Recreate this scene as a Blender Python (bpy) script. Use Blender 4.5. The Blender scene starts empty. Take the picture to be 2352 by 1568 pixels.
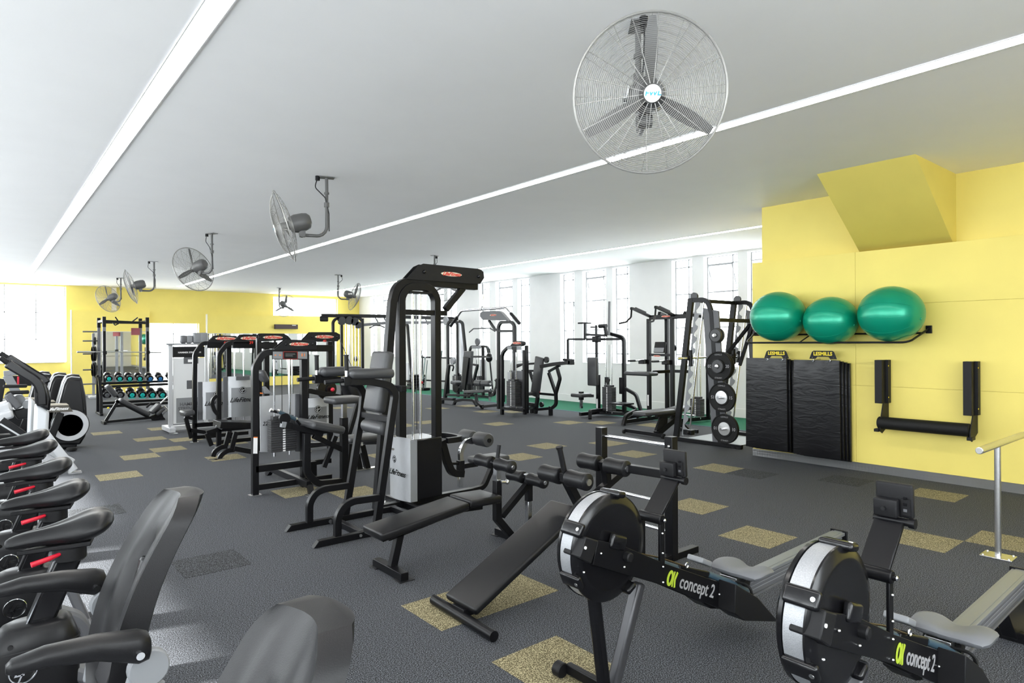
import bpy, bmesh, math, random
from mathutils import Vector as V, Matrix, Euler, Quaternion
random.seed(7)
SC = bpy.context.scene
COL = SC.collection
PI = math.pi
# ---------------------------------------------------------------- camera
F_PX, YAW, EYE, ROLL, TILE = 1477.39, 0.6903, 1.630, 0.0057, 0.457
cam = bpy.data.cameras.new('camera')
cam.sensor_width = 36.0
cam.lens = F_PX / 2352 * 36.0
cam.clip_start = 0.02
cam.clip_end = 200
camo = bpy.data.objects.new('camera', cam)
COL.objects.link(camo)
camo.location = (0, 0, EYE)
camo.rotation_euler = (Matrix.Rotation(-YAW, 3, 'Z') @ Matrix.Rotation(PI / 2, 3, 'X') @ Matrix.Rotation(-ROLL, 3, 'Z')).to_euler()
SC.camera = camo
# ---------------------------------------------------------------- world, exposure
SC.view_settings.view_transform = 'Standard'
SC.view_settings.look = 'None'
SC.view_settings.gamma = 1.0
SC.view_settings.use_curve_mapping = False
SC.view_settings.exposure = 0.70
SKY_STRENGTH = 7.5
STRIP_STRENGTH = 16.0
w = bpy.data.worlds.new('world')
SC.world = w
w.use_nodes = True
w.node_tree.nodes['Background'].inputs['Color'].default_value = (0.93, 0.97, 1.0, 1)
w.node_tree.nodes['Background'].inputs['Strength'].default_value = SKY_STRENGTH
sun = bpy.data.lights.new('sun', 'SUN'); sun.energy = 26.0; sun.angle = math.radians(2.5); sun.color = (1, 0.98, 0.94)
suno = bpy.data.objects.new('sun', sun); COL.objects.link(suno)
suno.rotation_euler = V((-1.0, 0.22, 0.74)).to_track_quat('Z', 'Y').to_euler()   # afternoon sun through the left windows
# daylight enters through the window openings: portals guide the sky light
def portal(loc, size, rot):
    l = bpy.data.lights.new('window_portal', 'AREA')
    l.shape = 'RECTANGLE'; l.size, l.size_y = size
    l.cycles.is_portal = True
    o = bpy.data.objects.new('window_portal', l)
    o.location = loc; o.rotation_euler = rot
    COL.objects.link(o)

# ---------------------------------------------------------------- where a pixel of the photograph lies on a known plane
def at(px, py, X=None, Y=None, Z=None):
    x, y = px - 1176.0, py - 784.0
    c, s = math.cos(ROLL), math.sin(ROLL)
    x, y = c * x - s * y, s * x + c * y
    r, dn = x / F_PX, y / F_PX
    d = V((math.sin(YAW) + r * math.cos(YAW), math.cos(YAW) - r * math.sin(YAW), -dn))
    if X is not None: t = X / d.x
    elif Y is not None: t = Y / d.y
    else: t = (Z - EYE) / d.z
    return V((0, 0, EYE)) + d * t
def aX(X, *l): return [at(a, b, X=X) for a, b in l]
def aY(Y, *l): return [at(a, b, Y=Y) for a, b in l]
def aZ(Z, *l): return [at(a, b, Z=Z) for a, b in l]

# ---------------------------------------------------------------- shapes (each adds to a bmesh)
AX = {'X': V((1, 0, 0)), 'Y': V((0, 1, 0)), 'Z': V((0, 0, 1))}
def vec(a): return AX[a].copy() if isinstance(a, str) else V(a)
def fillet(pts, r, seg=5):
    pts = [V(p) for p in pts]
    if r <= 0 or len(pts) < 3: return pts
    out = [pts[0]]
    for i in range(1, len(pts) - 1):
        a, b, c = pts[i - 1], pts[i], pts[i + 1]
        u, v = (a - b), (c - b)
        lu, lv = u.length, v.length
        u.normalize(); v.normalize()
        ang = u.angle(v)
        if ang > PI - 0.05: out.append(b); continue
        d = min(r / math.tan(ang / 2), lu * 0.48, lv * 0.48)
        rr = d * math.tan(ang / 2)
        ce = b + (u + v).normalized() * (rr / math.sin(ang / 2))
        s0 = (b + u * d) - ce; s1 = (b + v * d) - ce
        for k in range(seg + 1):
            t = k / seg
            w0 = s0.lerp(s1, t)
            if w0.length > 1e-9: w0 = w0.normalized() * rr
            out.append(ce + w0)
    out.append(pts[-1])
    return out
def sweep(bm, pts, ring, closed=False):
    # ring(i, tangent, scale)->list of offsets
    n = len(pts); rings = []
    for i, p in enumerate(pts):
        if closed:
            a = (pts[i] - pts[i - 1]).normalized(); b = (pts[(i + 1) % n] - pts[i]).normalized()
        else:
            a = (pts[i] - pts[i - 1]).normalized() if i else (pts[1] - pts[0]).normalized()
            b = (pts[i + 1] - pts[i]).normalized() if i < n - 1 else a
            if i == 0: a = b
        t = (a + b).normalized() if (a + b).length > 1e-6 else a
        sc = 1 / max(0.35, math.sqrt(max(0.0, (1 + a.dot(b)) / 2)))
        rings.append([bm.verts.new(p + o) for o in ring(i, t, sc)])
    m = len(rings[0])
    for i in range(n if closed else n - 1):
        r0, r1 = rings[i], rings[(i + 1) % n]
        for k in range(m):
            bm.faces.new((r0[k], r0[(k + 1) % m], r1[(k + 1) % m], r1[k]))
    if not closed:
        bm.faces.new(list(reversed(rings[0]))); bm.faces.new(rings[-1])
def s_bar(bm, pts, n, wd, h, r=0.0, closed=False, taper=None):
    pts = fillet(pts, r) if not closed else [V(p) for p in pts]
    n = vec(n).normalized()
    N = len(pts)
    def ring(i, t, sc):
        nn = n - t * n.dot(t)
        if nn.length < 1e-3: nn = t.orthogonal()
        nn.normalize(); u = t.cross(nn)
        k = 1.0 if taper is None else 1 + (taper - 1) * i / max(1, N - 1)
        a, b = nn * (wd / 2 * k), u * (h / 2 * sc * k)
        return [a + b, -a + b, -a - b, a - b]
    sweep(bm, pts, ring, closed)
def s_rod(bm, pts, r, fil=0.0, seg=10, closed=False, radii=None):
    pts = fillet(pts, fil) if not closed else [V(p) for p in pts]
    ref = [None]
    def ring(i, t, sc):
        if ref[0] is None: a = t.orthogonal().normalized()
        else:
            a = ref[0] - t * ref[0].dot(t)
            a = a.normalized() if a.length > 1e-6 else t.orthogonal().normalized()
        ref[0] = a; b = t.cross(a)
        rr = radii[i] if radii else r
        return [a * (math.cos(2 * PI * k / seg) * rr) + b * (math.sin(2 * PI * k / seg) * rr) for k in range(seg)]
    sweep(bm, pts, ring, closed)
def rotm(rot):
    if rot is None: return Matrix.Identity(3)
    if isinstance(rot, Matrix): return rot
    return Euler([math.radians(a) for a in rot]).to_matrix()
def s_box(bm, c, s, rot=None):
    M = rotm(rot); c = V(c)
    vs = [bm.verts.new(c + M @ V((x * s[0] / 2, y * s[1] / 2, z * s[2] / 2))) for x in (-1, 1) for y in (-1, 1) for z in (-1, 1)]
    for f in ((0, 1, 3, 2), (4, 6, 7, 5), (0, 4, 5, 1), (2, 3, 7, 6), (0, 2, 6, 4), (1, 5, 7, 3)):
        bm.faces.new([vs[i] for i in f])
def s_bb(bm, a, b):
    a, b = V(a), V(b)
    s_box(bm, (a + b) / 2, [abs(b[i] - a[i]) for i in range(3)])
def s_pad(bm, c, s, r=0.02, rot=None, seg=3):
    b2 = bmesh.new()
    s_box(b2, (0, 0, 0), s)
    r = min(r, min(s) * 0.49)
    bmesh.ops.bevel(b2, geom=list(b2.edges), offset=r, segments=seg, profile=0.5, affect='EDGES', clamp_overlap=True)
    M = rotm(rot); c = V(c); mp = {}
    for v in b2.verts: mp[v] = bm.verts.new(c + M @ v.co)
    for f in b2.faces: bm.faces.new([mp[v] for v in f.verts])
    b2.free()
def s_prism(bm, poly, ext):
    ext = V(ext)
    a = [bm.verts.new(V(p)) for p in poly]; b = [bm.verts.new(V(p) + ext) for p in poly]
    n = len(a)
    bm.faces.new(a); bm.faces.new(list(reversed(b)))
    for i in range(n): bm.faces.new((a[i], b[i], b[(i + 1) % n], a[(i + 1) % n]))
def s_lathe(bm, c, ax, prof, seg=20):
    c = V(c); t = vec(ax).normalized(); a = t.orthogonal().normalized(); b = t.cross(a)
    rings = []
    for (r, h) in prof:
        if r < 1e-5: rings.append([bm.verts.new(c + t * h)])
        else: rings.append([bm.verts.new(c + t * h + (a * math.cos(2 * PI * k / seg) + b * math.sin(2 * PI * k / seg)) * r) for k in range(seg)])
    for r0, r1 in zip(rings, rings[1:]):
        for k in range(seg):
            q = [r0[k % len(r0)], r0[(k + 1) % len(r0)], r1[(k + 1) % len(r1)], r1[k % len(r1)]]
            q2 = []
            for v in q:
                if v not in q2: q2.append(v)
            if len(q2) > 2: bm.faces.new(q2)
    for rr, rev in ((rings[0], True), (rings[-1], False)):
        if len(rr) > 1: bm.faces.new(list(reversed(rr)) if rev else rr)
def s_cyl(bm, c, ax, r, h, seg=20, bev=0.0):
    if bev: s_lathe(bm, c, ax, [(r - bev, -h / 2), (r, -h / 2 + bev), (r, h / 2 - bev), (r - bev, h / 2)], seg)
    else: s_lathe(bm, c, ax, [(r, -h / 2), (r, h / 2)], seg)
def s_cushion(bm, a, b, r, dip=0.0, seg=18):
    # foam roller from a to b, softly waisted
    a, b = V(a), V(b); L = (b - a).length; pr = []
    pr += [(r * 0.8, 0), (r * 0.96, L * 0.03), (r, L * 0.08)]
    for k in range(1, 8):
        t = k / 8; pr.append((r * (1 - dip * math.sin(PI * t)), L * (0.08 + 0.84 * t)))
    pr += [(r, L * 0.92), (r * 0.96, L * 0.97), (r * 0.8, L)]
    s_lathe(bm, a, b - a, pr, seg)
def s_ball(bm, c, r, sc=(1, 1, 1), seg=24):
    c = V(c); b2 = bmesh.new()
    bmesh.ops.create_uvsphere(b2, u_segments=seg, v_segments=seg // 2, radius=r)
    mp = {v: bm.verts.new(c + V((v.co.x * sc[0], v.co.y * sc[1], v.co.z * sc[2]))) for v in b2.verts}
    for f in b2.faces: bm.faces.new([mp[v] for v in f.verts])
    b2.free()
def s_loft(bm, rings, cap=True, closed=True):
    R = [[bm.verts.new(V(p)) for p in r] for r in rings]
    m = len(R[0])
    for r0, r1 in zip(R, R[1:]):
        for k in range(m if closed else m - 1):
            bm.faces.new((r0[k], r0[(k + 1) % m], r1[(k + 1) % m], r1[k]))
    if cap and closed: bm.faces.new(list(reversed(R[0]))); bm.faces.new(R[-1])

# ---------------------------------------------------------------- objects
def root(name, loc, label, cat, group=None, rotz=0):
    o = bpy.data.objects.new(name, None)
    o.empty_display_size = 0.1
    o.location = V(loc); o.rotation_euler = (0, 0, rotz)
    o['label'] = label; o['category'] = cat
    if group: o['group'] = group
    COL.objects.link(o)
    return o
def origin(o):
    p = V((0, 0, 0))
    while o is not None: p += o.location; o = o.parent
    return p
def mk(name, me, parent):
    o = bpy.data.objects.new(name, me)
    COL.objects.link(o)
    if parent is not None: o.parent = parent
    return o
def part(parent, name, mat, *shapes, bev=0.0, ang=38, label=None, kind=None, sub=0):
    bm = bmesh.new()
    for s in shapes:
        kw = s[-1] if isinstance(s[-1], dict) else {}
        a = s[1:-1] if isinstance(s[-1], dict) else s[1:]
        globals()['s_' + s[0]](bm, *a, **kw)
    bmesh.ops.recalc_face_normals(bm, faces=list(bm.faces))
    off = origin(parent) if parent is not None else V((0, 0, 0))
    for v in bm.verts: v.co -= off
    me = bpy.data.meshes.new(name)
    bm.to_mesh(me); bm.free()
    for p in me.polygons: p.use_smooth = True
    me.set_sharp_from_angle(angle=math.radians(ang))
    me.materials.append(mat)
    o = mk(name, me, parent)
    if bev:
        m = o.modifiers.new('bevel', 'BEVEL'); m.width = bev; m.segments = 2; m.limit_method = 'ANGLE'; m.angle_limit = math.radians(40)
    if sub:
        m = o.modifiers.new('subdivision', 'SUBSURF'); m.levels = sub; m.render_levels = sub
    if label: o['label'] = label
    if kind: o['kind'] = kind
    return o
def solo(name, mat, loc, label, cat, *shapes, group=None, **kw):
    # a thing that is one mesh
    o = part(None, name, mat, *shapes, **kw)
    off = V(loc)
    for v in o.data.vertices: v.co -= off
    o.location = off
    o['label'] = label; o['category'] = cat
    if group: o['group'] = group
    return o
def struct(name, mat, *shapes, parent=None, **kw):
    o = part(parent, name, mat, *shapes, **kw)
    if parent is None: o['kind'] = 'structure'
    return o
def text(parent, name, mat, s, size, loc, xd, yd, shear=0.0, ext=0.001, align='CENTER', sx=1.0, label=None, bold=0.0):
    cu = bpy.data.curves.new(name, 'FONT')
    cu.body = s; cu.size = size; cu.shear = shear; cu.extrude = ext; cu.align_x = align; cu.align_y = 'CENTER'; cu.resolution_u = 3; cu.offset = bold
    tmp = bpy.data.objects.new('tmp', cu); COL.objects.link(tmp)
    bpy.context.view_layer.update()
    me = bpy.data.meshes.new_from_object(tmp.evaluated_get(bpy.context.evaluated_depsgraph_get()))
    bpy.data.objects.remove(tmp); bpy.data.curves.remove(cu)
    xd = vec(xd).normalized(); yd = vec(yd); yd = (yd - xd * yd.dot(xd)).normalized(); zd = xd.cross(yd)
    off = origin(parent) if parent is not None else V((0, 0, 0))
    for v in me.vertices: v.co = V(loc) - off + xd * (v.co.x * sx) + yd * v.co.y + zd * v.co.z
    me.name = name; me.materials.clear(); me.materials.append(mat)
    o = mk(name, me, parent)
    if label: o['label'] = label
    return o
def copy_tree(o, dloc=(0, 0, 0), label=None, parent=None, rotz=None, loc=None, swap=None):
    c = o.copy(); COL.objects.link(c)
    if parent is not None: c.parent = parent
    else:
        c.location = V(loc) if loc is not None else o.location + V(dloc)
        if rotz is not None: c.rotation_euler = (0, 0, rotz)
        if label: c['label'] = label
    for ch in list(o.children): copy_tree(ch, parent=c)
    return c

# ---------------------------------------------------------------- materials
def lin(r, g, b):
    f = lambda v: (v / 255) / 12.92 if v / 255 < 0.04045 else (((v / 255) + 0.055) / 1.055) ** 2.4
    return (f(r), f(g), f(b), 1)
def mat(name, col, rough=0.5, metal=0.0, spec=0.5, noise=0.0, nscale=200.0, bump=0.0, bscale=None, emit=None, coat=0.0):
    m = bpy.data.materials.new(name); m.use_nodes = True
    nt = m.node_tree; b = nt.nodes['Principled BSDF']
    col = tuple(col) if len(col) == 4 else tuple(col) + (1,)
    b.inputs['Base Color'].default_value = col
    b.inputs['Roughness'].default_value = rough
    b.inputs['Metallic'].default_value = metal
    b.inputs['Specular IOR Level'].default_value = spec
    b.inputs['Coat Weight'].default_value = coat
    tc = nt.nodes.new('ShaderNodeTexCoord')
    nz = nt.nodes.new('ShaderNodeTexNoise'); nz.inputs['Scale'].default_value = nscale; nz.inputs['Detail'].default_value = 3
    nt.links.new(tc.outputs['Object'], nz.inputs['Vector'])
    mr = nt.nodes.new('ShaderNodeMapRange')
    mr.inputs['From Min'].default_value = 0.3; mr.inputs['From Max'].default_value = 0.7
    mr.inputs['To Min'].default_value = 1 - noise; mr.inputs['To Max'].default_value = 1 + noise
    nt.links.new(nz.outputs['Fac'], mr.inputs['Value'])
    mx = nt.nodes.new('ShaderNodeVectorMath'); mx.operation = 'SCALE'
    mx.inputs[0].default_value = col[:3]
    nt.links.new(mr.outputs['Result'], mx.inputs['Scale'])
    if noise: nt.links.new(mx.outputs['Vector'], b.inputs['Base Color'])
    if bump:
        n2 = nz
        if bscale:
            n2 = nt.nodes.new('ShaderNodeTexNoise'); n2.inputs['Scale'].default_value = bscale; n2.inputs['Detail'].default_value = 2
            nt.links.new(tc.outputs['Object'], n2.inputs['Vector'])
        bp = nt.nodes.new('ShaderNodeBump'); bp.inputs['Strength'].default_value = bump; bp.inputs['Distance'].default_value = 0.002
        nt.links.new(n2.outputs['Fac'], bp.inputs['Height']); nt.links.new(bp.outputs['Normal'], b.inputs['Normal'])
    if emit: b.inputs['Emission Color'].default_value = col; b.inputs['Emission Strength'].default_value = emit
    return m
BLK = mat('black_powder_coat', (0.004, 0.004, 0.005), 0.36, spec=0.24, noise=0.1)
BLKG = mat('gloss_black_plastic', (0.005, 0.005, 0.006), 0.22, spec=0.4)
PLA = mat('matt_black_plastic', (0.007, 0.007, 0.008), 0.5, spec=0.25, noise=0.15, nscale=300)
VIN = mat('black_vinyl', (0.007, 0.007, 0.008), 0.38, spec=0.3, noise=0.1, nscale=400, bump=0.15, bscale=500)
VGR = mat('charcoal_vinyl', (0.038, 0.039, 0.042), 0.42, noise=0.08, nscale=400, bump=0.15, bscale=500)
CHR = mat('chrome', (0.78, 0.79, 0.82), 0.14, 1.0)
STL = mat('brushed_stainless', (0.62, 0.62, 0.62), 0.3, 1.0, noise=0.05, nscale=60)
SIL = mat('silver_paint', (0.52, 0.53, 0.55), 0.38, 0.35, noise=0.03)
SHR = mat('brushed_silver_shroud', (0.50, 0.51, 0.53), 0.42, 0.4, noise=0.05, nscale=8)
GRY = mat('grey_plastic', (0.20, 0.207, 0.22), 0.45)
DGR = mat('dark_grey_plastic', (0.09, 0.092, 0.10), 0.45)
STK = mat('weight_stack_grey', (0.028, 0.028, 0.03), 0.45)
WHT = mat('white_plastic', (0.8, 0.8, 0.8), 0.45)
RED = mat('red_plastic', (0.55, 0.008, 0.03), 0.35)
LRED = mat('logo_red', (0.62, 0.035, 0.02), 0.5)
CRM = mat('logo_cream', (0.62, 0.58, 0.45), 0.5)
LIME = mat('logo_lime', (0.36, 0.47, 0.03), 0.5)
LGR = mat('logo_grey', (0.28, 0.28, 0.29), 0.5)
YELT = mat('logo_yellow', (0.85, 0.66, 0.02), 0.5)
ORG = mat('warning_orange', (0.85, 0.22, 0.03), 0.5)
TEAL = mat('teal_cap', (0.01, 0.42, 0.38), 0.4)
BLU = mat('blue_cap', (0.02, 0.16, 0.40), 0.4)
GRN = mat('green_ball_vinyl', (0.002, 0.30, 0.18), 0.3, 0.35, coat=0.1)
CBL = mat('steel_blue_grip', (0.03, 0.06, 0.085), 0.5)
RUB = mat('black_rubber', (0.007, 0.007, 0.007), 0.6, spec=0.25, noise=0.2)
CAST = mat('cast_plate_grey', (0.035, 0.036, 0.038), 0.42, noise=0.15, nscale=90)
FANG = mat('fan_grey_enamel', (0.10, 0.10, 0.098), 0.4)
WIRE = mat('fan_guard_wire', (0.30, 0.295, 0.28), 0.4, 0.5)
HUBW = mat('fan_badge_white', (0.72, 0.72, 0.68), 0.5)
FBLU = mat('badge_blue', (0.02, 0.35, 0.5), 0.5)
WALLW = mat('white_wall_paint', (0.70, 0.70, 0.70), 0.7, noise=0.02, nscale=3, bump=0.1, bscale=60)
CEILM = mat('white_ceiling_paint', (0.90, 0.90, 0.90), 0.8, noise=0.01, nscale=2)
YEL = mat('yellow_wall_paint', (0.76, 0.63, 0.15), 0.55, noise=0.03, nscale=2.0, bump=0.06, bscale=90)
FRM = mat('grey_window_frame', (0.30, 0.31, 0.32), 0.5)
def floor_mat(name, a, b, sc, rough=0.9, p0=0.44, p1=0.68):
    m = bpy.data.materials.new(name); m.use_nodes = True
    nt = m.node_tree; bs = nt.nodes['Principled BSDF']; bs.inputs['Roughness'].default_value = rough
    bs.inputs['Specular IOR Level'].default_value = 0.3
    tc = nt.nodes.new('ShaderNodeTexCoord')
    nz = nt.nodes.new('ShaderNodeTexNoise'); nz.inputs['Scale'].default_value = sc; nz.inputs['Detail'].default_value = 2; nz.inputs['Roughness'].default_value = 0.6
    nt.links.new(tc.outputs['Object'], nz.inputs['Vector'])
    rp = nt.nodes.new('ShaderNodeValToRGB')
    rp.color_ramp.elements[0].position = p0; rp.color_ramp.elements[0].color = a
    rp.color_ramp.elements[1].position = p1; rp.color_ramp.elements[1].color = b
    nt.links.new(nz.outputs['Fac'], rp.inputs['Fac']); nt.links.new(rp.outputs['Color'], bs.inputs['Base Color'])
    bp = nt.nodes.new('ShaderNodeBump'); bp.inputs['Strength'].default_value = 0.2; bp.inputs['Distance'].default_value = 0.002
    nt.links.new(nz.outputs['Fac'], bp.inputs['Height']); nt.links.new(bp.outputs['Normal'], bs.inputs['Normal'])
    return m
FLOOR = floor_mat('charcoal_flecked_rubber', (0.004, 0.004, 0.005, 1), (0.175, 0.187, 0.212, 1), 175)
FLOOD = floor_mat('darker_flecked_tile', (0.003, 0.003, 0.004, 1), (0.12, 0.128, 0.14, 1), 135)
TAN = floor_mat('tan_flecked_tile', (0.07, 0.058, 0.026, 1), (0.50, 0.44, 0.27, 1), 150)
TURF = floor_mat('green_turf', (0.006, 0.085, 0.045, 1), (0.02, 0.20, 0.11, 1), 220)
def tread_mat():
    m = mat('tread_plate_aluminium', (0.62, 0.63, 0.65), 0.35, 0.8)
    nt = m.node_tree; b = nt.nodes['Principled BSDF']
    tc = nt.nodes.new('ShaderNodeTexCoord'); wv = nt.nodes.new('ShaderNodeTexBrick')
    mp = nt.nodes.new('ShaderNodeMapping'); mp.inputs['Rotation'].default_value = (PI / 4, 0, 0)
    sx = nt.nodes.new('ShaderNodeCombineXYZ'); sp = nt.nodes.new('ShaderNodeSeparateXYZ')
    nt.links.new(tc.outputs['Object'], mp.inputs['Vector']); nt.links.new(mp.outputs['Vector'], sp.inputs['Vector'])
    nt.links.new(sp.outputs['Y'], sx.inputs['X']); nt.links.new(sp.outputs['Z'], sx.inputs['Y'])
    ck = nt.nodes.new('ShaderNodeTexChecker'); ck.inputs['Scale'].default_value = 38
    nt.links.new(sx.outputs['Vector'], ck.inputs['Vector'])
    w1 = nt.nodes.new('ShaderNodeTexWave'); w1.inputs['Scale'].default_value = 60; w1.bands_direction = 'X'
    w2 = nt.nodes.new('ShaderNodeTexWave'); w2.inputs['Scale'].default_value = 60; w2.bands_direction = 'Y'
    nt.links.new(sx.outputs['Vector'], w1.inputs['Vector']); nt.links.new(sx.outputs['Vector'], w2.inputs['Vector'])
    mx = nt.nodes.new('ShaderNodeMix')
    nt.links.new(ck.outputs['Fac'], mx.inputs[0]); nt.links.new(w1.outputs['Fac'], mx.inputs[2]); nt.links.new(w2.outputs['Fac'], mx.inputs[3])
    bp = nt.nodes.new('ShaderNodeBump'); bp.inputs['Strength'].default_value = 1.0; bp.inputs['Distance'].default_value = 0.012
    nt.links.new(mx.outputs[0], bp.inputs['Height']); nt.links.new(bp.outputs['Normal'], b.inputs['Normal'])
    return m
TREAD = tread_mat()
def glass_mat():
    m = bpy.data.materials.new('window_glass'); m.use_nodes = True
    nt = m.node_tree; nt.nodes.clear()
    o = nt.nodes.new('ShaderNodeOutputMaterial'); t = nt.nodes.new('ShaderNodeBsdfTransparent'); g = nt.nodes.new('ShaderNodeBsdfGlossy')
    t.inputs['Color'].default_value = (0.97, 0.98, 0.98, 1); g.inputs['Roughness'].default_value = 0.05
    mx = nt.nodes.new('ShaderNodeMixShader'); mx.inputs['Fac'].default_value = 0.06
    nt.links.new(t.outputs[0], mx.inputs[1]); nt.links.new(g.outputs[0], mx.inputs[2]); nt.links.new(mx.outputs[0], o.inputs['Surface'])
    return m
GLASS = glass_mat()
MIRR = mat('mirror_glass', (0.86, 0.88, 0.87), 0.02, 1.0)
STRIPM = bpy.data.materials.new('light_diffuser'); STRIPM.use_nodes = True
_b = STRIPM.node_tree.nodes['Principled BSDF']
_b.inputs['Emission Color'].default_value = (1, 0.965, 0.91, 1); _b.inputs['Emission Strength'].default_value = STRIP_STRENGTH
# ================================================================ SETTING
XW, YF, ZC = 12.31, 25.0, 3.515       # window wall, far wall, ceiling
XL, YB = -3.6, -4.0                   # left wall and back wall (outside the frame)
floor = struct('floor', FLOOR, ('bb', (XL, YB, -0.12), (XW + 0.25, YF + 0.25, 0)))
struct('ceiling', CEILM, ('bb', (XL - 0.2, YB - 0.2, ZC), (XW + 0.25, YF + 0.3, ZC + 0.15)))
# carpet tiles that stand out from the dark field: (u, v) of the tile's corner on the tile grid
GU, GV = 10.3646, 6.6831
def tile(u, v, m, lab=None):
    x0, y0 = (u + GU) * TILE, (v - 1 + GV) * TILE
    part(floor, 'floor_tile', m, ('bb', (x0 + 0.001, y0 + 0.001, -0.02), (x0 + TILE - 0.001, y0 + TILE - 0.001, 0.0015)), bev=0.0008, label=lab)
for u, v in [(-6, 21), (-5, 20), (-6, 18), (-7, 17), (-7, 24), (-5, 24), (-5, 15), (-8, 14), (-5, 9), (-4, 8), (4, 10), (2, 9), (9, 14), (10, 13), (6, 9), (5, 4), (5, 7), (0, 0), (1, 2), (6, -1), (2, -2), (3, -3), (-6, 1), (-5, 1), (-6, -1), (10, 23), (8, 23), (9, 20), (10, 19), (6.4, 15.7), (4.4, 18.3), (11, 11), (2, 19), (3, 18), (-1, 17), (-4, 18), (6, 24), (-1, -4), (4.3, 26.9), (1.5, 14.5), (-1, 12), (3, 13)]:
    tile(u, v, TAN, 'tan flecked floor tile')
for u, v in [(-8, 5), (5, 3), (6, 1), (-9, 10), (2, 6)]:
    tile(u, v, FLOOD, 'darker flecked floor tile')
t_ = struct('floor', TURF, ('bb', (10.65, 4.86, -0.02), (XW, YF, 0.003)))
t_['label'] = 'green turf strip along the white window wall'
struct('trim_1', mat('blue_green_edge', (0.01, 0.07, 0.09), 0.7), ('bb', (10.58, 4.86, -0.02), (10.65, YF, 0.004)))
# --- window wall (right, white) with groups of narrow, wide, narrow windows
ZS, ZT = 1.06, 3.47
opens = []
for s in (9.10, 12.81, 16.54, 20.26, 23.98):
    for a, b in ((0, 0.55), (0.85, 1.68), (1.90, 2.45)):
        opens.append((s - b, s - a))
opens.sort()
sh = [('bb', (XW, 4.7, -0.1), (XW + 0.25, YF, ZS)), ('bb', (XW, 4.7, ZT), (XW + 0.25, YF, ZC))]
y = 4.7
for a, b in opens:
    sh.append(('bb', (XW, y, ZS), (XW + 0.25, a, ZT))); y = b
sh.append(('bb', (XW, y, ZS), (XW + 0.25, YF, ZT)))
struct('wall_right', WALLW, *sh)
struct('baseboard_right', WALLW, ('bb', (XW - 0.018, 4.86, 0), (XW, YF, 0.19)), bev=0.004)
wn = 0
def window(cx, a, b, z0, z1, cols, rows, axis, open_sash=None):
    # steel window in an opening; axis 'Y': wall runs along Y at X=cx ; axis 'X': wall runs along X at Y=cx
    global wn
    wn += 1
    P = (lambda t, z, o=0: V((cx + o, t, z))) if axis == 'Y' else (lambda t, z, o=0: V((t, cx + o, z)))
    W = struct('window_%d' % wn, WALLW, ('bb', P(a, z0 - 0.02, -0.16), P(b, z0 + 0.005, 0.03)))
    t = 0.022
    for k in (0, 1): part(W, 'window_frame', FRM, ('bb', P(a if k == 0 else b - t, z0, -0.015), P(a + t if k == 0 else b, z1, 0.015)))
    ys = [a + (b - a) * c for c in [0] + list(cols) + [1]]
    zs = [z0 + (z1 - z0) * c for c in [0] + list(rows) + [1]]
    for z in zs: part(W, 'glazing_bar', FRM, ('bb', P(a, z - t / 2, -0.012), P(b, z + t / 2, 0.012)))
    for yy in ys[1:-1]: part(W, 'glazing_bar', FRM, ('bb', P(yy - t / 2, z0, -0.012), P(yy + t / 2, z1, 0.012)))
    for i in range(len(ys) - 1):
        for j in range(len(zs) - 1):
            if open_sash and (i, j) == open_sash:
                # top-hung sash pushed out at the bottom
                o1 = 0.22
                pts = [P(ys[i] + 0.02, zs[j + 1] - 0.02), P(ys[i + 1] - 0.02, zs[j + 1] - 0.02), P(ys[i + 1] - 0.02, zs[j] + 0.03, o1), P(ys[i] + 0.02, zs[j] + 0.03, o1)]
                part(W, 'open_sash', FRM, ('bar', pts, P(0, 0, 1) - P(0, 0, 0), 0.03, 0.022, {'closed': True}), label='sash tilted open')
                part(W, 'pane', GLASS, ('prism', pts, P(0, 0, 0.004) - P(0, 0, 0)))
                continue
            part(W, 'pane', GLASS, ('bb', P(ys[i] + t / 2, zs[j] + t / 2, -0.003), P(ys[i + 1] - t / 2, zs[j + 1] - t / 2, 0.003)))
    return W
for k, (a, b) in enumerate(opens):
    wide = b - a > 0.7
    r = (2.69 - ZS) / (ZT - ZS), (1.92 - ZS) / (ZT - ZS)
    window(XW + 0.16, a, b, ZS, ZT, (0.25,) if wide else (0.35,), (0.1, r[1], r[0], 0.93), 'Y', (1, 3) if wide else ((0, 2) if k % 3 == 2 else None))
    portal((XW + 0.14, (a + b) / 2, (ZS + ZT) / 2), (ZT - ZS, b - a), (0, PI / 2, 0))
# --- far wall (yellow) with windows and a glazed opening
YP = 24.86
struct('wall_back', YEL,
       ('bb', (XL, YF, -0.1), (2.12, YF + 0.25, 1.06)), ('bb', (XL, YF, 3.47), (2.12, YF + 0.25, ZC)), ('bb', (2.12, YF, -0.1), (4.46, YF + 0.25, ZC)),
       ('bb', (4.46, YF, 2.34), (6.06, YF + 0.25, ZC)), ('bb', (6.06, YF, -0.1), (8.71, YF + 0.25, ZC)),
       ('bb', (8.71, YF, -0.1), (11.35, YF + 0.25, 2.0)), ('bb', (8.71, YF, 3.42), (11.35, YF + 0.25, ZC)), ('bb', (11.35, YF, -0.1), (XW, YF + 0.25, ZC)))
window(YF + 0.13, XL + 0.3, 2.10, 1.06, 3.47, [(x + 3.3) / 5.4 for x in (-2.5, -1.74, -0.96, -0.2, 0.56, 1.34)], (0.30, 0.65), 'X')
window(YF + 0.13, 8.71, 11.35, 2.0, 3.42, (0.29, 0.64), (0.47,), 'X')
window(YF + 0.20, 4.46, 6.06, 0.0, 2.34, (0.5,), (0.45, 0.84), 'X')
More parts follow.
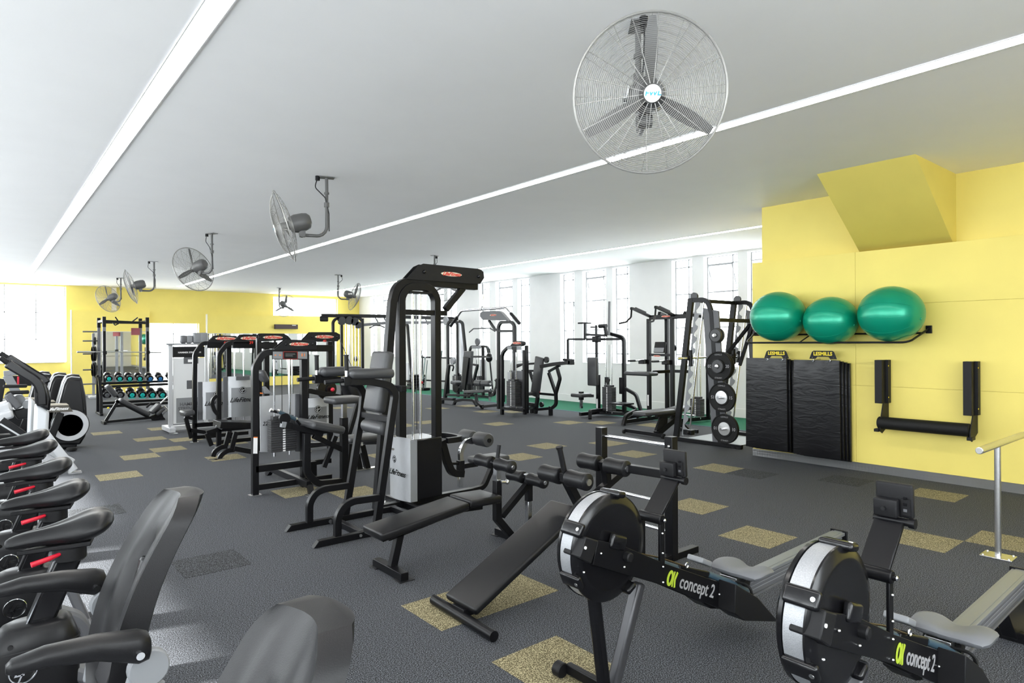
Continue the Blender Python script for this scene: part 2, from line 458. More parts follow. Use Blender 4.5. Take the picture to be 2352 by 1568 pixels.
for a, b, z0, z1 in ((XL + 0.3, 2.1, 1.06, 3.47), (8.71, 11.35, 2.0, 3.42), (4.46, 6.06, 0, 2.34)):
    portal(((a + b) / 2, YF + 0.2, (z0 + z1) / 2), (b - a, z1 - z0), (-PI / 2, 0, 0))
struct('trim_2', YEL, ('bb', (2.24, YP, 0), (4.46, YF, 2.72)))
struct('trim_3', YEL, ('bb', (6.29, YP, 0), (XW, YF, 2.68)))
struct('trim_4', WALLW, ('bb', (2.225, YP - 0.01, 0), (2.25, YF, 2.72)), ('bb', (6.275, YP - 0.01, 0), (6.30, YF, 2.68)))
struct('trim_5', mat('cream_duct', (0.72, 0.66, 0.50), 0.6), ('bb', (3.36, YF - 0.12, 2.73), (3.49, YF, 3.5)), bev=0.005)
def mirror(x0, x1, z0, z1, lab):
    m = root('wall_mirror', ((x0 + x1) / 2, YP, z0), lab, 'mirror')
    part(m, 'mirror_glass', MIRR, ('bb', (x0, YP - 0.012, z0), (x1, YP - 0.004, z1)))
    part(m, 'frame', SIL, ('bb', (x0 - 0.01, YP - 0.016, z1), (x1 + 0.01, YP, z1 + 0.02)), ('bb', (x0 - 0.015, YP - 0.016, z0), (x0, YP, z1)), ('bb', (x1, YP - 0.016, z0), (x1 + 0.015, YP, z1)))
mirror(2.85, 4.44, 0.35, 2.02, 'tall wall mirror behind the black power rack at the far end')
mirror(6.32, 11.2, 0.35, 1.97, 'long wall mirror behind the row of black weight machines')
b_ = root('bar_heater', (9.1, YP, 2.25), 'dark brown rectangular bar unit mounted high on the far yellow wall', 'heater')
part(b_, 'body', mat('dark_brown_enamel', (0.05, 0.03, 0.03), 0.5), ('bb', (8.68, YP - 0.1, 2.165), (9.58, YP - 0.02, 2.34)), bev=0.006)
part(b_, 'bracket', BLK, ('bb', (8.8, YP - 0.03, 2.2), (9.46, YP, 2.3)))
part(b_, 'badge', WHT, ('bb', (9.35, YP - 0.103, 2.30), (9.5, YP - 0.1, 2.32)))
# --- right yellow wall: proud lower panels, upper wall, sloping bulkhead
XP = 8.42
pans = [((3.46, 4.85), (2.05, 2.72)), ((3.46, 4.85), (1.06, 2.05)), ((3.46, 4.85), (0.10, 1.06)), ((0.6, 3.46), (2.05, 2.72)), ((0.6, 3.46), (1.06, 2.05)), ((0.6, 3.46), (0.10, 1.06)), ((YB, 0.6), (2.05, 2.72)), ((YB, 0.6), (1.06, 2.05)), ((YB, 0.6), (0.10, 1.06))]
W = struct('wall_front', YEL, ('bb', (XP + 0.18, YB, -0.1), (XP + 0.4, 4.80, ZC)), ('bb', (XP + 0.2, 4.70, -0.1), (XW + 0.25, 4.80, ZC)))
W['label'] = 'yellow wall carrying the gym balls and mats'
part(W, 'wall_core', YEL, ('bb', (XP + 0.018, YB, 0.0), (XP + 0.18, 4.85, 2.72)))
for (a, b), (z0, z1) in pans:
    part(W, 'wall_panel', YEL, ('bb', (XP, a + 0.0012, z0 + 0.0012), (XP + 0.018, b - 0.0012, z1 - 0.0012)), bev=0.001)
struct('baseboard_front', TREAD, ('bb', (XP - 0.006, YB, 0), (XP + 0.02, 4.855, 0.10)))
struct('trim_6', YEL, ('prism', [(7.35, 2.43, ZC), (XP + 0.2, 2.43, ZC), (XP + 0.2, 2.43, 2.72), (XP + 0.06, 2.43, 2.72)], (0, 1.0, 0)))
# --- left wall and the wall behind the camera, both with windows (outside the frame)
LO = [(-3.0, -0.2), (0.6, 3.4), (4.2, 7.0), (7.8, 10.6), (11.4, 14.2), (15.0, 17.8), (18.6, 21.4)]
sh = [('bb', (XL - 0.25, YB, -0.1), (XL, YF, 0.95)), ('bb', (XL - 0.25, YB, 3.45), (XL, YF, ZC))]
y = YB
for a, b in LO: sh.append(('bb', (XL - 0.25, y, 0.95), (XL, a, 3.45))); y = b
sh.append(('bb', (XL - 0.25, y, 0.95), (XL, YF, 3.45)))
struct('wall_left', WALLW, *sh)
for a, b in LO:
    window(XL - 0.13, a, b, 0.95, 3.45, (0.25, 0.5, 0.75), (0.3, 0.65), 'Y')
    portal((XL - 0.2, (a + b) / 2, 2.2), (2.5, b - a), (0, -PI / 2, 0))
BO = [(-2.9, 0.4), (1.2, 4.4)]
sh = [('bb', (XL, YB - 0.25, -0.1), (XP + 0.4, YB, 0.95)), ('bb', (XL, YB - 0.25, 3.45), (XP + 0.4, YB, ZC))]
x = XL
for a, b in BO: sh.append(('bb', (x, YB - 0.25, 0.95), (a, YB, 3.45))); x = b
sh.append(('bb', (x, YB - 0.25, 0.95), (XP + 0.4, YB, 3.45)))
struct('wall_near', WALLW, *sh)
for a, b in BO:
    window(YB - 0.13, a, b, 0.95, 3.45, (0.25, 0.5, 0.75), (0.3, 0.65), 'X')
    portal(((a + b) / 2, YB - 0.2, 2.2), (b - a, 2.5), (PI / 2, 0, 0))
# --- three ceiling light strips
for xs, y0, lab in ((1.02, 25, 'leftmost ceiling light strip, widest in view, running to the left windows'), (5.05, 25, 'middle ceiling light strip passing behind the big near fan'), (9.95, 25, 'right ceiling light strip nearest the white window wall')):
    L = root('light_strip', (xs, 10, ZC), lab, 'light', 'recessed ceiling light strips')
    y1 = YB + 0.5 if xs < 8 else 4.9
    part(L, 'diffuser', STRIPM, ('bb', (xs - 0.062, y1, ZC - 0.006), (xs + 0.062, 23.5, ZC - 0.001)))
    part(L, 'trim', WALLW, ('bb', (xs - 0.07, y1, ZC - 0.009), (xs - 0.062, 23.5, ZC)), ('bb', (xs + 0.062, y1, ZC - 0.009), (xs + 0.07, 23.5, ZC)))
# ================================================================ CEILING FANS
def make_fan():
    R0 = root('ceiling_fan', (0, 0, ZC), '', 'fan', 'grey ceiling fans on bent pipes')
    o = V((0, 0, ZC)); tilt = math.radians(17)
    n = V((math.cos(tilt), 0, -math.sin(tilt)))
    hub = V((0.46, 0, 2.925))
    part(R0, 'mounting_plate', FANG, ('bb', (-0.085, -0.05, ZC - 0.01), (0.085, 0.05, ZC)))
    part(R0, 'pipe', FANG, ('rod', [o, (0, 0, 2.84), (0.27, 0, 2.84)], 0.0185, {'fil': 0.11, 'seg': 14}))
    part(R0, 'collar', FANG, ('cyl', (0, 0, 3.2), 'Z', 0.03, 0.05), ('cyl', (0, 0, 3.33), 'Z', 0.028, 0.02), kind='stuff')
    part(R0, 'swivel_bracket', FANG, ('cyl', (0.27, 0, 2.85), 'Y', 0.035, 0.075), ('bb', (0.235, -0.03, 2.82), (0.30, 0.03, 2.90)), ('bar', [(0.28, 0, 2.86), hub - n * 0.17 + V((0, 0, -0.06))], 'Y', 0.05, 0.05), kind='stuff')
    part(R0, 'motor', FANG, ('lathe', hub - n * 0.30, n, [(0, 0), (0.06, 0.004), (0.088, 0.03), (0.10, 0.08), (0.103, 0.17), (0.085, 0.235), (0.05, 0.245), (0.05, 0.26)], {'seg': 24}))
    part(R0, 'speed_knob', CHR, ('cyl', hub - n * 0.2 + V((0, -0.105, 0.0)), 'Y', 0.024, 0.03))
    part(R0, 'rating_sticker', WHT, ('box', hub - n * 0.13 + V((0, -0.1005, 0.03)), (0.07, 0.004, 0.04)))
    part(R0, 'power_cord', BLK, ('rod', [(0.1, 0.02, ZC - 0.005), (0.13, 0.02, ZC - 0.13), (0.02, 0.03, ZC - 0.24), (-0.024, 0.01, 3.1), (-0.026, 0.0, 2.9)], 0.006, {'fil': 0.05, 'seg': 6}), ('cyl', (0.10, 0.02, ZC - 0.025), 'Z', 0.025, 0.05), kind='stuff')
    M = Matrix((n, V((0, 1, 0)), n.cross(V((0, 1, 0))))).transposed()      # local x -> n
    u = M @ V((0, 1, 0)); v = M @ V((0, 0, 1))
    P = lambda r, a, h: hub + n * h + (u * math.cos(a) + v * math.sin(a)) * r
    RG = 0.398
    hf = lambda r: 0.105 * (1 - (r / RG) ** 3.2)
    sh = []
    N = 34
    for k in range(N):
        r = 0.075 + (RG - 0.085) * k / (N - 1)
        sh.append(('rod', [P(r, 2 * PI * i / 44, hf(r)) for i in range(44)], 0.0011, {'seg': 3, 'closed': True}))
    for k in range(18):
        a = 2 * PI * k / 18 + 0.1
        sh.append(('rod', [P(0.05 + (RG - 0.05) * i / 9, a, hf(0.05 + (RG - 0.05) * i / 9) - 0.003) for i in range(10)], 0.0023, {'seg': 4}))
    part(R0, 'front_guard', WIRE, *sh, kind='stuff')
    sh = []
    for k in range(9):
        r = 0.10 + (RG - 0.11) * k / 8
        sh.append(('rod', [P(r, 2 * PI * i / 40, -0.085 * (1 - (r / RG) ** 3)) for i in range(40)], 0.0016, {'seg': 3, 'closed': True}))
    for k in range(12):
        a = 2 * PI * k / 12
        sh.append(('rod', [P(0.09 + (RG - 0.09) * i / 7, a, -0.085 * (1 - ((0.09 + (RG - 0.09) * i / 7) / RG) ** 3)) for i in range(8)], 0.0023, {'seg': 4}))
    part(R0, 'rear_guard', WIRE, *sh, kind='stuff')
    part(R0, 'rim', WIRE, ('rod', [P(RG, 2 * PI * i / 56, 0) for i in range(56)], 0.007, {'seg': 8, 'closed': True}))
    for k in range(3):
        a = 2 * PI * k / 3 + PI / 2
        ring = []
        for i in range(7):
            t = i / 6; r = 0.04 + 0.34 * t; wd = 0.022 + 0.048 * math.sin(PI * min(1, t * 0.8 + 0.12)); tw = math.radians(38 - 22 * t)
            c = P(r, a, 0.0); tang = (-u * math.sin(a) + v * math.cos(a))
            e = tang * math.cos(tw) * wd + n * math.sin(tw) * wd
            th = n * 0.0025
            ring.append([c + e * 0.6 + th, c - e * 0.6 + th, c - e * 0.6 - th, c + e * 0.6 - th])
        part(R0, 'blade', FANG, ('loft', ring))
    part(R0, 'hub', FANG, ('cyl', hub + n * 0.0, n, 0.045, 0.07))
    part(R0, 'badge', HUBW, ('lathe', hub + n * 0.10, n, [(0.044, 0), (0.044, 0.006), (0.04, 0.009), (0, 0.011)], {'seg': 28}))
    text(R0, 'badge_lettering', FBLU, 'FWL', 0.036, hub + n * 0.1115, 'Y', V((0, 0, 1)), shear=0.2, sx=1.15, bold=0.0006)
    return R0
fan = make_fan()
def ray_h(px):
    d = at(px, 784, Z=1.0) if False else at(px, 300, Z=3.5)
    return math.atan2(d.y, d.x)
fans = [((3.04, 2.48), math.atan2(-0.715, -0.678), 'large near ceiling fan facing the viewer with a white hub badge'),
        ((3.05, 7.0), ray_h(655) + math.radians(93), 'ceiling fan seen edge-on over the front row of weight machines, second nearest'),
        ((3.07, 11.8), ray_h(430) + math.radians(38), 'ceiling fan seen from behind where the middle light strip ends'),
        ((3.09, 16.69), ray_h(310) + math.radians(86), 'small edge-on ceiling fan between two round-looking fans on the left'),
        ((3.10, 21.34), ray_h(245) + math.radians(42), 'farthest left ceiling fan, above the black power rack'),
        ((7.91, 22.12), ray_h(650) - math.radians(25), 'tiny far ceiling fan in front of the high far window'),
        ((7.69, 16.91), ray_h(810) - math.radians(72), 'ceiling fan leaning right above the far cable station'),
        ((7.66, 11.92), ray_h(1020) - math.radians(35), 'ceiling fan mostly hidden behind the tall near pulldown tower')]
for i, (p, a, lab) in enumerate(fans):
    f = fan if i == 0 else copy_tree(fan)
    f.location = (p[0], p[1], ZC); f.rotation_euler = (0, 0, a); f['label'] = lab
# ================================================================ FOREGROUND EQUIPMENT
def Cr(ox, oy, s): return lambda *l: [(ox + a / s, oy + b / s) for a, b in l]
cB, c4, c5, c3, c2, c38, c64 = Cr(800, 900, 3.92), Cr(900, 960, 3.92), Cr(1200, 940, 4.126), Cr(960, 1100, 4.127), Cr(640, 1000, 5.6), Cr(380, 700, 3.92), Cr(640, 780, 7.127)
Z0 = lambda p, z=0.0: V((p[0], p[1], z))
def mid(a, b, t=0.5): return V(a).lerp(V(b), t)
def shift(ps, dx=0, dy=0, dz=0): return [V(p) + V((dx, dy, dz)) for p in ps]
def logo_oval(parent, c, xd, zd, wdt, lab=None):
    # red script lettering on a slim cream oval
    xd = vec(xd).normalized(); zd = vec(zd).normalized(); n = xd.cross(zd) * -1
    n = xd.cross(zd)
    pts = [V(c) + xd * (math.cos(2 * PI * k / 24) * wdt / 2) + zd * (math.sin(2 * PI * k / 24) * wdt * 0.085) for k in range(24)]
    o = part(parent, 'logo_plate', CRM, ('prism', pts, n * 0.001))
    text(parent, 'logo_lettering', LRED, 'LifeFitness', wdt * 0.20, V(c) + n * 0.002, xd, zd, shear=0.45, sx=1.0, bold=wdt * 0.006)
def lf_round(parent, c, xd, zd, r, m):
    xd = vec(xd).normalized(); zd = vec(zd).normalized(); n = xd.cross(zd)
    P = lambda a, b, h=0: V(c) + xd * (a * r) + zd * (b * r) + n * h
    part(parent, 'emblem', m,
         ('rod', [P(math.cos(2 * PI * k / 28), math.sin(2 * PI * k / 28)) for k in range(28)], r * 0.075, {'seg': 6, 'closed': True}),
         ('bar', [P(-0.15, 0.72), P(-0.55, -0.28), P(0.1, -0.28)], n, r * 0.12, r * 0.13),
         ('bar', [P(-0.35, -0.9), P(0.12, 0.22), P(0.75, 0.22)], n, r * 0.12, r * 0.13),
         ('bar', [P(-0.1, -0.1), P(0.55, -0.1)], n, r * 0.12, r * 0.12), kind='stuff')
# ---------------------------------------------------------------- flat sit-up bench with foam leg rollers
def situp_bench():
    R = root('situp_bench', (2.6, 4.05, 0), 'flat black exercise bench with a hinged head pad and foam leg rollers', 'bench')
    n1, n2, n3 = aY(3.91, *cB((305, 1290), (1115, 1008), (1425, 955)))
    f1, f2, f3 = aY(4.19, *cB((118, 1190), (883, 917), (1150, 862)))
    z1, z2, z3 = (n1.z + f1.z) / 2, (n2.z + f2.z) / 2, (n3.z + f3.z) / 2
    x1, x2, x3 = (n1.x + f1.x) / 2, (n2.x + f2.x) / 2, (n3.x + f3.x) / 2
    def slab(name, xa, za, xb, zb):
        L = math.hypot(xb - xa, zb - za); a = math.degrees(math.atan2(zb - za, xb - xa))
        c = V(((xa + xb) / 2, 4.05, (za + zb) / 2)) + V((math.sin(math.radians(a)), 0, -math.cos(math.radians(a)))) * 0.028
        p = part(R, name, VIN, ('pad', c, (L, 0.285, 0.056), 0.014, (0, -a, 0)))
        part(p, 'piping', VIN, ('rod', [c + rotm((0, -a, 0)) @ V((sx * (L / 2 - 0.012), sy * 0.13, -0.026)) for sx, sy in ((-1, -1), (1, -1), (1, 1), (-1, 1))], 0.007, {'seg': 6, 'closed': True}))
    slab('long_pad', x1, z1, x2 - 0.006, z2); slab('head_pad', x2 + 0.006, z2 + 0.012, x3, z3 + 0.006)
    Y = 4.05
    part(R, 'spine', BLK, ('bar', [(x1 + 0.12, Y, z1 - 0.075), (x2, Y, z2 - 0.075), (x3 - 0.1, Y, z3 - 0.085)], 'Y', 0.05, 0.05), bev=0.003)
    part(R, 'front_leg', BLK, ('bar', [(x1 + 0.22, Y, z1 - 0.06), (2.235, Y, 0.04)], 'Y', 0.05, 0.055), bev=0.003)
    part(R, 'front_foot', BLK, ('bar', [(2.22, 3.85, 0.03), (2.22, 4.26, 0.03)], 'Z', 0.055, 0.06), ('bb', (2.17, 3.83, 0), (2.29, 3.93, 0.006)), ('bb', (2.17, 4.18, 0), (2.29, 4.28, 0.006)), bev=0.004)
    ps = aY(Y, *c4((948, 560), (948, 905), (1075, 1045)))
    part(R, 'rear_post', BLK, ('bar', [ps[0], ps[1], V((ps[2].x, Y, 0.05))], 'Y', 0.055, 0.055), bev=0.003)
    part(R, 'rear_foot', BLK, ('bar', [(3.36, 3.84, 0.03), (3.36, 4.28, 0.03)], 'Z', 0.06, 0.06), ('bb', (3.31, 4.22, 0), (3.42, 4.31, 0.006)), ('bb', (3.31, 3.8, 0), (3.42, 3.89, 0.006)), bev=0.004)
    a = aY(Y, *c4((985, 880), (1225, 590)))
    part(R, 'roller_arm', BLK, ('bar', a, 'Y', 0.05, 0.05), ('bar', aY(Y, *c4((1232, 560), (1232, 745))), 'Y', 0.05, 0.05), bev=0.003)
    part(R, 'chrome_slider', CHR, ('bar', aY(Y, *c4((1230, 740), (1230, 940))), 'Y', 0.042, 0.042), ('bar', aY(Y, *c4((1212, 500), (1225, 600))), 'Y', 0.04, 0.04), bev=0.003)
    part(R, 'chrome_post', CHR, ('bar', aY(Y, *c4((946, 375), (948, 560))), 'Y', 0.045, 0.045), bev=0.003)
    part(R, 'grip', PLA, ('rod', aY(Y, *c4((965, 240), (950, 370))), 0.016, {'seg': 12}))
    part(R, 'pull_pin', CHR, ('rod', aY(4.0, *c4((985, 575), (1035, 575))), 0.012, {'seg': 10}), ('ball', aY(4.0, *c4((1038, 575)))[0], 0.02, {'seg': 12}))
    for c, d in ((aY(Y, *c4((925, 405)))[0], 1), (aY(Y, *c4((1213, 540)))[0], 1)):
        part(R, 'axle', CHR, ('rod', [c + V((0, -0.235, 0)), c + V((0, 0.235, 0))], 0.012))
        part(R, 'foam_roller', VIN, ('cushion', c + V((0, -0.225, 0)), c + V((0, -0.035, 0)), 0.052, 0.12))
        part(R, 'foam_roller', VIN, ('cushion', c + V((0, 0.035, 0)), c + V((0, 0.225, 0)), 0.052, 0.12))
        part(R, 'end_cap', CHR, ('cyl', c + V((0, -0.228, 0)), 'Y', 0.018, 0.008))
situp_bench()
# ---------------------------------------------------------------- decline board hooked towards the wall-bar frame
def decline_board():
    R = root('decline_board', (2.5, 3.12, 0), 'black decline board sloping up from a round floor tube to paired foam rollers', 'bench')
    Y = 3.12
    a = (2.16, 0.10); b = (3.045, 0.535)
    L = math.hypot(b[0] - a[0], b[1] - a[1]); an = math.degrees(math.atan2(b[1] - a[1], b[0] - a[0]))
    nn = V((-math.sin(math.radians(an)), 0, math.cos(math.radians(an))))
    c = V(((a[0] + b[0]) / 2, Y, (a[1] + b[1]) / 2)) - nn * 0.022
    part(R, 'board_pad', VIN, ('pad', c, (L, 0.305, 0.05), 0.016, (0, -an, 0)))
    part(R, 'board_frame', BLK, ('box', c - nn * 0.035, (L - 0.06, 0.22, 0.025), (0, -an, 0)))
    part(R, 'floor_tube', BLK, ('rod', [at(*c3((150, 1140))[0], Z=0.032), at(*c3((722, 1492))[0], Z=0.032)], 0.03, {'seg': 20}))
    part(R, 'tube_bracket', BLK, ('bb', (2.15, 3.06, 0.03), (2.26, 3.18, 0.075)), bev=0.003)
    part(R, 'roller_post', BLK, ('bar', aY(Y, *c5((395, 625), (545, 920))) + [V((3.28, Y, 0.33))], 'Y', 0.055, 0.055), bev=0.003)
    part(R, 'upper_arm', BLK, ('bar', aY(Y, *c5((760, 485), (795, 620), (800, 690))), 'Y', 0.05, 0.05), ('bar', aY(Y, *c5((930, 600), (600, 890))), 'Y', 0.05, 0.05), bev=0.003)
    part(R, 'grip', PLA, ('rod', aY(Y, *c5((350, 360), (400, 600))), 0.019, {'seg': 12}), ('rod', aY(Y, *c5((348, 352), (352, 372))), 0.024, {'seg': 12}))
    part(R, 'rear_strut', BLK, ('bar', [(3.2, Y, 0.45), (3.62, Y, 0.03)], 'Y', 0.05, 0.05), ('bar', [(3.62, Y - 0.16, 0.025), (3.62, Y + 0.25, 0.025)], 'Z', 0.05, 0.05), bev=0.003)
    c1, c2_ = aY(Y, *c5((400, 640)))[0], aY(Y, *c5((765, 520)))[0]
    part(R, 'crossbar', BLK, ('bar', [c1 + V((0, -0.02, 0)), c1 + V((0, 0.02, 0))], 'Z', 0.06, 0.06), bev=0.003)
    for c, r in ((c1, 0.058), (c2_, 0.058)):
        part(R, 'axle', CHR, ('rod', [c + V((0, -0.225, 0)), c + V((0, 0.225, 0))], 0.012))
        part(R, 'foam_roller', VIN, ('cushion', c + V((0, -0.22, 0)), c + V((0, -0.035, 0)), r, 0.07))
        part(R, 'foam_roller', VIN, ('cushion', c + V((0, 0.035, 0)), c + V((0, 0.22, 0)), r, 0.07))
        part(R, 'end_cap', STL, ('cyl', c + V((0, -0.223, 0)), 'Y', 0.022, 0.012))
    p = aY(2.95, *c5((1020, 545), (1225, 600)))
    part(R, 'adjustment_arm', BLK, ('bar', [c2_ + V((0.02, -0.16, 0)), c2_ + V((0.06, -0.50, 0.0))], 'Z', 0.055, 0.055), ('bar', [c2_ + V((0.08, -0.52, 0.02)), c2_ + V((0.08, -0.55, -0.03))], 'Z', 0.03, 0.03), bev=0.004, kind='stuff')
decline_board()
# ---------------------------------------------------------------- low ladder frame with chrome rungs
def ladder():
    R = root('ladder_frame', (3.95, 3.27, 0), 'low black two-post ladder frame with bright chrome rungs', 'frame')
    for y in (2.935, 3.63):
        part(R, 'post', BLK, ('bar', [(3.95, y, 0.0), (3.95, y, 0.918)], 'X', 0.07, 0.07), bev=0.003)
        part(R, 'foot', BLK, ('bar', [(3.75, y, 0.025), (4.25, y, 0.025)], 'Y', 0.06, 0.05), bev=0.003)
    for z in (0.85, 0.625, 0.415, 0.205):
        part(R, 'rung', CHR, ('rod', [(3.95, 2.96, z), (3.95, 3.6, z)], 0.014))
    part(R, 'bolt', STL, ('ball', (3.91, 2.925, 0.85), 0.012, {'seg': 10}))
ladder()
# ---------------------------------------------------------------- knee raise / dip station
def dip_station():
    R = root('knee_raise_station', (2.45, 5.24, 0), 'black knee-raise dip station with padded arm rests, two curved step loops and long floor skids', 'machine')
    for Y, ps, arc, post, arm, armpad, vg, hg in (
        (4.95, (2.02, 3.1), c2((755, 1290), (755, 1050), (830, 905), (960, 840), (1290, 795)), [(869, 1190), (904, 950), (911, 905), (898, 885), (850, 876), (793, 877)], None, [(803, 858), (896, 857)], [(795, 815), (796, 868)], [(746, 878), (787, 874)]),
        (5.53, (2.015, 3.1), c2((395, 1120), (395, 860), (480, 730), (590, 685), (900, 640)), [(798, 1192), (834, 945), (838, 905), (826, 884), (780, 872), (724, 872)], None, [(737, 854), (823, 851)], [(727, 816), (728, 866)], [(683, 872), (720, 869)])):
        part(R, 'floor_skid', BLK, ('prism', [(ps[0], Y - 0.028, 0), (ps[0] + 0.045, Y - 0.028, 0.052), (ps[1], Y - 0.028, 0.052), (ps[1], Y - 0.028, 0)], (0, 0.056, 0)), bev=0.003)
        part(R, 'step_loop', BLK, ('bar', aY(Y - 0.026, *arc), 'Y', 0.05, 0.055, 0.16), bev=0.003)
        P = shift(aY(Y - 0.026, *post), dy=0.026)
        P[0] = V((P[0].x - 0.01, Y, 0.04))
        part(R, 'post', BLK, ('bar', P, 'Y', 0.05, 0.06, 0.09), bev=0.003)
        a, b = aY(Y, *armpad)
        part(R, 'arm_pad', VGR, ('pad', mid(a, b), ((b - a).length + 0.03, 0.15, 0.085), 0.035, (0, -math.degrees(math.atan2(b.z - a.z, b.x - a.x)), 0)))
        a, b = aY(Y, *vg)
        part(R, 'grip', PLA, ('rod', [a, mid(a, b, 0.68)], 0.0185, {'seg': 14}), ('rod', [a + V((0, 0, 0.002)), a - V((0, 0, 0.008))], 0.022, {'seg': 14}))
        part(R, 'grip_post', CHR, ('rod', [mid(a, b, 0.6), b + V((0, 0, -0.02))], 0.014, {'seg': 12}))
        a, b = aY(Y, *hg)
        part(R, 'grip', PLA, ('rod', [a, b], 0.0185, {'seg': 14}))
        part(R, 'bracket', BLK, ('box', b + V((0.03, 0, -0.005)), (0.06, 0.07, 0.075)), bev=0.004)
        part(R, 'bolt', STL, *[('cyl', p + V((0, -0.03, 0)), 'Y', 0.01, 0.012) for p in aY(Y - 0.026, (903, 1000) if Y < 5 else (834, 985), (899, 1030) if Y < 5 else (828, 1020))], kind='stuff')
    lo, hi = V((2.665, 5.24, 1.007)), V((2.765, 5.24, 1.545))
    an = math.degrees(math.atan2(hi.x - lo.x, hi.z - lo.z))
    part(R, 'back_pad', VGR, ('pad', mid(lo, hi) + V((0.05, 0, 0)), (0.095, 0.29, (hi - lo).length), 0.03, (0, an, 0)))
    part(R, 'upper_brace', BLK, ('bar', [(2.86, 4.95, 1.22), (2.86, 5.53, 1.22)], 'Z', 0.05, 0.05), bev=0.003)
    part(R, 'middle_brace', BLK, ('bar', [(2.745, 4.95, 0.96), (2.745, 5.53, 0.96)], 'Z', 0.05, 0.05), bev=0.003)
    part(R, 'lumbar_roll', VGR, ('lathe', (2.73, 5.04, 0.87), 'Y', [(0.03, 0), (0.055, 0.015), (0.06, 0.04), (0.06, 0.36), (0.055, 0.385), (0.03, 0.4)], {'seg': 18}))
    part(R, 'floor_crossbar', BLK, ('bar', [(2.45, 4.95, 0.03), (2.45, 5.53, 0.03)], 'Z', 0.05, 0.05), ('bar', [(3.05, 4.95, 0.03), (3.05, 5.53, 0.03)], 'Z', 0.05, 0.05), bev=0.003, kind='stuff')
    part(R, 'bolt', STL, ('cyl', at(*c2((670, 1105))[0], Y=5.50), 'Y', 0.018, 0.014), ('cyl', at(*c2((1055, 1285))[0], Y=4.92), 'Y', 0.012, 0.014), kind='stuff')
dip_station()
# ---------------------------------------------------------------- tall pulldown tower
def weight_stack(R, c, w, d, z0, n, h, m=STK, front='-X', label_front=True):
    # a stack of separate plates with a white number strip
    for k in range(n):
        part(R, 'weight_plate', m, ('box', (c[0], c[1], z0 + (k + 0.5) * h), (d, w, h * 0.93)), bev=0.002)
def shroud(R, X0, X1, Y0, Y1, z0, z1, bulge, mat_, logo=True, mat2=None):
    # curved front cover facing -X between Y0 and Y1
    N = 12; o = []; i_ = []
    for k in range(N + 1):
        t = k / N; y = Y0 + (Y1 - Y0) * t; x = X0 - bulge * math.sin(PI * t) + bulge * 0.0
        o.append(V((x, y, z0)))
    top = [V((p.x, p.y, z1)) for p in o]
    inner = [V((p.x + 0.012, p.y, p.z)) for p in o]
    poly = o + list(reversed(inner))
    part(R, 'shroud', mat_, ('prism', poly, (0, 0, z1 - z0)))
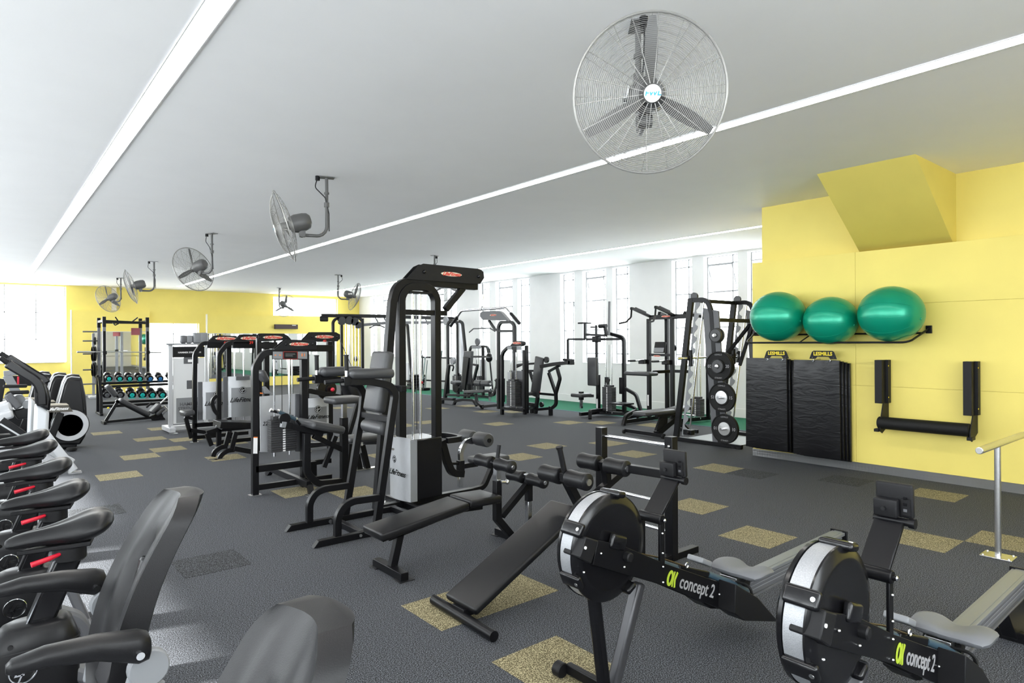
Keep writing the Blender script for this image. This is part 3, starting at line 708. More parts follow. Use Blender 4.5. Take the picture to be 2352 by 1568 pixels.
def lat_tower():
    R = root('pulldown_tower', (3.5, 5.6, 0), 'tallest machine, black pulldown tower with silver shroud and curved lat bar', 'machine')
    Y = 5.6
    cT = Cr(830, 580, 4.9)
    # rear leaning post which becomes the top boom
    P = aY(Y, (880, 1000), *cT((345, 560), (385, 400), (480, 325), (620, 330), (1290, 382)))
    base = V((P[0].x - 0.06, Y, 0.05)); 
    part(R, 'rear_post_and_boom', BLK, ('bar', [V((2.93, Y, 0.03))] + P[1:], 'Y', 0.075, 0.075, 0.17), bev=0.004)
    l, r = aY(Y, *cT((440, 900), (840, 900)))
    zt = aY(Y, *cT((640, 385)))[0].z
    part(R, 'stack_arch', BLK, ('bar', [(l.x, Y, 0.06), (l.x, Y, zt), (r.x, Y, zt), (r.x, Y, 0.06)], 'Y', 0.085, 0.075, 0.15), bev=0.004)
    zc = aY(Y, *cT((700, 675)))[0].z
    part(R, 'arch_crossbar', BLK, ('bar', [(l.x, Y, zc), (r.x + 0.12, Y, zc)], 'Y', 0.06, 0.05), bev=0.003)
    part(R, 'boom_strut', BLK, ('bar', aY(Y, *cT((945, 640), (1140, 400))), 'Y', 0.06, 0.06), bev=0.003)
    part(R, 'pulley_carriage', BLK, ('bb', (l.x + 0.08, Y - 0.06, zt - 0.07), (r.x - 0.08, Y + 0.06, zt - 0.05)), bev=0.003)
    crown = aY(Y - 0.05, *cT((505, 298), (640, 150), (700, 123), (1335, 183), (1375, 215), (1383, 285), (1340, 350), (1290, 355)))
    part(R, 'crown_panel', PLA, ('prism', crown, (0, 0.012, 0)), bev=0.003)
    part(R, 'crown_panel', PLA, ('prism', shift(crown, dy=0.09), (0, 0.012, 0)), bev=0.003)
    part(R, 'bolt', BLKG, *[('ball', p, 0.018, {'seg': 12}) for p in aY(Y - 0.055, *cT((710, 215), (1320, 268)))], kind='stuff')
    xd = (crown[3] - crown[2]).normalized()
    logo_oval(R, at(*cT((1015, 243))[0], Y=Y - 0.052), xd, 'Z', 0.26)
    for px in (577, 660):
        x = aY(Y, *cT((px, 900)))[0].x
        part(R, 'guide_rod', CHR, ('rod', [(x, Y - 0.0, 0.2), (x, Y, zt - 0.06)], 0.0125))
    x = aY(Y, *cT((618, 900)))[0].x
    part(R, 'cable', BLKG, ('rod', [(x, Y, 0.75), (x, Y, zt - 0.06)], 0.004, {'seg': 6}))
    # shroud: curved silver face towards the left, black box behind it
    zs = at(945, 1012, X=3.19).z
    part(R, 'side_cover', BLKG, ('bb', (3.20, 5.42, 0.09), (3.56, 5.79, zs)), bev=0.012)
    n = 12; o = []
    for k in range(n + 1):
        t = k / n; y = 5.405 + 0.40 * t; o.append(V((3.185 - 0.035 * math.sin(PI * t), y, 0.085)))
    bot = o + [p + V((0.012, 0, 0)) for p in reversed(o)]
    rings = []
    part(R, 'shroud', SHR, ('prism', bot, (0.0, 0, zs - 0.085 + 0.02)))
    part(R, 'shroud_side', GRY, ('prism', [(3.187, 5.404, 0.085), (3.26, 5.402, 0.085), (3.26, 5.41, 0.085), (3.187, 5.415, 0.085)], (0, 0, zs - 0.085)))
    text(R, 'shroud_lettering', BLKG, 'LifeFitness', 0.078, (3.150, 5.60, 0.345), (0, -1, 0), 'Z', shear=0.45, sx=0.95, bold=0.0012)
    part(R, 'emblem_disc', BLKG, ('cyl', (3.150, 5.655, 0.475), 'X', 0.036, 0.004, {'seg': 28}))
    lf_round(R, (3.146, 5.655, 0.475), (0, -1, 0), 'Z', 0.03, SHR)
    part(R, 'base_rail', BLK, ('bar', [(2.93, Y, 0.035), (4.05, Y, 0.035)], 'Y', 0.075, 0.06), ('bar', [(3.22, Y - 0.33, 0.03), (3.22, Y + 0.33, 0.03)], 'Z', 0.06, 0.05), bev=0.003, kind='stuff')
    part(R, 'foot_plate', STL, ('bb', (3.1, 5.82, 0), (3.2, 5.92, 0.008)))
    # handle hoop around the front, seat arm, chrome thigh-roller arc
    hp = aY(Y, *c4((110, 110)))[0]
    zh = at(*c4((560, 165))[0], Y=5.6).z
    X1 = at(*c4((560, 165))[0], Y=5.6).x
    part(R, 'seat_hoop', BLK, ('bar', [(l.x + 0.05, Y + 0.19, zh), (X1 - 0.02, Y + 0.19, zh), (X1, Y, zh), (X1 - 0.02, Y - 0.19, zh), (r.x + 0.0, Y - 0.19, zh)], 'Z', 0.055, 0.045, 0.14), bev=0.003)
    sa = aY(Y, *c4((445, 200), (500, 400), (540, 495), (640, 500)))
    part(R, 'seat_arm', BLK, ('bar', sa, 'Y', 0.07, 0.07, 0.1), bev=0.003)
    part(R, 'seat_post_sleeve', BLK, ('bar', aY(Y, *c4((618, 380), (618, 520))), 'Y', 0.065, 0.065), ('rod', aY(Y, *c4((540, 408), (600, 408))), 0.014, {'seg': 10}), bev=0.003, kind='stuff')
    part(R, 'chrome_post', CHR, ('bar', aY(Y, *c4((615, 520), (615, 618))), 'Y', 0.045, 0.045), bev=0.003)
    part(R, 'roller_arc', CHR, ('bar', aY(Y, *c4((622, 385), (618, 300), (660, 210), (745, 180))), 'Y', 0.04, 0.05, 0.1), bev=0.003)
    c = aY(Y, *c4((752, 178)))[0]
    for s in (-1, 1):
        part(R, 'foam_roller', VGR, ('lathe', c + V((0, s * 0.02, 0)), (0, s, 0), [(0.03, 0), (0.066, 0.01), (0.074, 0.03), (0.074, 0.2), (0.066, 0.215), (0.02, 0.22)], {'seg': 20}))
    part(R, 'roller_knob', BLKG, ('cyl', c + V((0, -0.245, 0)), 'Y', 0.022, 0.02))
    ca = aY(Y, *c4((640, 430), (750, 445)))
    part(R, 'seat_frame', BLK, ('bar', [ca[0], V((4.12, Y, ca[0].z))], 'Y', 0.06, 0.05), bev=0.003)
    zp = at(*c4((860, 340))[0], Y=Y).z
    part(R, 'seat', VGR, ('pad', (at(*c4((870, 345))[0], Y=Y).x, Y, zp - 0.03), (0.40, 0.27, 0.065), 0.025))
    fr = at(*c4((890, 560))[0], Y=Y)
    part(R, 'front_leg', BLK, ('bar', [(fr.x + 0.02, Y, zp - 0.07), (fr.x + 0.0, Y, 0.22), (fr.x - 0.10, Y, 0.05), (4.0, Y, 0.035)], 'Y', 0.06, 0.05, 0.1), bev=0.003)
    # cable, carabiner and bar
    top = at(1108, 650, Y=Y); bar_c = at(1110, 710, Y=Y)
    part(R, 'lat_cable', BLKG, ('rod', [top, V((top.x, Y, bar_c.z + 0.13))], 0.004, {'seg': 6}))
    part(R, 'carabiner', STL, ('rod', [V((top.x + 0.012 * math.cos(a), Y, bar_c.z + 0.07 + 0.05 * math.sin(a))) for a in [2 * PI * k / 14 for k in range(14)]], 0.004, {'seg': 6, 'closed': True}), ('cyl', (top.x, Y, bar_c.z + 0.135), 'Z', 0.014, 0.05), kind='stuff')
    q = aY(Y, *cT((985, 760), (1150, 635), (1380, 648)))
    cx = top.x
    return R, cx, bar_c.z
_, LBX, LBZ = lat_tower()
def lat_bar():
    # curved bar hanging from the tower: its left half runs towards the far left, the right half towards the viewer
    A = [at(*p, Y=5.6) for p in Cr(830, 580, 4.9)((990, 755), (1145, 638), (1375, 648))]
    c = V((LBX, 5.6, LBZ))
    B = [V((c.x, 5.6 + d, c.z + h)) for d, h in ((0.62, -0.17), (0.40, 0.0), (0.0, 0.0), (-0.40, 0.0), (-0.62, -0.17))]
    R = root('lat_bar', c, 'long bent chrome lat bar hanging from the tall tower cable', 'bar')
    part(R, 'bar', CHR, ('rod', B, 0.0135, 0.1, {'seg': 10}))
    for s in (0, 1):
        a, b = (B[0], B[1]) if s == 0 else (B[4], B[3])
        part(R, 'grip', PLA, ('rod', [a, a.lerp(b, 0.62)], 0.0175, {'seg': 12}))
    part(R, 'swivel', STL, ('ball', c + V((0, 0, 0.012)), 0.022, {'seg': 12}))
lat_bar()
# ================================================================ ROWERS
cr, cs, cu, cv = Cr(1250, 960, 3.92), Cr(1250, 1168, 3.92), Cr(1560, 1200, 5.345), Cr(1700, 1068, 3.137)
def seat_shell(bm, c, lx, wy, h, dip, notch, nu=15, nv=19):
    # contoured seat: wide in Y, short in X, two raised lobes, a dip between them and a notch at the rear
    c = V(c)
    def P(u, v, lower):
        # u,v in -1..1 mapped to a rounded rectangle
        e = 4.0
        m = max(abs(u), abs(v), 1e-6); a = math.atan2(v, u)
        r = m / ((abs(math.cos(a)) ** e + abs(math.sin(a)) ** e) ** (1 / e)) if m > 1e-5 else 0
        x, y = r * math.cos(a), r * math.sin(a)
        if x > 0: x -= notch * x * math.exp(-(y / 0.3) ** 2)
        k = max(0.0, (r - 0.72) / 0.28)
        lobes = 1 - math.exp(-(y / 0.42) ** 2) * 0.9
        front = 0.35 * max(0, -x)
        z = h * (0.80 + 0.24 * (lobes + front * 0.6)) - dip * (1 - lobes) * max(0, x + 0.6) - h * 0.16 * k ** 2
        if lower: z = 0.0; x *= 0.97; y *= 0.97
        return c + V((x * lx / 2, y * wy / 2, z))
    T = [[bm.verts.new(P(-1 + 2 * i / (nu - 1), -1 + 2 * j / (nv - 1), False)) for j in range(nv)] for i in range(nu)]
    for i in range(nu - 1):
        for j in range(nv - 1): bm.faces.new((T[i][j], T[i + 1][j], T[i + 1][j + 1], T[i][j + 1]))
    per = [(i, 0) for i in range(nu)] + [(nu - 1, j) for j in range(1, nv)] + [(i, nv - 1) for i in range(nu - 2, -1, -1)] + [(0, j) for j in range(nv - 2, 0, -1)]
    top = [T[i][j] for i, j in per]
    low = [bm.verts.new(P(-1 + 2 * i / (nu - 1), -1 + 2 * j / (nv - 1), True)) for i, j in per]
    n = len(per)
    for k in range(n): bm.faces.new((top[k], low[k], low[(k + 1) % n], top[(k + 1) % n]))
    bm.faces.new(low)
def s_seat(bm, *a, **k): seat_shell(bm, *a, **k)
def make_rower():
    R = root('rowing_machine', (2.9, 1.95, 0), 'black rowing machine with grey seat, nearer the sit-up bench', 'rower', 'rowing machines')
    YN, YC, YFAR = 1.895, 1.95, 2.0
    wc = V((2.152, 0, 0.712)); RO = 0.232
    # flywheel housing: perforated band between two domed black shells
    part(R, 'far_shell', BLKG, ('lathe', (wc.x, 2.005, wc.z), 'Y', [(RO - 0.03, 0), (RO + 0.004, 0.006), (RO + 0.002, 0.02), (RO - 0.02, 0.035), (RO - 0.06, 0.05), (0, 0.05)], {'seg': 48}))
    part(R, 'perforated_band', mat('perforated_silver_band', (0.40, 0.41, 0.43), 0.45, 0.6, noise=0.12, nscale=260, bump=0.5, bscale=420), ('lathe', (wc.x, 1.935, wc.z), 'Y', [(RO - 0.002, -0.002), (RO, 0.0), (RO, 0.072)], {'seg': 64}))
    part(R, 'near_shell', BLKG, ('lathe', (wc.x, 1.938, wc.z), (0, -1, 0), [(RO - 0.02, -0.004), (RO + 0.006, -0.002), (RO + 0.005, 0.004), (RO - 0.006, 0.012), (RO - 0.028, 0.018), (RO - 0.036, 0.021), (RO - 0.05, 0.019), (0, 0.019)], {'seg': 64}))
    def bump(a0, name):
        a = math.radians(a0); n = V((math.cos(a), 0, math.sin(a))); t = V((-math.sin(a), 0, math.cos(a)))
        M = Matrix((t, V((0, 1, 0)), n)).transposed()
        c = wc + n * (RO + 0.004); c.y = 1.957
        o = part(R, name, BLKG, ('pad', c, (0.062, 0.115, 0.03), 0.012, M))
        part(o, 'screw', STL, ('cyl', c + V((0, -0.04, 0)) + n * 0.012, n, 0.008, 0.01))
    bump(150, 'shell_clip'); bump(205, 'shell_clip'); bump(78, 'shell_clip'); bump(-60, 'shell_clip')
    F = aY(YN, *cs((365, 250), (485, 285), (690, 325), (1035, 470), (1095, 495), (1340, 570), (1597, 668), (1590, 905), (1085, 695), (880, 640), (440, 505), (305, 455)))
    part(R, 'main_beam', BLK, ('prism', [F[1], F[2], F[3], F[4], F[6], F[7], F[8], F[10]], (0, 0.011, 0)), bev=0.002)
    part(R, 'main_beam', BLK, ('prism', shift([F[1], F[2], F[3], F[4], F[6], F[7], F[8], F[10]], dy=0.10), (0, 0.011, 0)), bev=0.002)
    part(R, 'beam_core', BLK, ('prism', shift([mid(F[1], F[10], 0.35), mid(F[3], F[9], 0.35), mid(F[6], F[7], 0.3), mid(F[6], F[7], 0.8), mid(F[4], F[8], 0.85), mid(F[1], F[10], 0.85)], dy=0.011), (0, 0.09, 0)), bev=0.002)
    hx = aY(YN - 0.003, *cs((365, 250), (485, 285), (465, 350), (415, 500), (305, 440), (320, 400)))
    part(R, 'front_cover', PLA, ('prism', shift(hx, dy=-0.006), (0, 0.10, 0)), bev=0.006)
    part(R, 'cover_screw', WHT, ('cyl', at(*cs((370, 352))[0], Y=YN - 0.010), 'Y', 0.0065, 0.006))
    b = [at(*p, Y=YN - 0.004) for p in cs((512, 402), (722, 524), (1065, 222), (1067, 400), (1070, 522), (1070, 662), (1577, 770), (357, 572))]
    part(R, 'bolt', STL, *[('ball', p, 0.0055, {'seg': 8}) for p in b], kind='stuff')
    part(R, 'hub_cover', BLKG, ('pad', at(*cs((660, 300))[0], Y=YN + 0.0), (0.10, 0.03, 0.065), 0.012, (0, 20, 0)))
    part(R, 'axle_knob', PLA, ('cyl', at(*cs((755, 435))[0], Y=YN - 0.012), 'Y', 0.022, 0.035, {'seg': 20, 'bev': 0.005}))
    # monitor post and arm
    pl = aY(YN, *cr((1042, 915), (1085, 915), (1090, 1300), (1045, 1300)))
    part(R, 'monitor_post', BLK, ('prism', [pl[0], pl[1], V((pl[1].x, YN, F[4].z - 0.02)), V((pl[0].x, YN, F[4].z - 0.02))], (0, 0.012, 0)), bev=0.002)
    part(R, 'monitor_post', BLK, ('prism', shift([pl[0], pl[1], V((pl[1].x, YN, F[4].z - 0.02)), V((pl[0].x, YN, F[4].z - 0.02))], dy=0.115), (0, 0.012, 0)), bev=0.002)
    part(R, 'post_plate', BLK, ('prism', shift([pl[0] + V((-0.05, 0, -0.06)), pl[0] + V((0, 0, -0.06)), V((pl[0].x, YN, F[4].z)), V((pl[0].x - 0.05, YN, F[4].z + 0.03))], dy=0.105), (0, 0.01, 0)), bev=0.002)
    piv = at(*cr((1055, 915))[0], Y=YN); 
    part(R, 'pivot', BLK, ('cyl', (piv.x, YN + 0.06, piv.z), 'Y', 0.024, 0.135, {'seg': 24, 'bev': 0.003}), ('cyl', (piv.x, YN - 0.01, piv.z), 'Y', 0.010, 0.02))
    part(R, 'pivot_bolt', CHR, ('ball', (piv.x, YN - 0.016, piv.z), 0.010, {'seg': 12}))
    tip = at(*cr((1235, 560))[0], Y=YN)
    dv = (tip - piv).normalized(); nn = dv.cross(V((0, 1, 0)))
    part(R, 'monitor_arm', BLK, ('bar', [V((piv.x, YN + 0.06, piv.z)), V((tip.x, YN + 0.06, tip.z))], 'Y', 0.105, 0.018), bev=0.004)
    part(R, 'hinge', BLK, ('cyl', (tip.x, YN + 0.05, tip.z), 'Y', 0.014, 0.13, {'seg': 18}), ('cyl', (tip.x, YN - 0.018, tip.z), 'Y', 0.019, 0.02, {'seg': 18}))
    # monitor seen from behind: a plate facing the seat, with a battery box and sockets
    q = [at(*p, Y=YN - 0.01) for p in cr((1333, 290), (1333, 512))]
    hgt = q[0].z - q[1].z
    mc = V((tip.x + 0.012, YN + 0.045, tip.z + 0.012 + hgt / 2 + 0.005))
    part(R, 'monitor', PLA, ('pad', mc, (0.028, 0.128, hgt * 1.05), 0.008, (0, -4, 0)))
    part(R, 'battery_box', PLA, ('pad', mc + V((-0.028, 0.020, -0.028)), (0.04, 0.082, hgt * 0.56), 0.006, (0, -4, 0)))
    part(R, 'socket_panel', PLA, ('box', mc + V((-0.016, -0.042, -0.02)), (0.006, 0.030, hgt * 0.5), (0, -4, 0)))
    for k in range(3): part(R, 'socket', DGR if k == 2 else BLKG, ('box', mc + V((-0.020, -0.041, 0.012 - k * 0.022)), (0.004, 0.012, 0.010), (0, -4, 0)))
    part(R, 'thumb_screw', PLA, ('cyl', mc + V((-0.052, 0.022, -0.03)), 'X', 0.008, 0.012, {'seg': 12}))
    # legs: an inverted V down to a cross foot with castors
    ft = V((2.20, 1.985, 0.05))
    a, b_ = at(*cs((415, 510))[0], Y=1.965), at(*cs((850, 660))[0], Y=1.965)
    part(R, 'front_leg', BLKG, ('bar', [a, ft + V((-0.03, 0, 0))], 'Y', 0.05, 0.05), bev=0.012)
    part(R, 'front_leg', mat('lit_leg_grey', (0.06, 0.06, 0.065), 0.3, 0.3), ('bar', [b_, ft + V((0.03, 0, 0))], 'Y', 0.055, 0.05), bev=0.012, label='leg coloured lighter grey for the light on it')  # lighter grey stands in for the light falling on this leg
    part(R, 'front_foot', BLK, ('bar', [(2.20, 1.72, 0.04), (2.20, 2.25, 0.04)], 'Z', 0.05, 0.035), bev=0.006)
    for y in (1.72, 2.27):
        part(R, 'castor', PLA, ('cyl', (2.165, y, 0.036), 'Y', 0.036, 0.05, {'seg': 24, 'bev': 0.005}))
    # handle, chain and foot boards
    h = aY(1.90, *cs((1105, 500), (1300, 548), (1500, 618), (1790, 742)))
    hc = mid(h[1], h[2], 0.25)
    hy = 0.0
    part(R, 'handle_grip', CBL, ('rod', [h[2] + V((0, 0.02, 0.012)), mid(h[2], h[3]) + V((0, 0.0, 0.016)), h[3] + V((0, -0.02, 0.008))], 0.0165, 0.05, {'seg': 14}))
    part(R, 'handle_grip', CBL, ('rod', [h[0] + V((0, 0.07, 0)), h[1] + V((-0.03, 0.05, 0.0))], 0.0165, {'seg': 14}))
    part(R, 'handle_block', BLK, ('bar', [h[1] + V((-0.03, 0.045, 0.002)), h[2] + V((0.0, 0.02, 0.01))], 'Y', 0.028, 0.034), bev=0.006)
    part(R, 'chain', mat('oiled_chain', (0.10, 0.07, 0.045), 0.4, 0.8), ('rod', aY(1.93, *cs((870, 405), (1040, 440), (1160, 480), (1330, 540))), 0.004, {'seg': 6}))
    part(R, 'swivel', CHR, ('rod', [h[1] + V((0.012 * math.cos(t), 0.01, 0.018 + 0.012 * math.sin(t))) for t in [2 * PI * k / 12 for k in range(12)]], 0.004, {'seg': 6, 'closed': True}))
    fb = aY(1.84, *cs((1600, 660), (1790, 765), (1985, 970), (1655, 950), (1590, 900)))
    fb = [V((p.x, 1.80, p.z)) for p in aY(1.88, *cs((1600, 640), (1800, 760), (1990, 975), (1680, 965), (1590, 900)))]
    part(R, 'foot_board', PLA, ('prism', fb, (0, 0.10, 0)), bev=0.004)
    part(R, 'foot_board', PLA, ('prism', shift(fb, dy=0.20), (0, 0.10, 0)), bev=0.004)
    part(R, 'foot_plate', GRY, ('pad', (3.02, 2.06, 0.43), (0.10, 0.10, 0.03), 0.008, (0, 25, 0)))
    for y in (1.86, 2.06):
        part(R, 'strap', RUB, ('rod', [(3.13, y - 0.05, 0.27), (3.11, y - 0.045, 0.34), (3.11, y + 0.045, 0.34), (3.13, y + 0.05, 0.27)], 0.008, 0.03, {'seg': 6}))
    # monorail, rear leg, seat
    r0, r1 = V((3.05, YC, 0.30)), V((4.46, YC, 0.325))
    part(R, 'monorail', mat('anodised_rail', (0.22, 0.23, 0.24), 0.4, 0.5), ('bar', [r0, r1], 'Y', 0.085, 0.02), bev=0.003)
    part(R, 'rail_top', mat('rail_stainless', (0.24, 0.25, 0.26), 0.4, 0.6), ('bar', shift([r0, r1], dz=0.0115), 'Y', 0.05, 0.003))
    part(R, 'rail_web', DGR, ('bar', shift([r0, r1], dz=-0.055), 'Y', 0.045, 0.09), bev=0.002)
    part(R, 'rail_flange', DGR, ('bar', shift([r0, r1], dz=-0.105), 'Y', 0.07, 0.012), bev=0.002)
    for k in range(3): part(R, 'rail_groove', GRY, ('bar', shift([r0, r1], dy=-0.0235, dz=-0.03 - 0.022 * k), 'Y', 0.002, 0.004))
    part(R, 'end_plate', BLK, ('bb', (4.46, YC - 0.055, 0.18), (4.475, YC + 0.055, 0.345)), bev=0.003)
    part(R, 'rear_leg', BLK, ('prism', [(4.05, YC - 0.035, 0.21), (4.42, YC - 0.035, 0.21), (4.36, YC - 0.035, 0.03), (4.22, YC - 0.035, 0.03)], (0, 0.07, 0)), ('bar', [(4.28, YC - 0.25, 0.025), (4.28, YC + 0.25, 0.025)], 'Z', 0.06, 0.045), bev=0.004)
    part(R, 'seat', mat('rower_seat_grey', (0.125, 0.13, 0.14), 0.5), ('seat', (3.205, 1.915, 0.352), 0.235, 0.31, 0.056, 0.018, 0.22), sub=1)
    part(R, 'seat_carriage', STL, ('bb', (3.12, 1.90, 0.315), (3.30, 2.0, 0.352)), bev=0.003)
    for y in (1.885, 2.01): part(R, 'seat_roller', RUB, ('cyl', (3.19, y, 0.318), 'Y', 0.03, 0.018, {'seg': 20}))
    # lettering on the beam
    a, b2 = [at(*p, Y=YN - 0.002) for p in cs((1105, 625), (1565, 770))]
    xd = (b2 - a).normalized(); zd = V((0, -1, 0)).cross(xd) * -1
    zd = V((0, 0, 1)); zd = (zd - xd * zd.dot(xd)).normalized()
    text(R, 'brand_lettering', LGR, 'concept 2', 0.092, at(*cs((1382, 706))[0], Y=YN - 0.003), xd, zd, sx=0.86, bold=0.0012)
    c = at(*cs((1158, 632))[0], Y=YN - 0.003)
    Q = lambda x, z: c + xd * x + zd * z
    ring = lambda rx, rz, x0=0: [Q(x0 + rx * math.cos(2 * PI * k / 24), rz * math.sin(2 * PI * k / 24)) for k in range(24)]
    part(R, 'brand_emblem', LIME, ('bar', [Q(-0.022 + 0.017 * math.cos(2 * PI * k / 20), 0.030 * math.sin(2 * PI * k / 20)) for k in range(20)], V((0, 1, 0)), 0.002, 0.014, {'closed': True}), ('bar', [Q(0.004, 0.036), Q(0.003, 0), Q(0.006, -0.036)], V((0, 1, 0)), 0.002, 0.009), ('bar', [Q(0.027, 0.036), Q(0.017, 0), Q(0.027, -0.036)], V((0, 1, 0)), 0.002, 0.012), kind='stuff')
    return R
rower = make_rower()
r2 = copy_tree(rower, (0.02, -0.985, 0), 'black rowing machine with grey seat, nearest the stainless handrail')
# ================================================================ HANDRAIL
def handrail():
    R = root('handrail', (5.84, 1.40, 0), 'stainless steel handrail on a round post with a square floor flange', 'handrail')
    z = 0.842
    part(R, 'rail', STL, ('rod', [(5.42, 1.40, z), (8.38, 1.40, z)], 0.025, {'seg': 24}))
    part(R, 'end_cap', STL, ('cyl', (5.417, 1.40, z), 'X', 0.0235, 0.008, {'seg': 24, 'bev': 0.003}))
    for x in (5.86, 7.9):
        part(R, 'post', STL, ('rod', [(x, 1.40, 0.0), (x, 1.40, z)], 0.021, {'seg': 24}))
        o = part(R, 'floor_flange', STL, ('bb', (x - 0.08, 1.30, 0), (x + 0.08, 1.50, 0.010)), bev=0.003)
        for sx in (-1, 1):
            for sy in (-1, 1): part(o, 'screw', STL, ('ball', (x + sx * 0.062, 1.40 + sy * 0.08, 0.011), 0.009, {'seg': 10}))
    part(R, 'wall_flange', STL, ('cyl', (8.40, 1.40, z), 'X', 0.045, 0.02, {'seg': 24}))
handrail()
# ================================================================ THINGS ON THE RIGHT YELLOW WALL
cw, cx2 = Cr(1700, 320, 3.137), Cr(1700, 740, 3.137)
def ball_rack():
    R = root('ball_rack', (8.3, 3.6, 1.6), 'long black wire wall rack holding three green gym balls', 'rack')
    XB = 8.02
    a, b, c = at(*cx2((105, 125))[0], X=XB), at(*cx2((130, 147))[0], X=XB), at(*cx2((1200, 147))[0], X=XB)
    m1, m2 = at(*cx2((145, 105))[0], X=8.42), at(*cx2((1365, 45))[0], X=8.42)
    zf = b.z
    pts = [(8.405, 4.80, m2.z - 0.02), (XB, 4.72, zf), (XB, c.y - 0.02, zf), (8.405, m2.y, m2.z)]
    part(R, 'front_bar', BLK, ('rod', pts, 0.012, 0.10, {'seg': 12}))
    part(R, 'rear_bar', BLK, ('rod', [(8.34, 4.78, 1.70), (8.34, m2.y + 0.05, 1.70)], 0.011, {'seg': 10}))
    part(R, 'cross_bar', BLK, ('rod', [(XB, 3.98, zf), (8.34, 3.98, 1.70)], 0.008, {'seg': 8}), kind='stuff')
    for y in (4.80, m2.y): part(R, 'wall_bracket', BLK, ('bb', (8.385, y - 0.03, m2.z - 0.055), (8.418, y + 0.03, m2.z + 0.035)), bev=0.004)
    return XB, zf
XB, zf = ball_rack()
for (cpx, rpx, lab) in (((1787, 727), 62.5, 'left green gym ball on the wall rack, beside the white window wall'), ((1908, 736), 60, 'smallest green gym ball, in the middle of the wall rack'), ((2046, 721), 75.5, 'largest green gym ball, at the right end of the wall rack')):
    Xc = 8.42 - 0.29
    for _i in range(4):
        c = at(*cpx, X=Xc); D = c.x * math.sin(YAW) + c.y * math.cos(YAW)
        r = rpx * D / F_PX * (0.955 if rpx < 70 else 0.885); Xc = 8.415 - r
    g = root('gym_ball', (c.x, c.y, c.z - r * 0.93), lab, 'exercise ball', 'green gym balls on the wall rack')
    part(g, 'ball', GRN, ('ball', c, r, (1, 1.03, 0.955), {'seg': 48}))
    ridges = [('rod', [c + V((math.cos(t) * math.cos(k), 1.03 * math.sin(t), 0.955 * math.cos(t) * math.sin(k))) * (r + 0.0005) for t in [(-0.9 + 1.8 * i / 14) for i in range(15)]], 0.0018, {'seg': 5}) for k in (2.2, 2.75, 3.3, 3.9)]
    part(g, 'moulded_rib', GRN, *ridges, kind='stuff')
    part(g, 'plug', GRN, ('cyl', c + V((-r * 0.2, -r * 1.03 * 0.95, -r * 0.2)), 'Y', 0.012, 0.02))
MATV = mat('wrinkled_black_mat_vinyl', (0.004, 0.004, 0.005), 0.27, spec=0.32, noise=0.15, nscale=30, bump=1.0, bscale=22)
def crinkle(m):
    nt = m.node_tree; b = nt.nodes['Principled BSDF']
    for n in nt.nodes:
        if n.bl_idname == 'ShaderNodeBump': n.inputs['Distance'].default_value = 0.006; n.inputs['Strength'].default_value = 0.5
        if n.bl_idname == 'ShaderNodeTexNoise' and n.inputs['Scale'].default_value == 22:
            n.inputs['Scale'].default_value = 13
            n.inputs['Detail'].default_value = 5; n.inputs['Distortion'].default_value = 1.2
            mp = nt.nodes.new('ShaderNodeMapping'); mp.inputs['Scale'].default_value = (1, 0.35, 1.2)
            nt.links.new(nt.nodes['Texture Coordinate'].outputs['Object'], mp.inputs['Vector']); nt.links.new(mp.outputs['Vector'], n.inputs['Vector'])
crinkle(MATV)
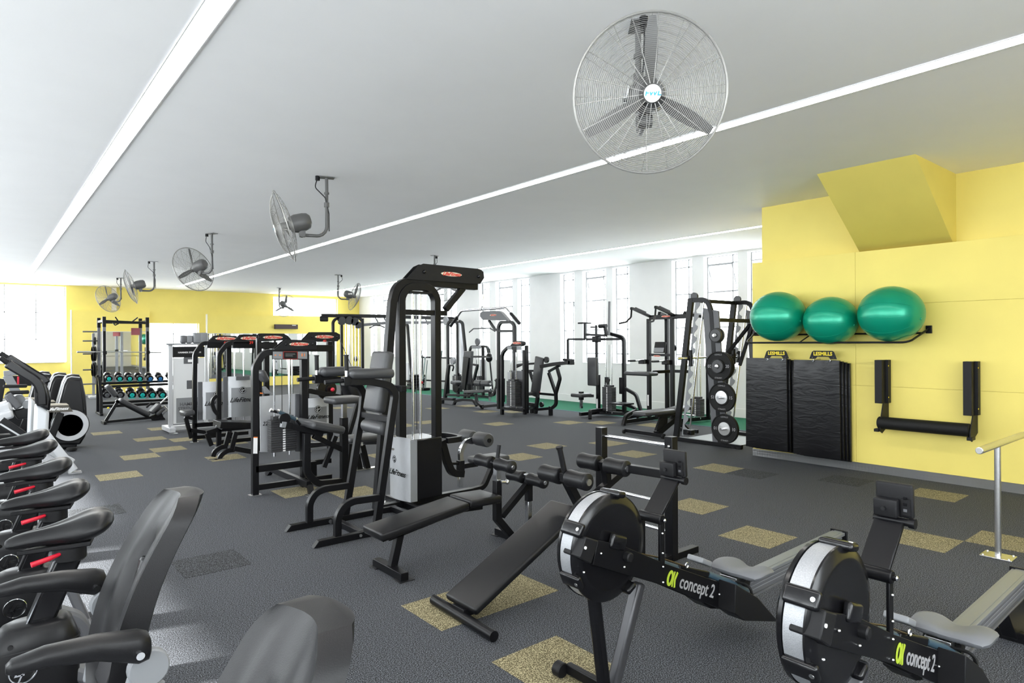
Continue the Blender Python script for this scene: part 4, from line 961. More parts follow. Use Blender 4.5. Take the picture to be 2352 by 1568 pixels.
def mats(yc, wd, ztop, zbot, hy0, hy1, hz0, hz1, lab, n):
    H = root('mat_hanger', (8.40, (hy0 + hy1) / 2, hz0), 'black wall hanger plate with yellow lettering above the %s mats' % lab, 'hanger', 'mat hangers')
    m = (hy0 + hy1) / 2; w = abs(hy0 - hy1)
    Xh = 8.25
    top, b0 = hz1, hz0
    poly = [(Xh, m + w / 2, b0), (Xh, m + w * 0.40, top - 0.015), (Xh, m + w * 0.34, top), (Xh, m - w * 0.34, top), (Xh, m - w * 0.40, top - 0.015), (Xh, m - w / 2, b0), (Xh, m - w * 0.27, b0), (Xh, m - w * 0.2, b0 + 0.03), (Xh, m + w * 0.2, b0 + 0.03), (Xh, m + w * 0.27, b0)]
    part(H, 'plate', PLA, ('prism', poly, (0.006, 0, 0)), bev=0.001)
    for y in (m - w * 0.3, m + w * 0.3): part(H, 'peg', STL, ('rod', [(8.22, y, b0 - 0.012), (8.41, y, b0 - 0.012)], 0.007, {'seg': 10}))
    part(H, 'bolt', STL, *[('ball', (Xh - 0.003, y, b0 + 0.018), 0.006, {'seg': 8}) for y in (m - w * 0.38, m + w * 0.38)], kind='stuff')
    text(H, 'hanger_lettering', YELT, 'LESMILLS', 0.062, (Xh - 0.002, m, (top + b0) / 2 + 0.012), (0, -1, 0), 'Z', sx=0.98, bold=0.002)
    for k in range(n):
        t = 0.034; X0 = 8.212 + k * 0.047
        lab2 = ('front black quilted mat hanging from the %s hanger' if k == 0 else 'mat number %s from the front behind the %s hanging mat') 
        words = ['', 'second', 'third', 'fourth', 'fifth']
        L = ('wrinkled front mat hanging from the %s black wall hanger' % lab) if k == 0 else '%s black mat of the %s hanging stack, tucked behind the front one' % (words[k], lab)
        dy = -0.022 * k; dz = -0.012 * k
        M = root('exercise_mat', (X0, yc, zbot + dz), L, 'mat', 'black exercise mats on hangers')
        # outer skin as a slightly bulging grid box
        def P(u, v): 
            bulge = 0.010 * (1 - abs(2 * u - 1) ** 4) * (1 - abs(2 * v - 1) ** 6)
            ruck = 0.006 * math.sin(u * 16 + v * 2) * max(0, v - 0.86) * 6
            return bulge + ruck
        nu, nv = 12, 22
        rg = []
        for j in range(nv + 1):
            v = j / nv; z = zbot + dz + (ztop - zbot) * v
            hw = wd / 2 * (1 - 0.03 * v) 
            fr = [V((X0 - P(i / nu, v), yc + dy - hw + 2 * hw * i / nu, z)) for i in range(nu + 1)]
            bk = [V((X0 + t, yc + dy + hw - 2 * hw * i / nu, z)) for i in range(nu + 1)]
            rg.append(fr + bk)
        part(M, 'cover', MATV, ('loft', rg))
        if k == 0:
            for y in (m - w * 0.3, m + w * 0.3): part(M, 'eyelet', CHR, ('rod', [V((X0 - 0.008, y + 0.012 * math.cos(a), b0 - 0.02 + 0.012 * math.sin(a))) for a in [2 * PI * q / 12 for q in range(12)]], 0.004, {'seg': 6, 'closed': True}))
mats((4.856 + 4.223) / 2, 0.60, 1.385, 0.155, 4.583, 4.235, 1.385, 1.49, 'left', 4)
mats(3.86, 0.60, 1.37, 0.14, 3.963, 3.615, 1.385, 1.49, 'right', 4)
def roller_mount():
    R = root('roller_bracket', (8.25, 2.65, 0.65), 'black U-shaped wall bracket holding a thick black roller low on the yellow wall', 'bracket')
    X = 8.26
    A = lambda *l: aX(X, *cx2(*l))
    l = A((1010, 272), (1010, 610), (1035, 665))
    for nm, yc, zt, zb in (('arm', 3.13, 1.385, 0.87), ('arm', 2.235, 1.385, 0.80)):
        part(R, 'upright_channel', PLA, ('bb', (8.22, yc - 0.045, zb), (8.33, yc + 0.035, zt)), ('bb', (8.33, yc - 0.075, zb - 0.0), (8.415, yc - 0.02, zt)), bev=0.003, kind='stuff')
        part(R, 'lower_plate', PLA, ('prism', [(8.25, yc - 0.05, zb), (8.415, yc - 0.05, zb), (8.415, yc - 0.05, 0.60), (8.22, yc - 0.05, 0.52), (8.16, yc - 0.05, 0.55), (8.16, yc - 0.05, 0.64)], (0, 0.012, 0)), bev=0.003)
        part(R, 'screw', YELT, ('cyl', (8.335, yc - 0.077, zt - 0.07), 'Y', 0.008, 0.004), ('cyl', (8.335, yc - 0.077, zb + 0.07), 'Y', 0.008, 0.004), kind='stuff')
    part(R, 'roller', RUB, ('cyl', (8.21, 2.66, 0.645), 'Y', 0.072, 0.92, {'seg': 32, 'bev': 0.01}))
    for y in (3.12, 2.19): part(R, 'cradle', PLA, ('bb', (8.15, y - 0.02, 0.54), (8.27, y + 0.03, 0.575)), bev=0.003)
roller_mount()
# ================================================================ RIGHT BACK: SMITH MACHINE AND MACHINES ALONG THE WHITE WALL
cS, c6, cm, cd, ce, cf = Cr(1400, 650, 3.92), Cr(1300, 640, 4.61), Cr(1000, 780, 6.72), Cr(1400, 670, 4.61), Cr(920, 640, 6.918), Cr(920, 800, 9.046)
def stack(R, c, dx, dy, n, h, z0=0.2, strip='X', rods=1.6, m=STK, side=-1):
    # separate plates between two guide rods; number strip on the -X face (strip='X') or -Y face
    c = V((c[0], c[1], 0))
    base = None
    for k in range(n):
        if base is None:
            base = part(R, 'weight_plate', m, ('box', c + V((0, 0, z0 + h * (k + 0.5))), (dx, dy, h * 0.9)), bev=0.002)
        else:
            o = base.copy(); COL.objects.link(o); o.location = base.location + V((0, 0, h * k)); 
    zt = z0 + n * h
    part(R, 'head_plate', m, ('box', c + V((0, 0, zt + 0.022)), (dx * 0.8, dy * 0.7, 0.04)), bev=0.003)
    f = V((-dx / 2 - 0.001, 0, 0)) if strip == 'X' else V((0, -dy / 2 - 0.001, 0))
    sz = (0.003, 0.028, h * 0.62) if strip == 'X' else (0.028, 0.003, h * 0.62)
    part(R, 'number_labels', WHT, *[('box', c + f + V((0, 0, z0 + h * (k + 0.5))), sz) for k in range(n)], kind='stuff')
    a = V((0, dy * 0.3, 0)) if strip == 'X' else V((dx * 0.3, 0, 0))
    for s in (-1, 1): part(R, 'guide_rod', CHR, ('rod', [c + a * s + V((0, 0, z0 - 0.05)), c + a * s + V((0, 0, rods))], 0.011, {'seg': 8}))
    part(R, 'cable', BLKG, ('rod', [c + V((0, 0, zt + 0.04)), c + V((0, 0, rods))], 0.004, {'seg': 5}))
    part(R, 'selector_pin', BLKG, ('rod', [c + f + V((0, 0, z0 + h * 0.75 * n)), c + f * 1.2 + V((-0.02, -0.02, z0 + h * 0.75 * n - 0.0))], 0.008, {'seg': 8}))
def plate(R, c, r, txt=None, w=0.045, hub=0.05, hubm=STL, kg='20'):
    # rubber weight plate facing -X
    o = part(R, 'weight_plate', CAST if r < 0.18 else RUB, ('lathe', c, (-1, 0, 0), [(r - 0.006, -w / 2), (r, -w / 2 + 0.006), (r, w / 2 - 0.006), (r - 0.006, w / 2), (r * 0.93, w / 2), (r * 0.9, w / 2 - 0.008), (hub * 1.3, w / 2 - 0.008), (hub * 1.2, w / 2 + 0.002), (0.026, w / 2 + 0.002)], {'seg': 40}))
    part(o, 'hub', hubm, ('lathe', c, (-1, 0, 0), [(hub, 0), (hub, w / 2 + 0.006), (0.026, w / 2 + 0.009)], {'seg': 28}))
    if txt:
        X = c[0] - w / 2 + 0.006
        for s in (-1, 1):
            text(o, 'weight_number', LGR, txt, r * 0.3, (X, c[1] - s * r * 0.68, c[2] + 0.0 * s), (0, -1 * s, 0), (0, 0, 1 * s), sx=0.9, bold=0.001)
            text(o, 'plate_lettering', LGR, 'LESMILLS', r * 0.14, (X, c[1], c[2] + s * r * 0.78), (0, -1 * s, 0), (0, 0, 1 * s), sx=1.0)
def smith():
    R = root('smith_machine', (9.4, 5.9, 0), 'black guided barbell rack with large numbered weight plates beside the yellow wall', 'machine')
    X, X2 = 8.75, 10.0
    lp = aX(X, *cS((600, 1400), (735, 140)))
    rk = aX(X, *cS((665, 1400), (790, 170)))
    cc = aX(X, *cS((1000, 1440), (945, 900), (915, 240)))
    tp = aX(X, *cS((735, 145), (900, 145), (985, 200)))
    for x in (X, X2):
        part(R, 'side_post', BLK, ('bar', [V((x, lp[0].y, 0.03)), V((x, lp[1].y, lp[1].z))], 'X', 0.06, 0.09), bev=0.004)
        part(R, 'base_rail', BLK, ('bar', [(x, 5.22, 0.035), (x, 6.50, 0.035)], 'Z', 0.06, 0.07), bev=0.004)
        part(R, 'top_rail', BLK, ('bar', [V((x, lp[1].y + 0.03, 2.27)), V((x, 5.80, 2.27)), V((x, 5.72, 2.05)), V((x, cc[0].y, 0.06))], 'X', 0.05, 0.07, 0.14), bev=0.004)
        # toothed catch plate
        n = 12; tooth = []
        for k in range(n):
            t0 = k / n; a = rk[0].lerp(rk[1], t0); b = rk[0].lerp(rk[1], t0 + 0.5 / n); c = rk[0].lerp(rk[1], t0 + 0.75 / n)
            tooth += [V((x - 0.004, a.y - 0.0, a.z + 0.05)), V((x - 0.004, b.y - 0.055, b.z + 0.03)), V((x - 0.004, b.y - 0.065, b.z + 0.075)), V((x - 0.004, c.y - 0.015, c.z + 0.055))]
        back = [V((x - 0.004, rk[1].y + 0.03, rk[1].z)), V((x - 0.004, rk[0].y + 0.03, rk[0].z + 0.05))]
        part(R, 'catch_plate', GRY, ('prism', tooth + back, (0.008, 0, 0)))
        gr = [V((x + 0.07, 5.86, 0.14)), V((x + 0.07, 6.02 - 0.10, 2.2))]
        part(R, 'guide_rod', CHR, ('rod', [V((x - 0.0, rk[0].y - 0.11, 0.10)), V((x - 0.0, rk[1].y - 0.12, rk[1].z + 0.0))], 0.013, {'seg': 10}))
        part(R, 'pulley', BLKG, ('cyl', (x, lp[1].y - 0.06, lp[1].z + 0.03), 'X', 0.065, 0.03, {'seg': 24}))
        part(R, 'safety_stop', BLK, ('bb', (x - 0.05, rk[0].y - 0.18, 0.12), (x + 0.05, rk[0].y - 0.03, 0.2)), ('rod', [(x - 0.1, rk[0].y - 0.14, 0.16), (x + 0.1, rk[0].y - 0.14, 0.16)], 0.018), bev=0.004, kind='stuff')
        part(R, 'plate_column', DGR, ('prism', [V((x - 0.02, cc[0].y + 0.13, 0.06)), V((x - 0.02, cc[0].y - 0.13, 0.06)), V((x - 0.02, cc[2].y - 0.14, 2.08)), V((x - 0.02, cc[2].y + 0.14, 2.14))], (0.03, 0, 0)), bev=0.004)
    part(R, 'top_crossbar', BLK, ('bar', [(X, lp[1].y, 2.27), (X2, lp[1].y, 2.27)], 'Z', 0.06, 0.06), ('bar', [(X, 5.77, 1.95), (X2, 5.77, 1.95)], 'Z', 0.06, 0.09), bev=0.004, kind='stuff')
    part(R, 'brace', BLK, ('bar', [(X2 - 0.05, 5.72, 1.92), (X2, 6.0, 1.2)], 'X', 0.04, 0.05), ('bar', [(X2 - 0.5, 6.1, 1.2), (X2, 5.8, 1.9)], 'X', 0.04, 0.05), kind='stuff')
    part(R, 'platform', mat('grey_floor_plate', (0.22, 0.25, 0.26), 0.45), ('bb', (X + 0.03, 5.4, 0.0), (X2 - 0.03, 6.4, 0.012)))
    br = aX(X - 0.06, *cS((700, 675),))[0]; yb = br.y; zb = br.z
    part(R, 'barbell', CHR, ('rod', [(X - 0.33, yb, zb), (X - 0.09, yb, zb)], 0.025, {'seg': 16}), ('rod', [(X - 0.1, yb, zb), (X2 + 0.1, yb, zb)], 0.015, {'seg': 12}), ('rod', [(X2 + 0.1, yb, zb), (X2 + 0.35, yb, zb)], 0.025, {'seg': 16}))
    for x in (X, X2): part(R, 'bar_carriage', BLK, ('cyl', (x, yb - 0.02, zb), 'Z', 0.035, 0.26), ('cyl', (x - 0.04, yb, zb), 'X', 0.04, 0.06), bev=0.003, kind='stuff')
    plate(R, V((X2 + 0.14, yb, zb)), 0.11)
    # plates stored on pegs of the near column
    for (px, py), r, kg, hb, hm in (((955, 470), 0.105, None, 0.03, STL), ((985, 748), 0.225, '20', 0.085, CAST), ((1015, 1028), 0.225, '15', 0.10, STL), ((1040, 1310), 0.225, '10', 0.10, STL)):
        c = at(*cS((px, py))[0], X=X - 0.10)
        part(R, 'plate_peg', CHR, ('rod', [V((X, c.y, c.z)), V((X - 0.22 if r > 0.2 and hb > 0.09 else X - 0.16, c.y, c.z))], 0.02, {'seg': 14}))
        plate(R, c, r, kg, 0.05, hb, hm)
        if kg is None: plate(R, c + V((0.055, 0.0, 0)), 0.115, None, 0.04, 0.03)
        if kg == '20': plate(R, c + V((-0.045, 0.0, 0)), 0.105, None, 0.035, 0.03)
        if kg == '20': plate(R, c + V((0.055, 0.0, 0)), 0.225, None, 0.045, 0.05)
    for y in (5.27, 5.34): part(R, 'foot_pad', RUB, ('cyl', (X, y, 0.015), 'Z', 0.05, 0.03))
smith()
def adj_bench(loc_lab, ox=0, oy=0):
    R = root('adjustable_bench', (8.9 + ox, 6.85 + oy, 0), loc_lab, 'bench')
    q = lambda x, y, z: (x + ox, y + oy, z)
    Y = 6.80
    part(R, 'back_pad', VGR, ('pad', q(8.70, Y, 0.43), (0.82, 0.28, 0.07), 0.03))
    part(R, 'seat_pad', VGR, ('pad', q(9.38, Y, 0.44), (0.36, 0.3, 0.07), 0.03, (0, -6, 0)))
    part(R, 'frame', BLK, ('bar', [q(8.75, Y, 0.37), q(9.45, Y, 0.37)], 'Y', 0.06, 0.05), ('bar', [q(8.78, Y + 0.02, 0.06), q(9.3, Y, 0.3)], 'Y', 0.1, 0.09), ('bar', [q(9.2, Y, 0.33), q(9.62, Y, 0.05)], 'Y', 0.06, 0.07), bev=0.004, kind='stuff')
    part(R, 'adjustment_sector', BLK, ('prism', [q(8.72, Y - 0.02, 0.12), q(9.02, Y - 0.02, 0.12), q(9.06, Y - 0.02, 0.36), q(8.86, Y - 0.02, 0.34)], (0, 0.05, 0)), bev=0.01)
    part(R, 'front_tube', BLK, ('bar', [q(8.74, 6.62, 0.05), q(8.78, 7.5, 0.05)], 'Z', 0.06, 0.05), bev=0.004)
    part(R, 'rear_tube', BLK, ('bar', [q(9.65, 6.6, 0.04), q(9.65, 7.05, 0.04)], 'Z', 0.06, 0.05), bev=0.004)
    part(R, 'handle', STL, ('rod', [q(9.55, Y - 0.1, 0.32), q(9.72, Y - 0.1, 0.3), q(9.72, Y + 0.12, 0.3), q(9.55, Y + 0.12, 0.32)], 0.015, 0.05))
    for y in (6.64, 7.48): part(R, 'wheel', RUB, ('cyl', q(8.72, y, 0.035), 'Y', 0.035, 0.03))
    return R
adj_bench('grey-topped adjustable bench standing inside the guided barbell rack')
def chin_dip():
    R = root('assisted_chin_machine', (10.4, 8.2, 0), 'tall black chin-up and dip machine with console and kneeling pad by the white wall', 'machine')
    X = 10.4
    A = lambda *l: aX(X, *cd(*l))
    ys = [A((418, 700))[0].y, A((665, 700))[0].y]
    for y in ys:
        zt = 2.07
        part(R, 'front_post', BLK, ('bar', [(X, y, 0.10), (X, y, zt)], 'X', 0.07, 0.07), bev=0.004)
    ym = A((573, 700))[0].y
    part(R, 'mast', BLK, ('bar', [(X + 0.35, ym + 0.18, 0.06), (X + 0.35, ym + 0.18, 2.12), (X + 0.1, ym + 0.18, 2.18)], 'Y', 0.07, 0.07, 0.12), bev=0.004)
    part(R, 'top_plate', BLK, ('bar', [(X + 0.1, ys[0] + 0.05, 2.10), (X + 0.1, ys[1] - 0.35, 2.10)], 'Z', 0.09, 0.06), bev=0.004)
    logo_oval(R, (X + 0.04, ys[1] + 0.18, 2.11), (0, -1, 0), 'Z', 0.22)
    for y, sgn in ((ys[0] + 0.04, 1), (ys[1] + 0.02, -1)):
        part(R, 'chin_arm', BLK, ('bar', [(X + 0.1, y, 2.12), (X - 0.42, y + 0.0, 2.26), (X - 0.5, y, 2.27)], 'Y', 0.05, 0.05, 0.1), bev=0.003)
        part(R, 'chin_grip', PLA, ('rod', [(X - 0.05, y, 2.2), (X - 0.36, y, 2.28)], 0.02), ('rod', [(X - 0.48, y, 2.26), (X - 0.5, y, 2.10), (X - 0.6, y + 0.04 * sgn, 2.0), (X - 0.78, y + 0.06 * sgn, 1.97)], 0.018, 0.05), kind='stuff')
    part(R, 'stack_arch', BLK, ('bar', [(X + 0.9, ys[1] - 0.2, 0.06), (X + 0.9, ys[1] - 0.2, 2.1), (X + 0.25, ys[1] - 0.1, 2.17)], 'X', 0.05, 0.07, 0.2), bev=0.004)
    zc = A((540, 668))[0].z
    part(R, 'console_bar', BLK, ('bar', [(X, ys[0], zc), (X, ys[1], zc)], 'Z', 0.05, 0.05), bev=0.003)
    part(R, 'console', PLA, ('pad', (X - 0.04, (ys[0] + ys[1]) / 2 - 0.02, zc + 0.15), (0.04, 0.26, 0.22), 0.01, (0, 14, 0)))
    part(R, 'console_label', GRY, ('box', (X - 0.08, (ys[0] + ys[1]) / 2 - 0.02, zc + 0.10), (0.002, 0.24, 0.09), (0, 14, 0)))
    logo_oval(R, (X - 0.05, (ys[0] + ys[1]) / 2 + 0.05, zc - 0.02), (0, -1, 0), 'Z', 0.18)
    part(R, 'pulley', BLKG, ('cyl', (X + 0.2, ys[1] + 0.12, zc + 0.14), 'X', 0.07, 0.03), ('cyl', (X + 0.5, ys[1] - 0.1, 1.83), 'X', 0.07, 0.03), kind='stuff')
    zd = A((375, 735))[0].z
    for y in (ys[0] + 0.07, ys[1] + 0.06):
        part(R, 'dip_handle', PLA, ('rod', [(X - 0.55, y, zd + 0.02), (X - 0.35, y, zd + 0.02)], 0.02))
        part(R, 'dip_bracket', CHR, ('rod', [(X - 0.35, y, zd + 0.02), (X - 0.08, y, zd + 0.03)], 0.016))
        part(R, 'dip_block', BLK, ('bb', (X - 0.16, y - 0.06, zd - 0.05), (X - 0.02, y + 0.08, zd + 0.04)), bev=0.01)
    k = A((265, 855), (540, 860))
    part(R, 'knee_pad', VGR, ('pad', (X - 0.2, (k[0].y + k[1].y) / 2, k[0].z), (0.3, k[0].y - k[1].y, 0.08), 0.035))
    part(R, 'knee_arm', BLK, ('bar', [(X - 0.1, k[1].y + 0.1, k[1].z + 0.02), (X + 0.35, ym, k[1].z + 0.03), (X + 0.4, ys[1] - 0.1, k[1].z + 0.03)], 'Z', 0.06, 0.06), bev=0.003)
    part(R, 'warning_label', WHT, ('box', (X - 0.037, ys[0], 0.42), (0.003, 0.035, 0.2)), ('box', (X - 0.037, ys[0], 0.53), (0.003, 0.035, 0.02)), kind='stuff')
    # foot loops and step
    part(R, 'foot_loop', BLK, ('bar', [(9.45, 8.12, 0.02), (9.52, 8.12, 0.2), (9.8, 8.12, 0.27), (10.4, ys[0], 0.12)], 'Y', 0.06, 0.06, 0.14), bev=0.003)
    part(R, 'foot_loop', BLK, ('bar', [(10.3, ys[0] + 0.06, 0.14), (10.15, ys[0] + 0.25, 0.1), (10.1, ys[0] + 0.4, 0.02)], 'Y', 0.06, 0.06, 0.1), bev=0.003)
    part(R, 'step', BLK, ('bb', (9.72, 8.35, 0.36), (10.05, 8.72, 0.39)), ('bar', [(9.9, 8.45, 0.36), (10.0, 8.3, 0.3), (10.05, 8.25, 0.1)], 'X', 0.05, 0.05, 0.06), bev=0.003, kind='stuff')
    part(R, 'base', BLK, ('bar', [(9.6, ys[0], 0.06), (11.4, ys[0], 0.06)], 'Z', 0.07, 0.06), ('bar', [(10.4, ys[1], 0.06), (11.4, ys[1] - 0.2, 0.06)], 'Z', 0.07, 0.06), kind='stuff')
    stack(R, (11.0, ys[1] - 0.15), 0.14, 0.24, 10, 0.035, 0.12, 'X', 1.75)
chin_dip()
def pec_fly():
    R = root('pec_fly_machine', (10.2, 9.7, 0), 'black chest fly machine, grey back pad and raised swing arms before the windows', 'machine')
    X = 10.3
    A = lambda *l: aX(X, *c6(*l))
    p = A((325, 830), (325, 1130)); yc = p[0].y
    part(R, 'back_pad', VGR, ('pad', (X - 0.12, yc, (p[0].z + p[1].z) / 2), (0.10, 0.27, p[0].z - p[1].z), 0.03))
    s = A((165, 1215), (345, 1215)); ys = (s[0].y + s[1].y) / 2
    part(R, 'seat', VGR, ('pad', (X - 0.30, yc + 0.18, s[0].z), (0.34, 0.34, 0.08), 0.03))
    part(R, 'seat_bracket', BLK, ('bar', [(X - 0.1, yc, 0.45), (X - 0.30, yc + 0.18, 0.45)], 'Z', 0.06, 0.1), ('bb', (X - 0.34, yc + 0.14, 0.36), (X - 0.26, yc + 0.22, 0.54)), bev=0.004, kind='stuff')
    part(R, 'seat_post', CHR, ('bb', (X - 0.325, yc + 0.155, 0.18), (X - 0.275, yc + 0.205, 0.42)))
    part(R, 'column', BLK, ('bar', [(X, yc - 0.04, 0.06), (X, yc - 0.04, 0.9)], 'X', 0.07, 0.07), bev=0.004)
    z1 = A((340, 640))[0].z
    part(R, 'neck', BLK, ('bar', [(X, yc, p[0].z - 0.1), (X, yc, z1)], 'X', 0.05, 0.05), bev=0.003)
    part(R, 'pivot_box', PLA, ('pad', (X, yc, z1), (0.16, 0.15, 0.13), 0.02))
    rp = A((530, 640), (530, 1390))
    part(R, 'rear_post', BLK, ('bar', [(X + 0.25, rp[0].y, 0.06), (X + 0.25, rp[0].y, z1 + 0.03), (X + 0.1, rp[0].y + 0.25, z1 + 0.12)], 'X', 0.07, 0.07, 0.12), bev=0.004)
    part(R, 'top_beam', BLK, ('bar', [(X + 0.05, yc + 0.35, z1), (X + 0.25, rp[0].y - 0.02, z1)], 'Z', 0.05, 0.05), bev=0.003)
    part(R, 'back_beam', BLK, ('bar', A((205, 590), (430, 600)), 'Z', 0.05, 0.05), bev=0.003)
    for pts in (((200, 460), (200, 640)), ((20, 640), (200, 640)), ((20, 640), (22, 910))):
        part(R, 'swing_arm', BLK, ('bar', A(*pts), 'X', 0.045, 0.045), bev=0.004)
    part(R, 'arm_grip', PLA, ('rod', A((130, 470), (190, 468)), 0.018), kind='stuff')
    part(R, 'arm_grip', PLA, ('rod', A((205, 468), (265, 470)), 0.014))
    part(R, 'second_arm', BLK, ('bar', A((320, 490), (320, 610)), 'X', 0.04, 0.04), ('rod', A((260, 512), (330, 512)), 0.016), bev=0.003, kind='stuff')
    q = A((390, 500))[0]
    part(R, 'roller_pad', PLA, ('cyl', q, 'Y', 0.045, 0.2), ('bar', [q + V((0, -0.06, -0.02)), q + V((0, -0.11, -0.2))], 'X', 0.05, 0.06), kind='stuff')
    part(R, 'tall_link', DGR, ('bar', A((460, 240), (455, 600)), 'X', 0.03, 0.04))
    part(R, 'front_foot', BLK, ('bar', [(9.72, 9.25, 0.02), (9.78, 9.3, 0.17), (10.6, 9.5, 0.14), (11.1, 9.2, 0.03)], 'Z', 0.07, 0.07, 0.06), bev=0.004)
    part(R, 'side_foot', BLK, ('bar', [(X + 0.25, rp[0].y - 0.02, 0.62), (X + 0.28, rp[0].y - 0.30, 0.50), (X + 0.3, rp[0].y - 0.45, 0.05)], 'X', 0.06, 0.06, 0.14), bev=0.003)
    part(R, 'base', BLK, ('bar', [(9.8, yc + 0.02, 0.08), (X + 0.5, yc, 0.08)], 'Z', 0.07, 0.07), ('bar', [(X, yc, 0.08), (X + 0.25, rp[0].y, 0.08)], 'Z', 0.07, 0.07), kind='stuff')
    ks = A((450, 1280))[0]
    part(R, 'stack_cover', PLA, ('bb', (X + 0.12, ks.y + 0.14, 0.12), (X + 0.2, ks.y + 0.22, 0.85)), ('bb', (X + 0.2, ks.y - 0.22, 0.5), (X + 0.3, ks.y - 0.12, 0.85)), bev=0.006, kind='stuff')
    stack(R, (X + 0.02, ks.y), 0.14, 0.27, 15, 0.034, 0.14, 'X', 1.55)
    part(R, 'pulley', BLKG, ('cyl', A((438, 1070))[0], 'X', 0.065, 0.03))
    part(R, 'warning_label', WHT, ('box', (X - 0.04, yc - 0.04, 0.28), (0.003, 0.04, 0.2)))
pec_fly()
def shoulder_press():
    R = root('chest_press_machine', (9.9, 11.0, 0), 'black press machine with long grey back pad, bent tube frame and its own weight tower', 'machine')
    X = 9.65
    A = lambda *l: aX(X, *cm(*l))
    a, b = A((1625, 260), (1545, 880))
    # leaning back pad
    part(R, 'back_pad', VGR, ('pad', mid(a, b) + V((-0.02, 0, 0)), (0.08, 0.26, (a - b).length * 0.98), 0.025, Matrix.Rotation(math.atan2(b.y - a.y, b.z - a.z) * -1 + PI, 3, 'X')))
    s = A((1330, 790), (1570, 830))
    part(R, 'seat', VGR, ('bar', [s[0] + V((-0.2, 0, 0)), s[1] + V((-0.2, 0, 0))], 'X', 0.3, 0.075), bev=0.02)
    part(R, 'seat_post', CHR, ('bar', A((1425, 840), (1400, 1050)), 'X', 0.045, 0.045))
    part(R, 'seat_column', BLK, ('bar', A((1580, 880), (1545, 1140)), 'X', 0.07, 0.07), bev=0.004)
    part(R, 'seat_slide', BLK, ('bar', A((1400, 985), (1560, 1010)), 'X', 0.06, 0.08), bev=0.004)
    part(R, 'left_lever', BLK, ('bar', A((1230, 395), (1340, 380), (1545, 365)), 'X', 0.05, 0.045), bev=0.003)
    part(R, 'handle', PLA, ('rod', A((1240, 430), (1330, 390)), 0.02))
    part(R, 'handle', PLA, ('rod', A((1545, 440), (1570, 390), (1680, 400)), 0.02, 0.05))
    part(R, 'right_lever', BLK, ('bar', shift(A((1680, 410), (1880, 375), (2150, 345)), dx=-0.1), 'X', 0.08, 0.075), bev=0.004)
    part(R, 'lever_end', BLK, ('bb', A((2115, 300))[0] + V((-0.14, 0, 0)), A((2158, 385))[0] + V((-0.02, 0, 0))), bev=0.006)
    part(R, 'upper_grip', PLA, ('pad', mid(*A((1980, 310), (2110, 310))), (0.1, 0.24, 0.05), 0.02))
    part(R, 'link', BLK, ('bar', A((1750, 490), (1920, 395)), 'X', 0.05, 0.05), ('bar', A((1340, 480), (1530, 480)), 'X', 0.05, 0.05), bev=0.003, kind='stuff')
    part(R, 'cam', BLKG, ('cyl', A((1715, 310))[0], 'X', 0.07, 0.04), ('cyl', A((1640, 1000))[0], 'X', 0.06, 0.04), ('cyl', A((1385, 970))[0], 'X', 0.06, 0.04), kind='stuff')
    part(R, 'frame_tube', BLK, ('bar', shift(A((1880, 440), (1925, 600), (1860, 830), (1865, 1000), (1800, 1055), (1550, 1080)), dx=0.0), 'X', 0.06, 0.06, 0.12), bev=0.004)
    part(R, 'frame_tube', BLK, ('bar', A((1750, 510), (1860, 830)), 'X', 0.06, 0.06), bev=0.004)
    part(R, 'frame_tube', BLK, ('bar', A((1460, 490), (1510, 650)), 'X', 0.055, 0.055), bev=0.004)
    part(R, 'frame_tube', BLK, ('bar', A((1620, 830), (1840, 850)), 'X', 0.055, 0.05), bev=0.004)
    f = A((1780, 1060), (1490, 1060), (1545, 1100))
    part(R, 'foot', BLK, *[('bb', (p.x - 0.035, p.y - 0.035, 0.0), (p.x + 0.035, p.y + 0.035, 0.2)) for p in (f[0], f[1])], bev=0.003, kind='stuff')
    part(R, 'warning_label', RED, ('box', (X - 0.05, f[0].y + 0.3, 0.5), (0.003, 0.03, 0.02)))
    # weight tower
    XT = 8.97
    B = lambda *l: aX(XT, *cm(*l))
    u = B((1030, 1100), (1030, 200), (1130, 110), (1200, 110))
    part(R, 'tower_post', BLK, ('bar', [V((XT, u[0].y, 0.0))] + [V((XT, p.y, p.z)) for p in u[1:]] , 'X', 0.07, 0.06, 0.2), bev=0.004)
    v = B((1320, 160))[0]
    part(R, 'tower_post', BLK, ('bar', [V((XT + 0.1, v.y, 0.05)), V((XT + 0.1, v.y, v.z))], 'X', 0.07, 0.06), bev=0.004)
    part(R, 'tower_post', BLK, ('bar', [V((XT + 0.3, v.y + 0.16, 0.05)), V((XT + 0.3, v.y + 0.16, v.z + 0.1))], 'X', 0.07, 0.06), bev=0.004)
    w = B((1130, 155), (1340, 155), (1340, 100), (1130, 100))
    part(R, 'instruction_plate', GRY, ('prism', shift(w, dx=-0.04), (0.01, 0, 0)))
    part(R, 'instruction_text', PLA, ('prism', shift(B((1200, 155), (1275, 155), (1275, 105), (1200, 105)), dx=-0.043), (0.003, 0, 0)))
    cr_ = B((1170, 98), (1340, 98), (1375, 75), (1370, 35), (1340, 20), (1235, 20), (1205, 55))
    part(R, 'crown_panel', PLA, ('prism', shift(cr_, dx=-0.05), (0.10, 0, 0)), bev=0.004)
    logo_oval(R, B((1285, 50))[0] + V((-0.055, 0, 0)), (0, -1, 0), 'Z', 0.3)
    k = B((1180, 860))[0]
    stack(R, (XT + 0.05, k.y), 0.16, 0.30, 15, 0.036, 0.22, 'X', v.z - 0.05)
    part(R, 'shroud', SHR, ('bb', (XT + 0.12, k.y + 0.16, 0.22), (XT + 0.14, k.y + 0.30, 0.95)))
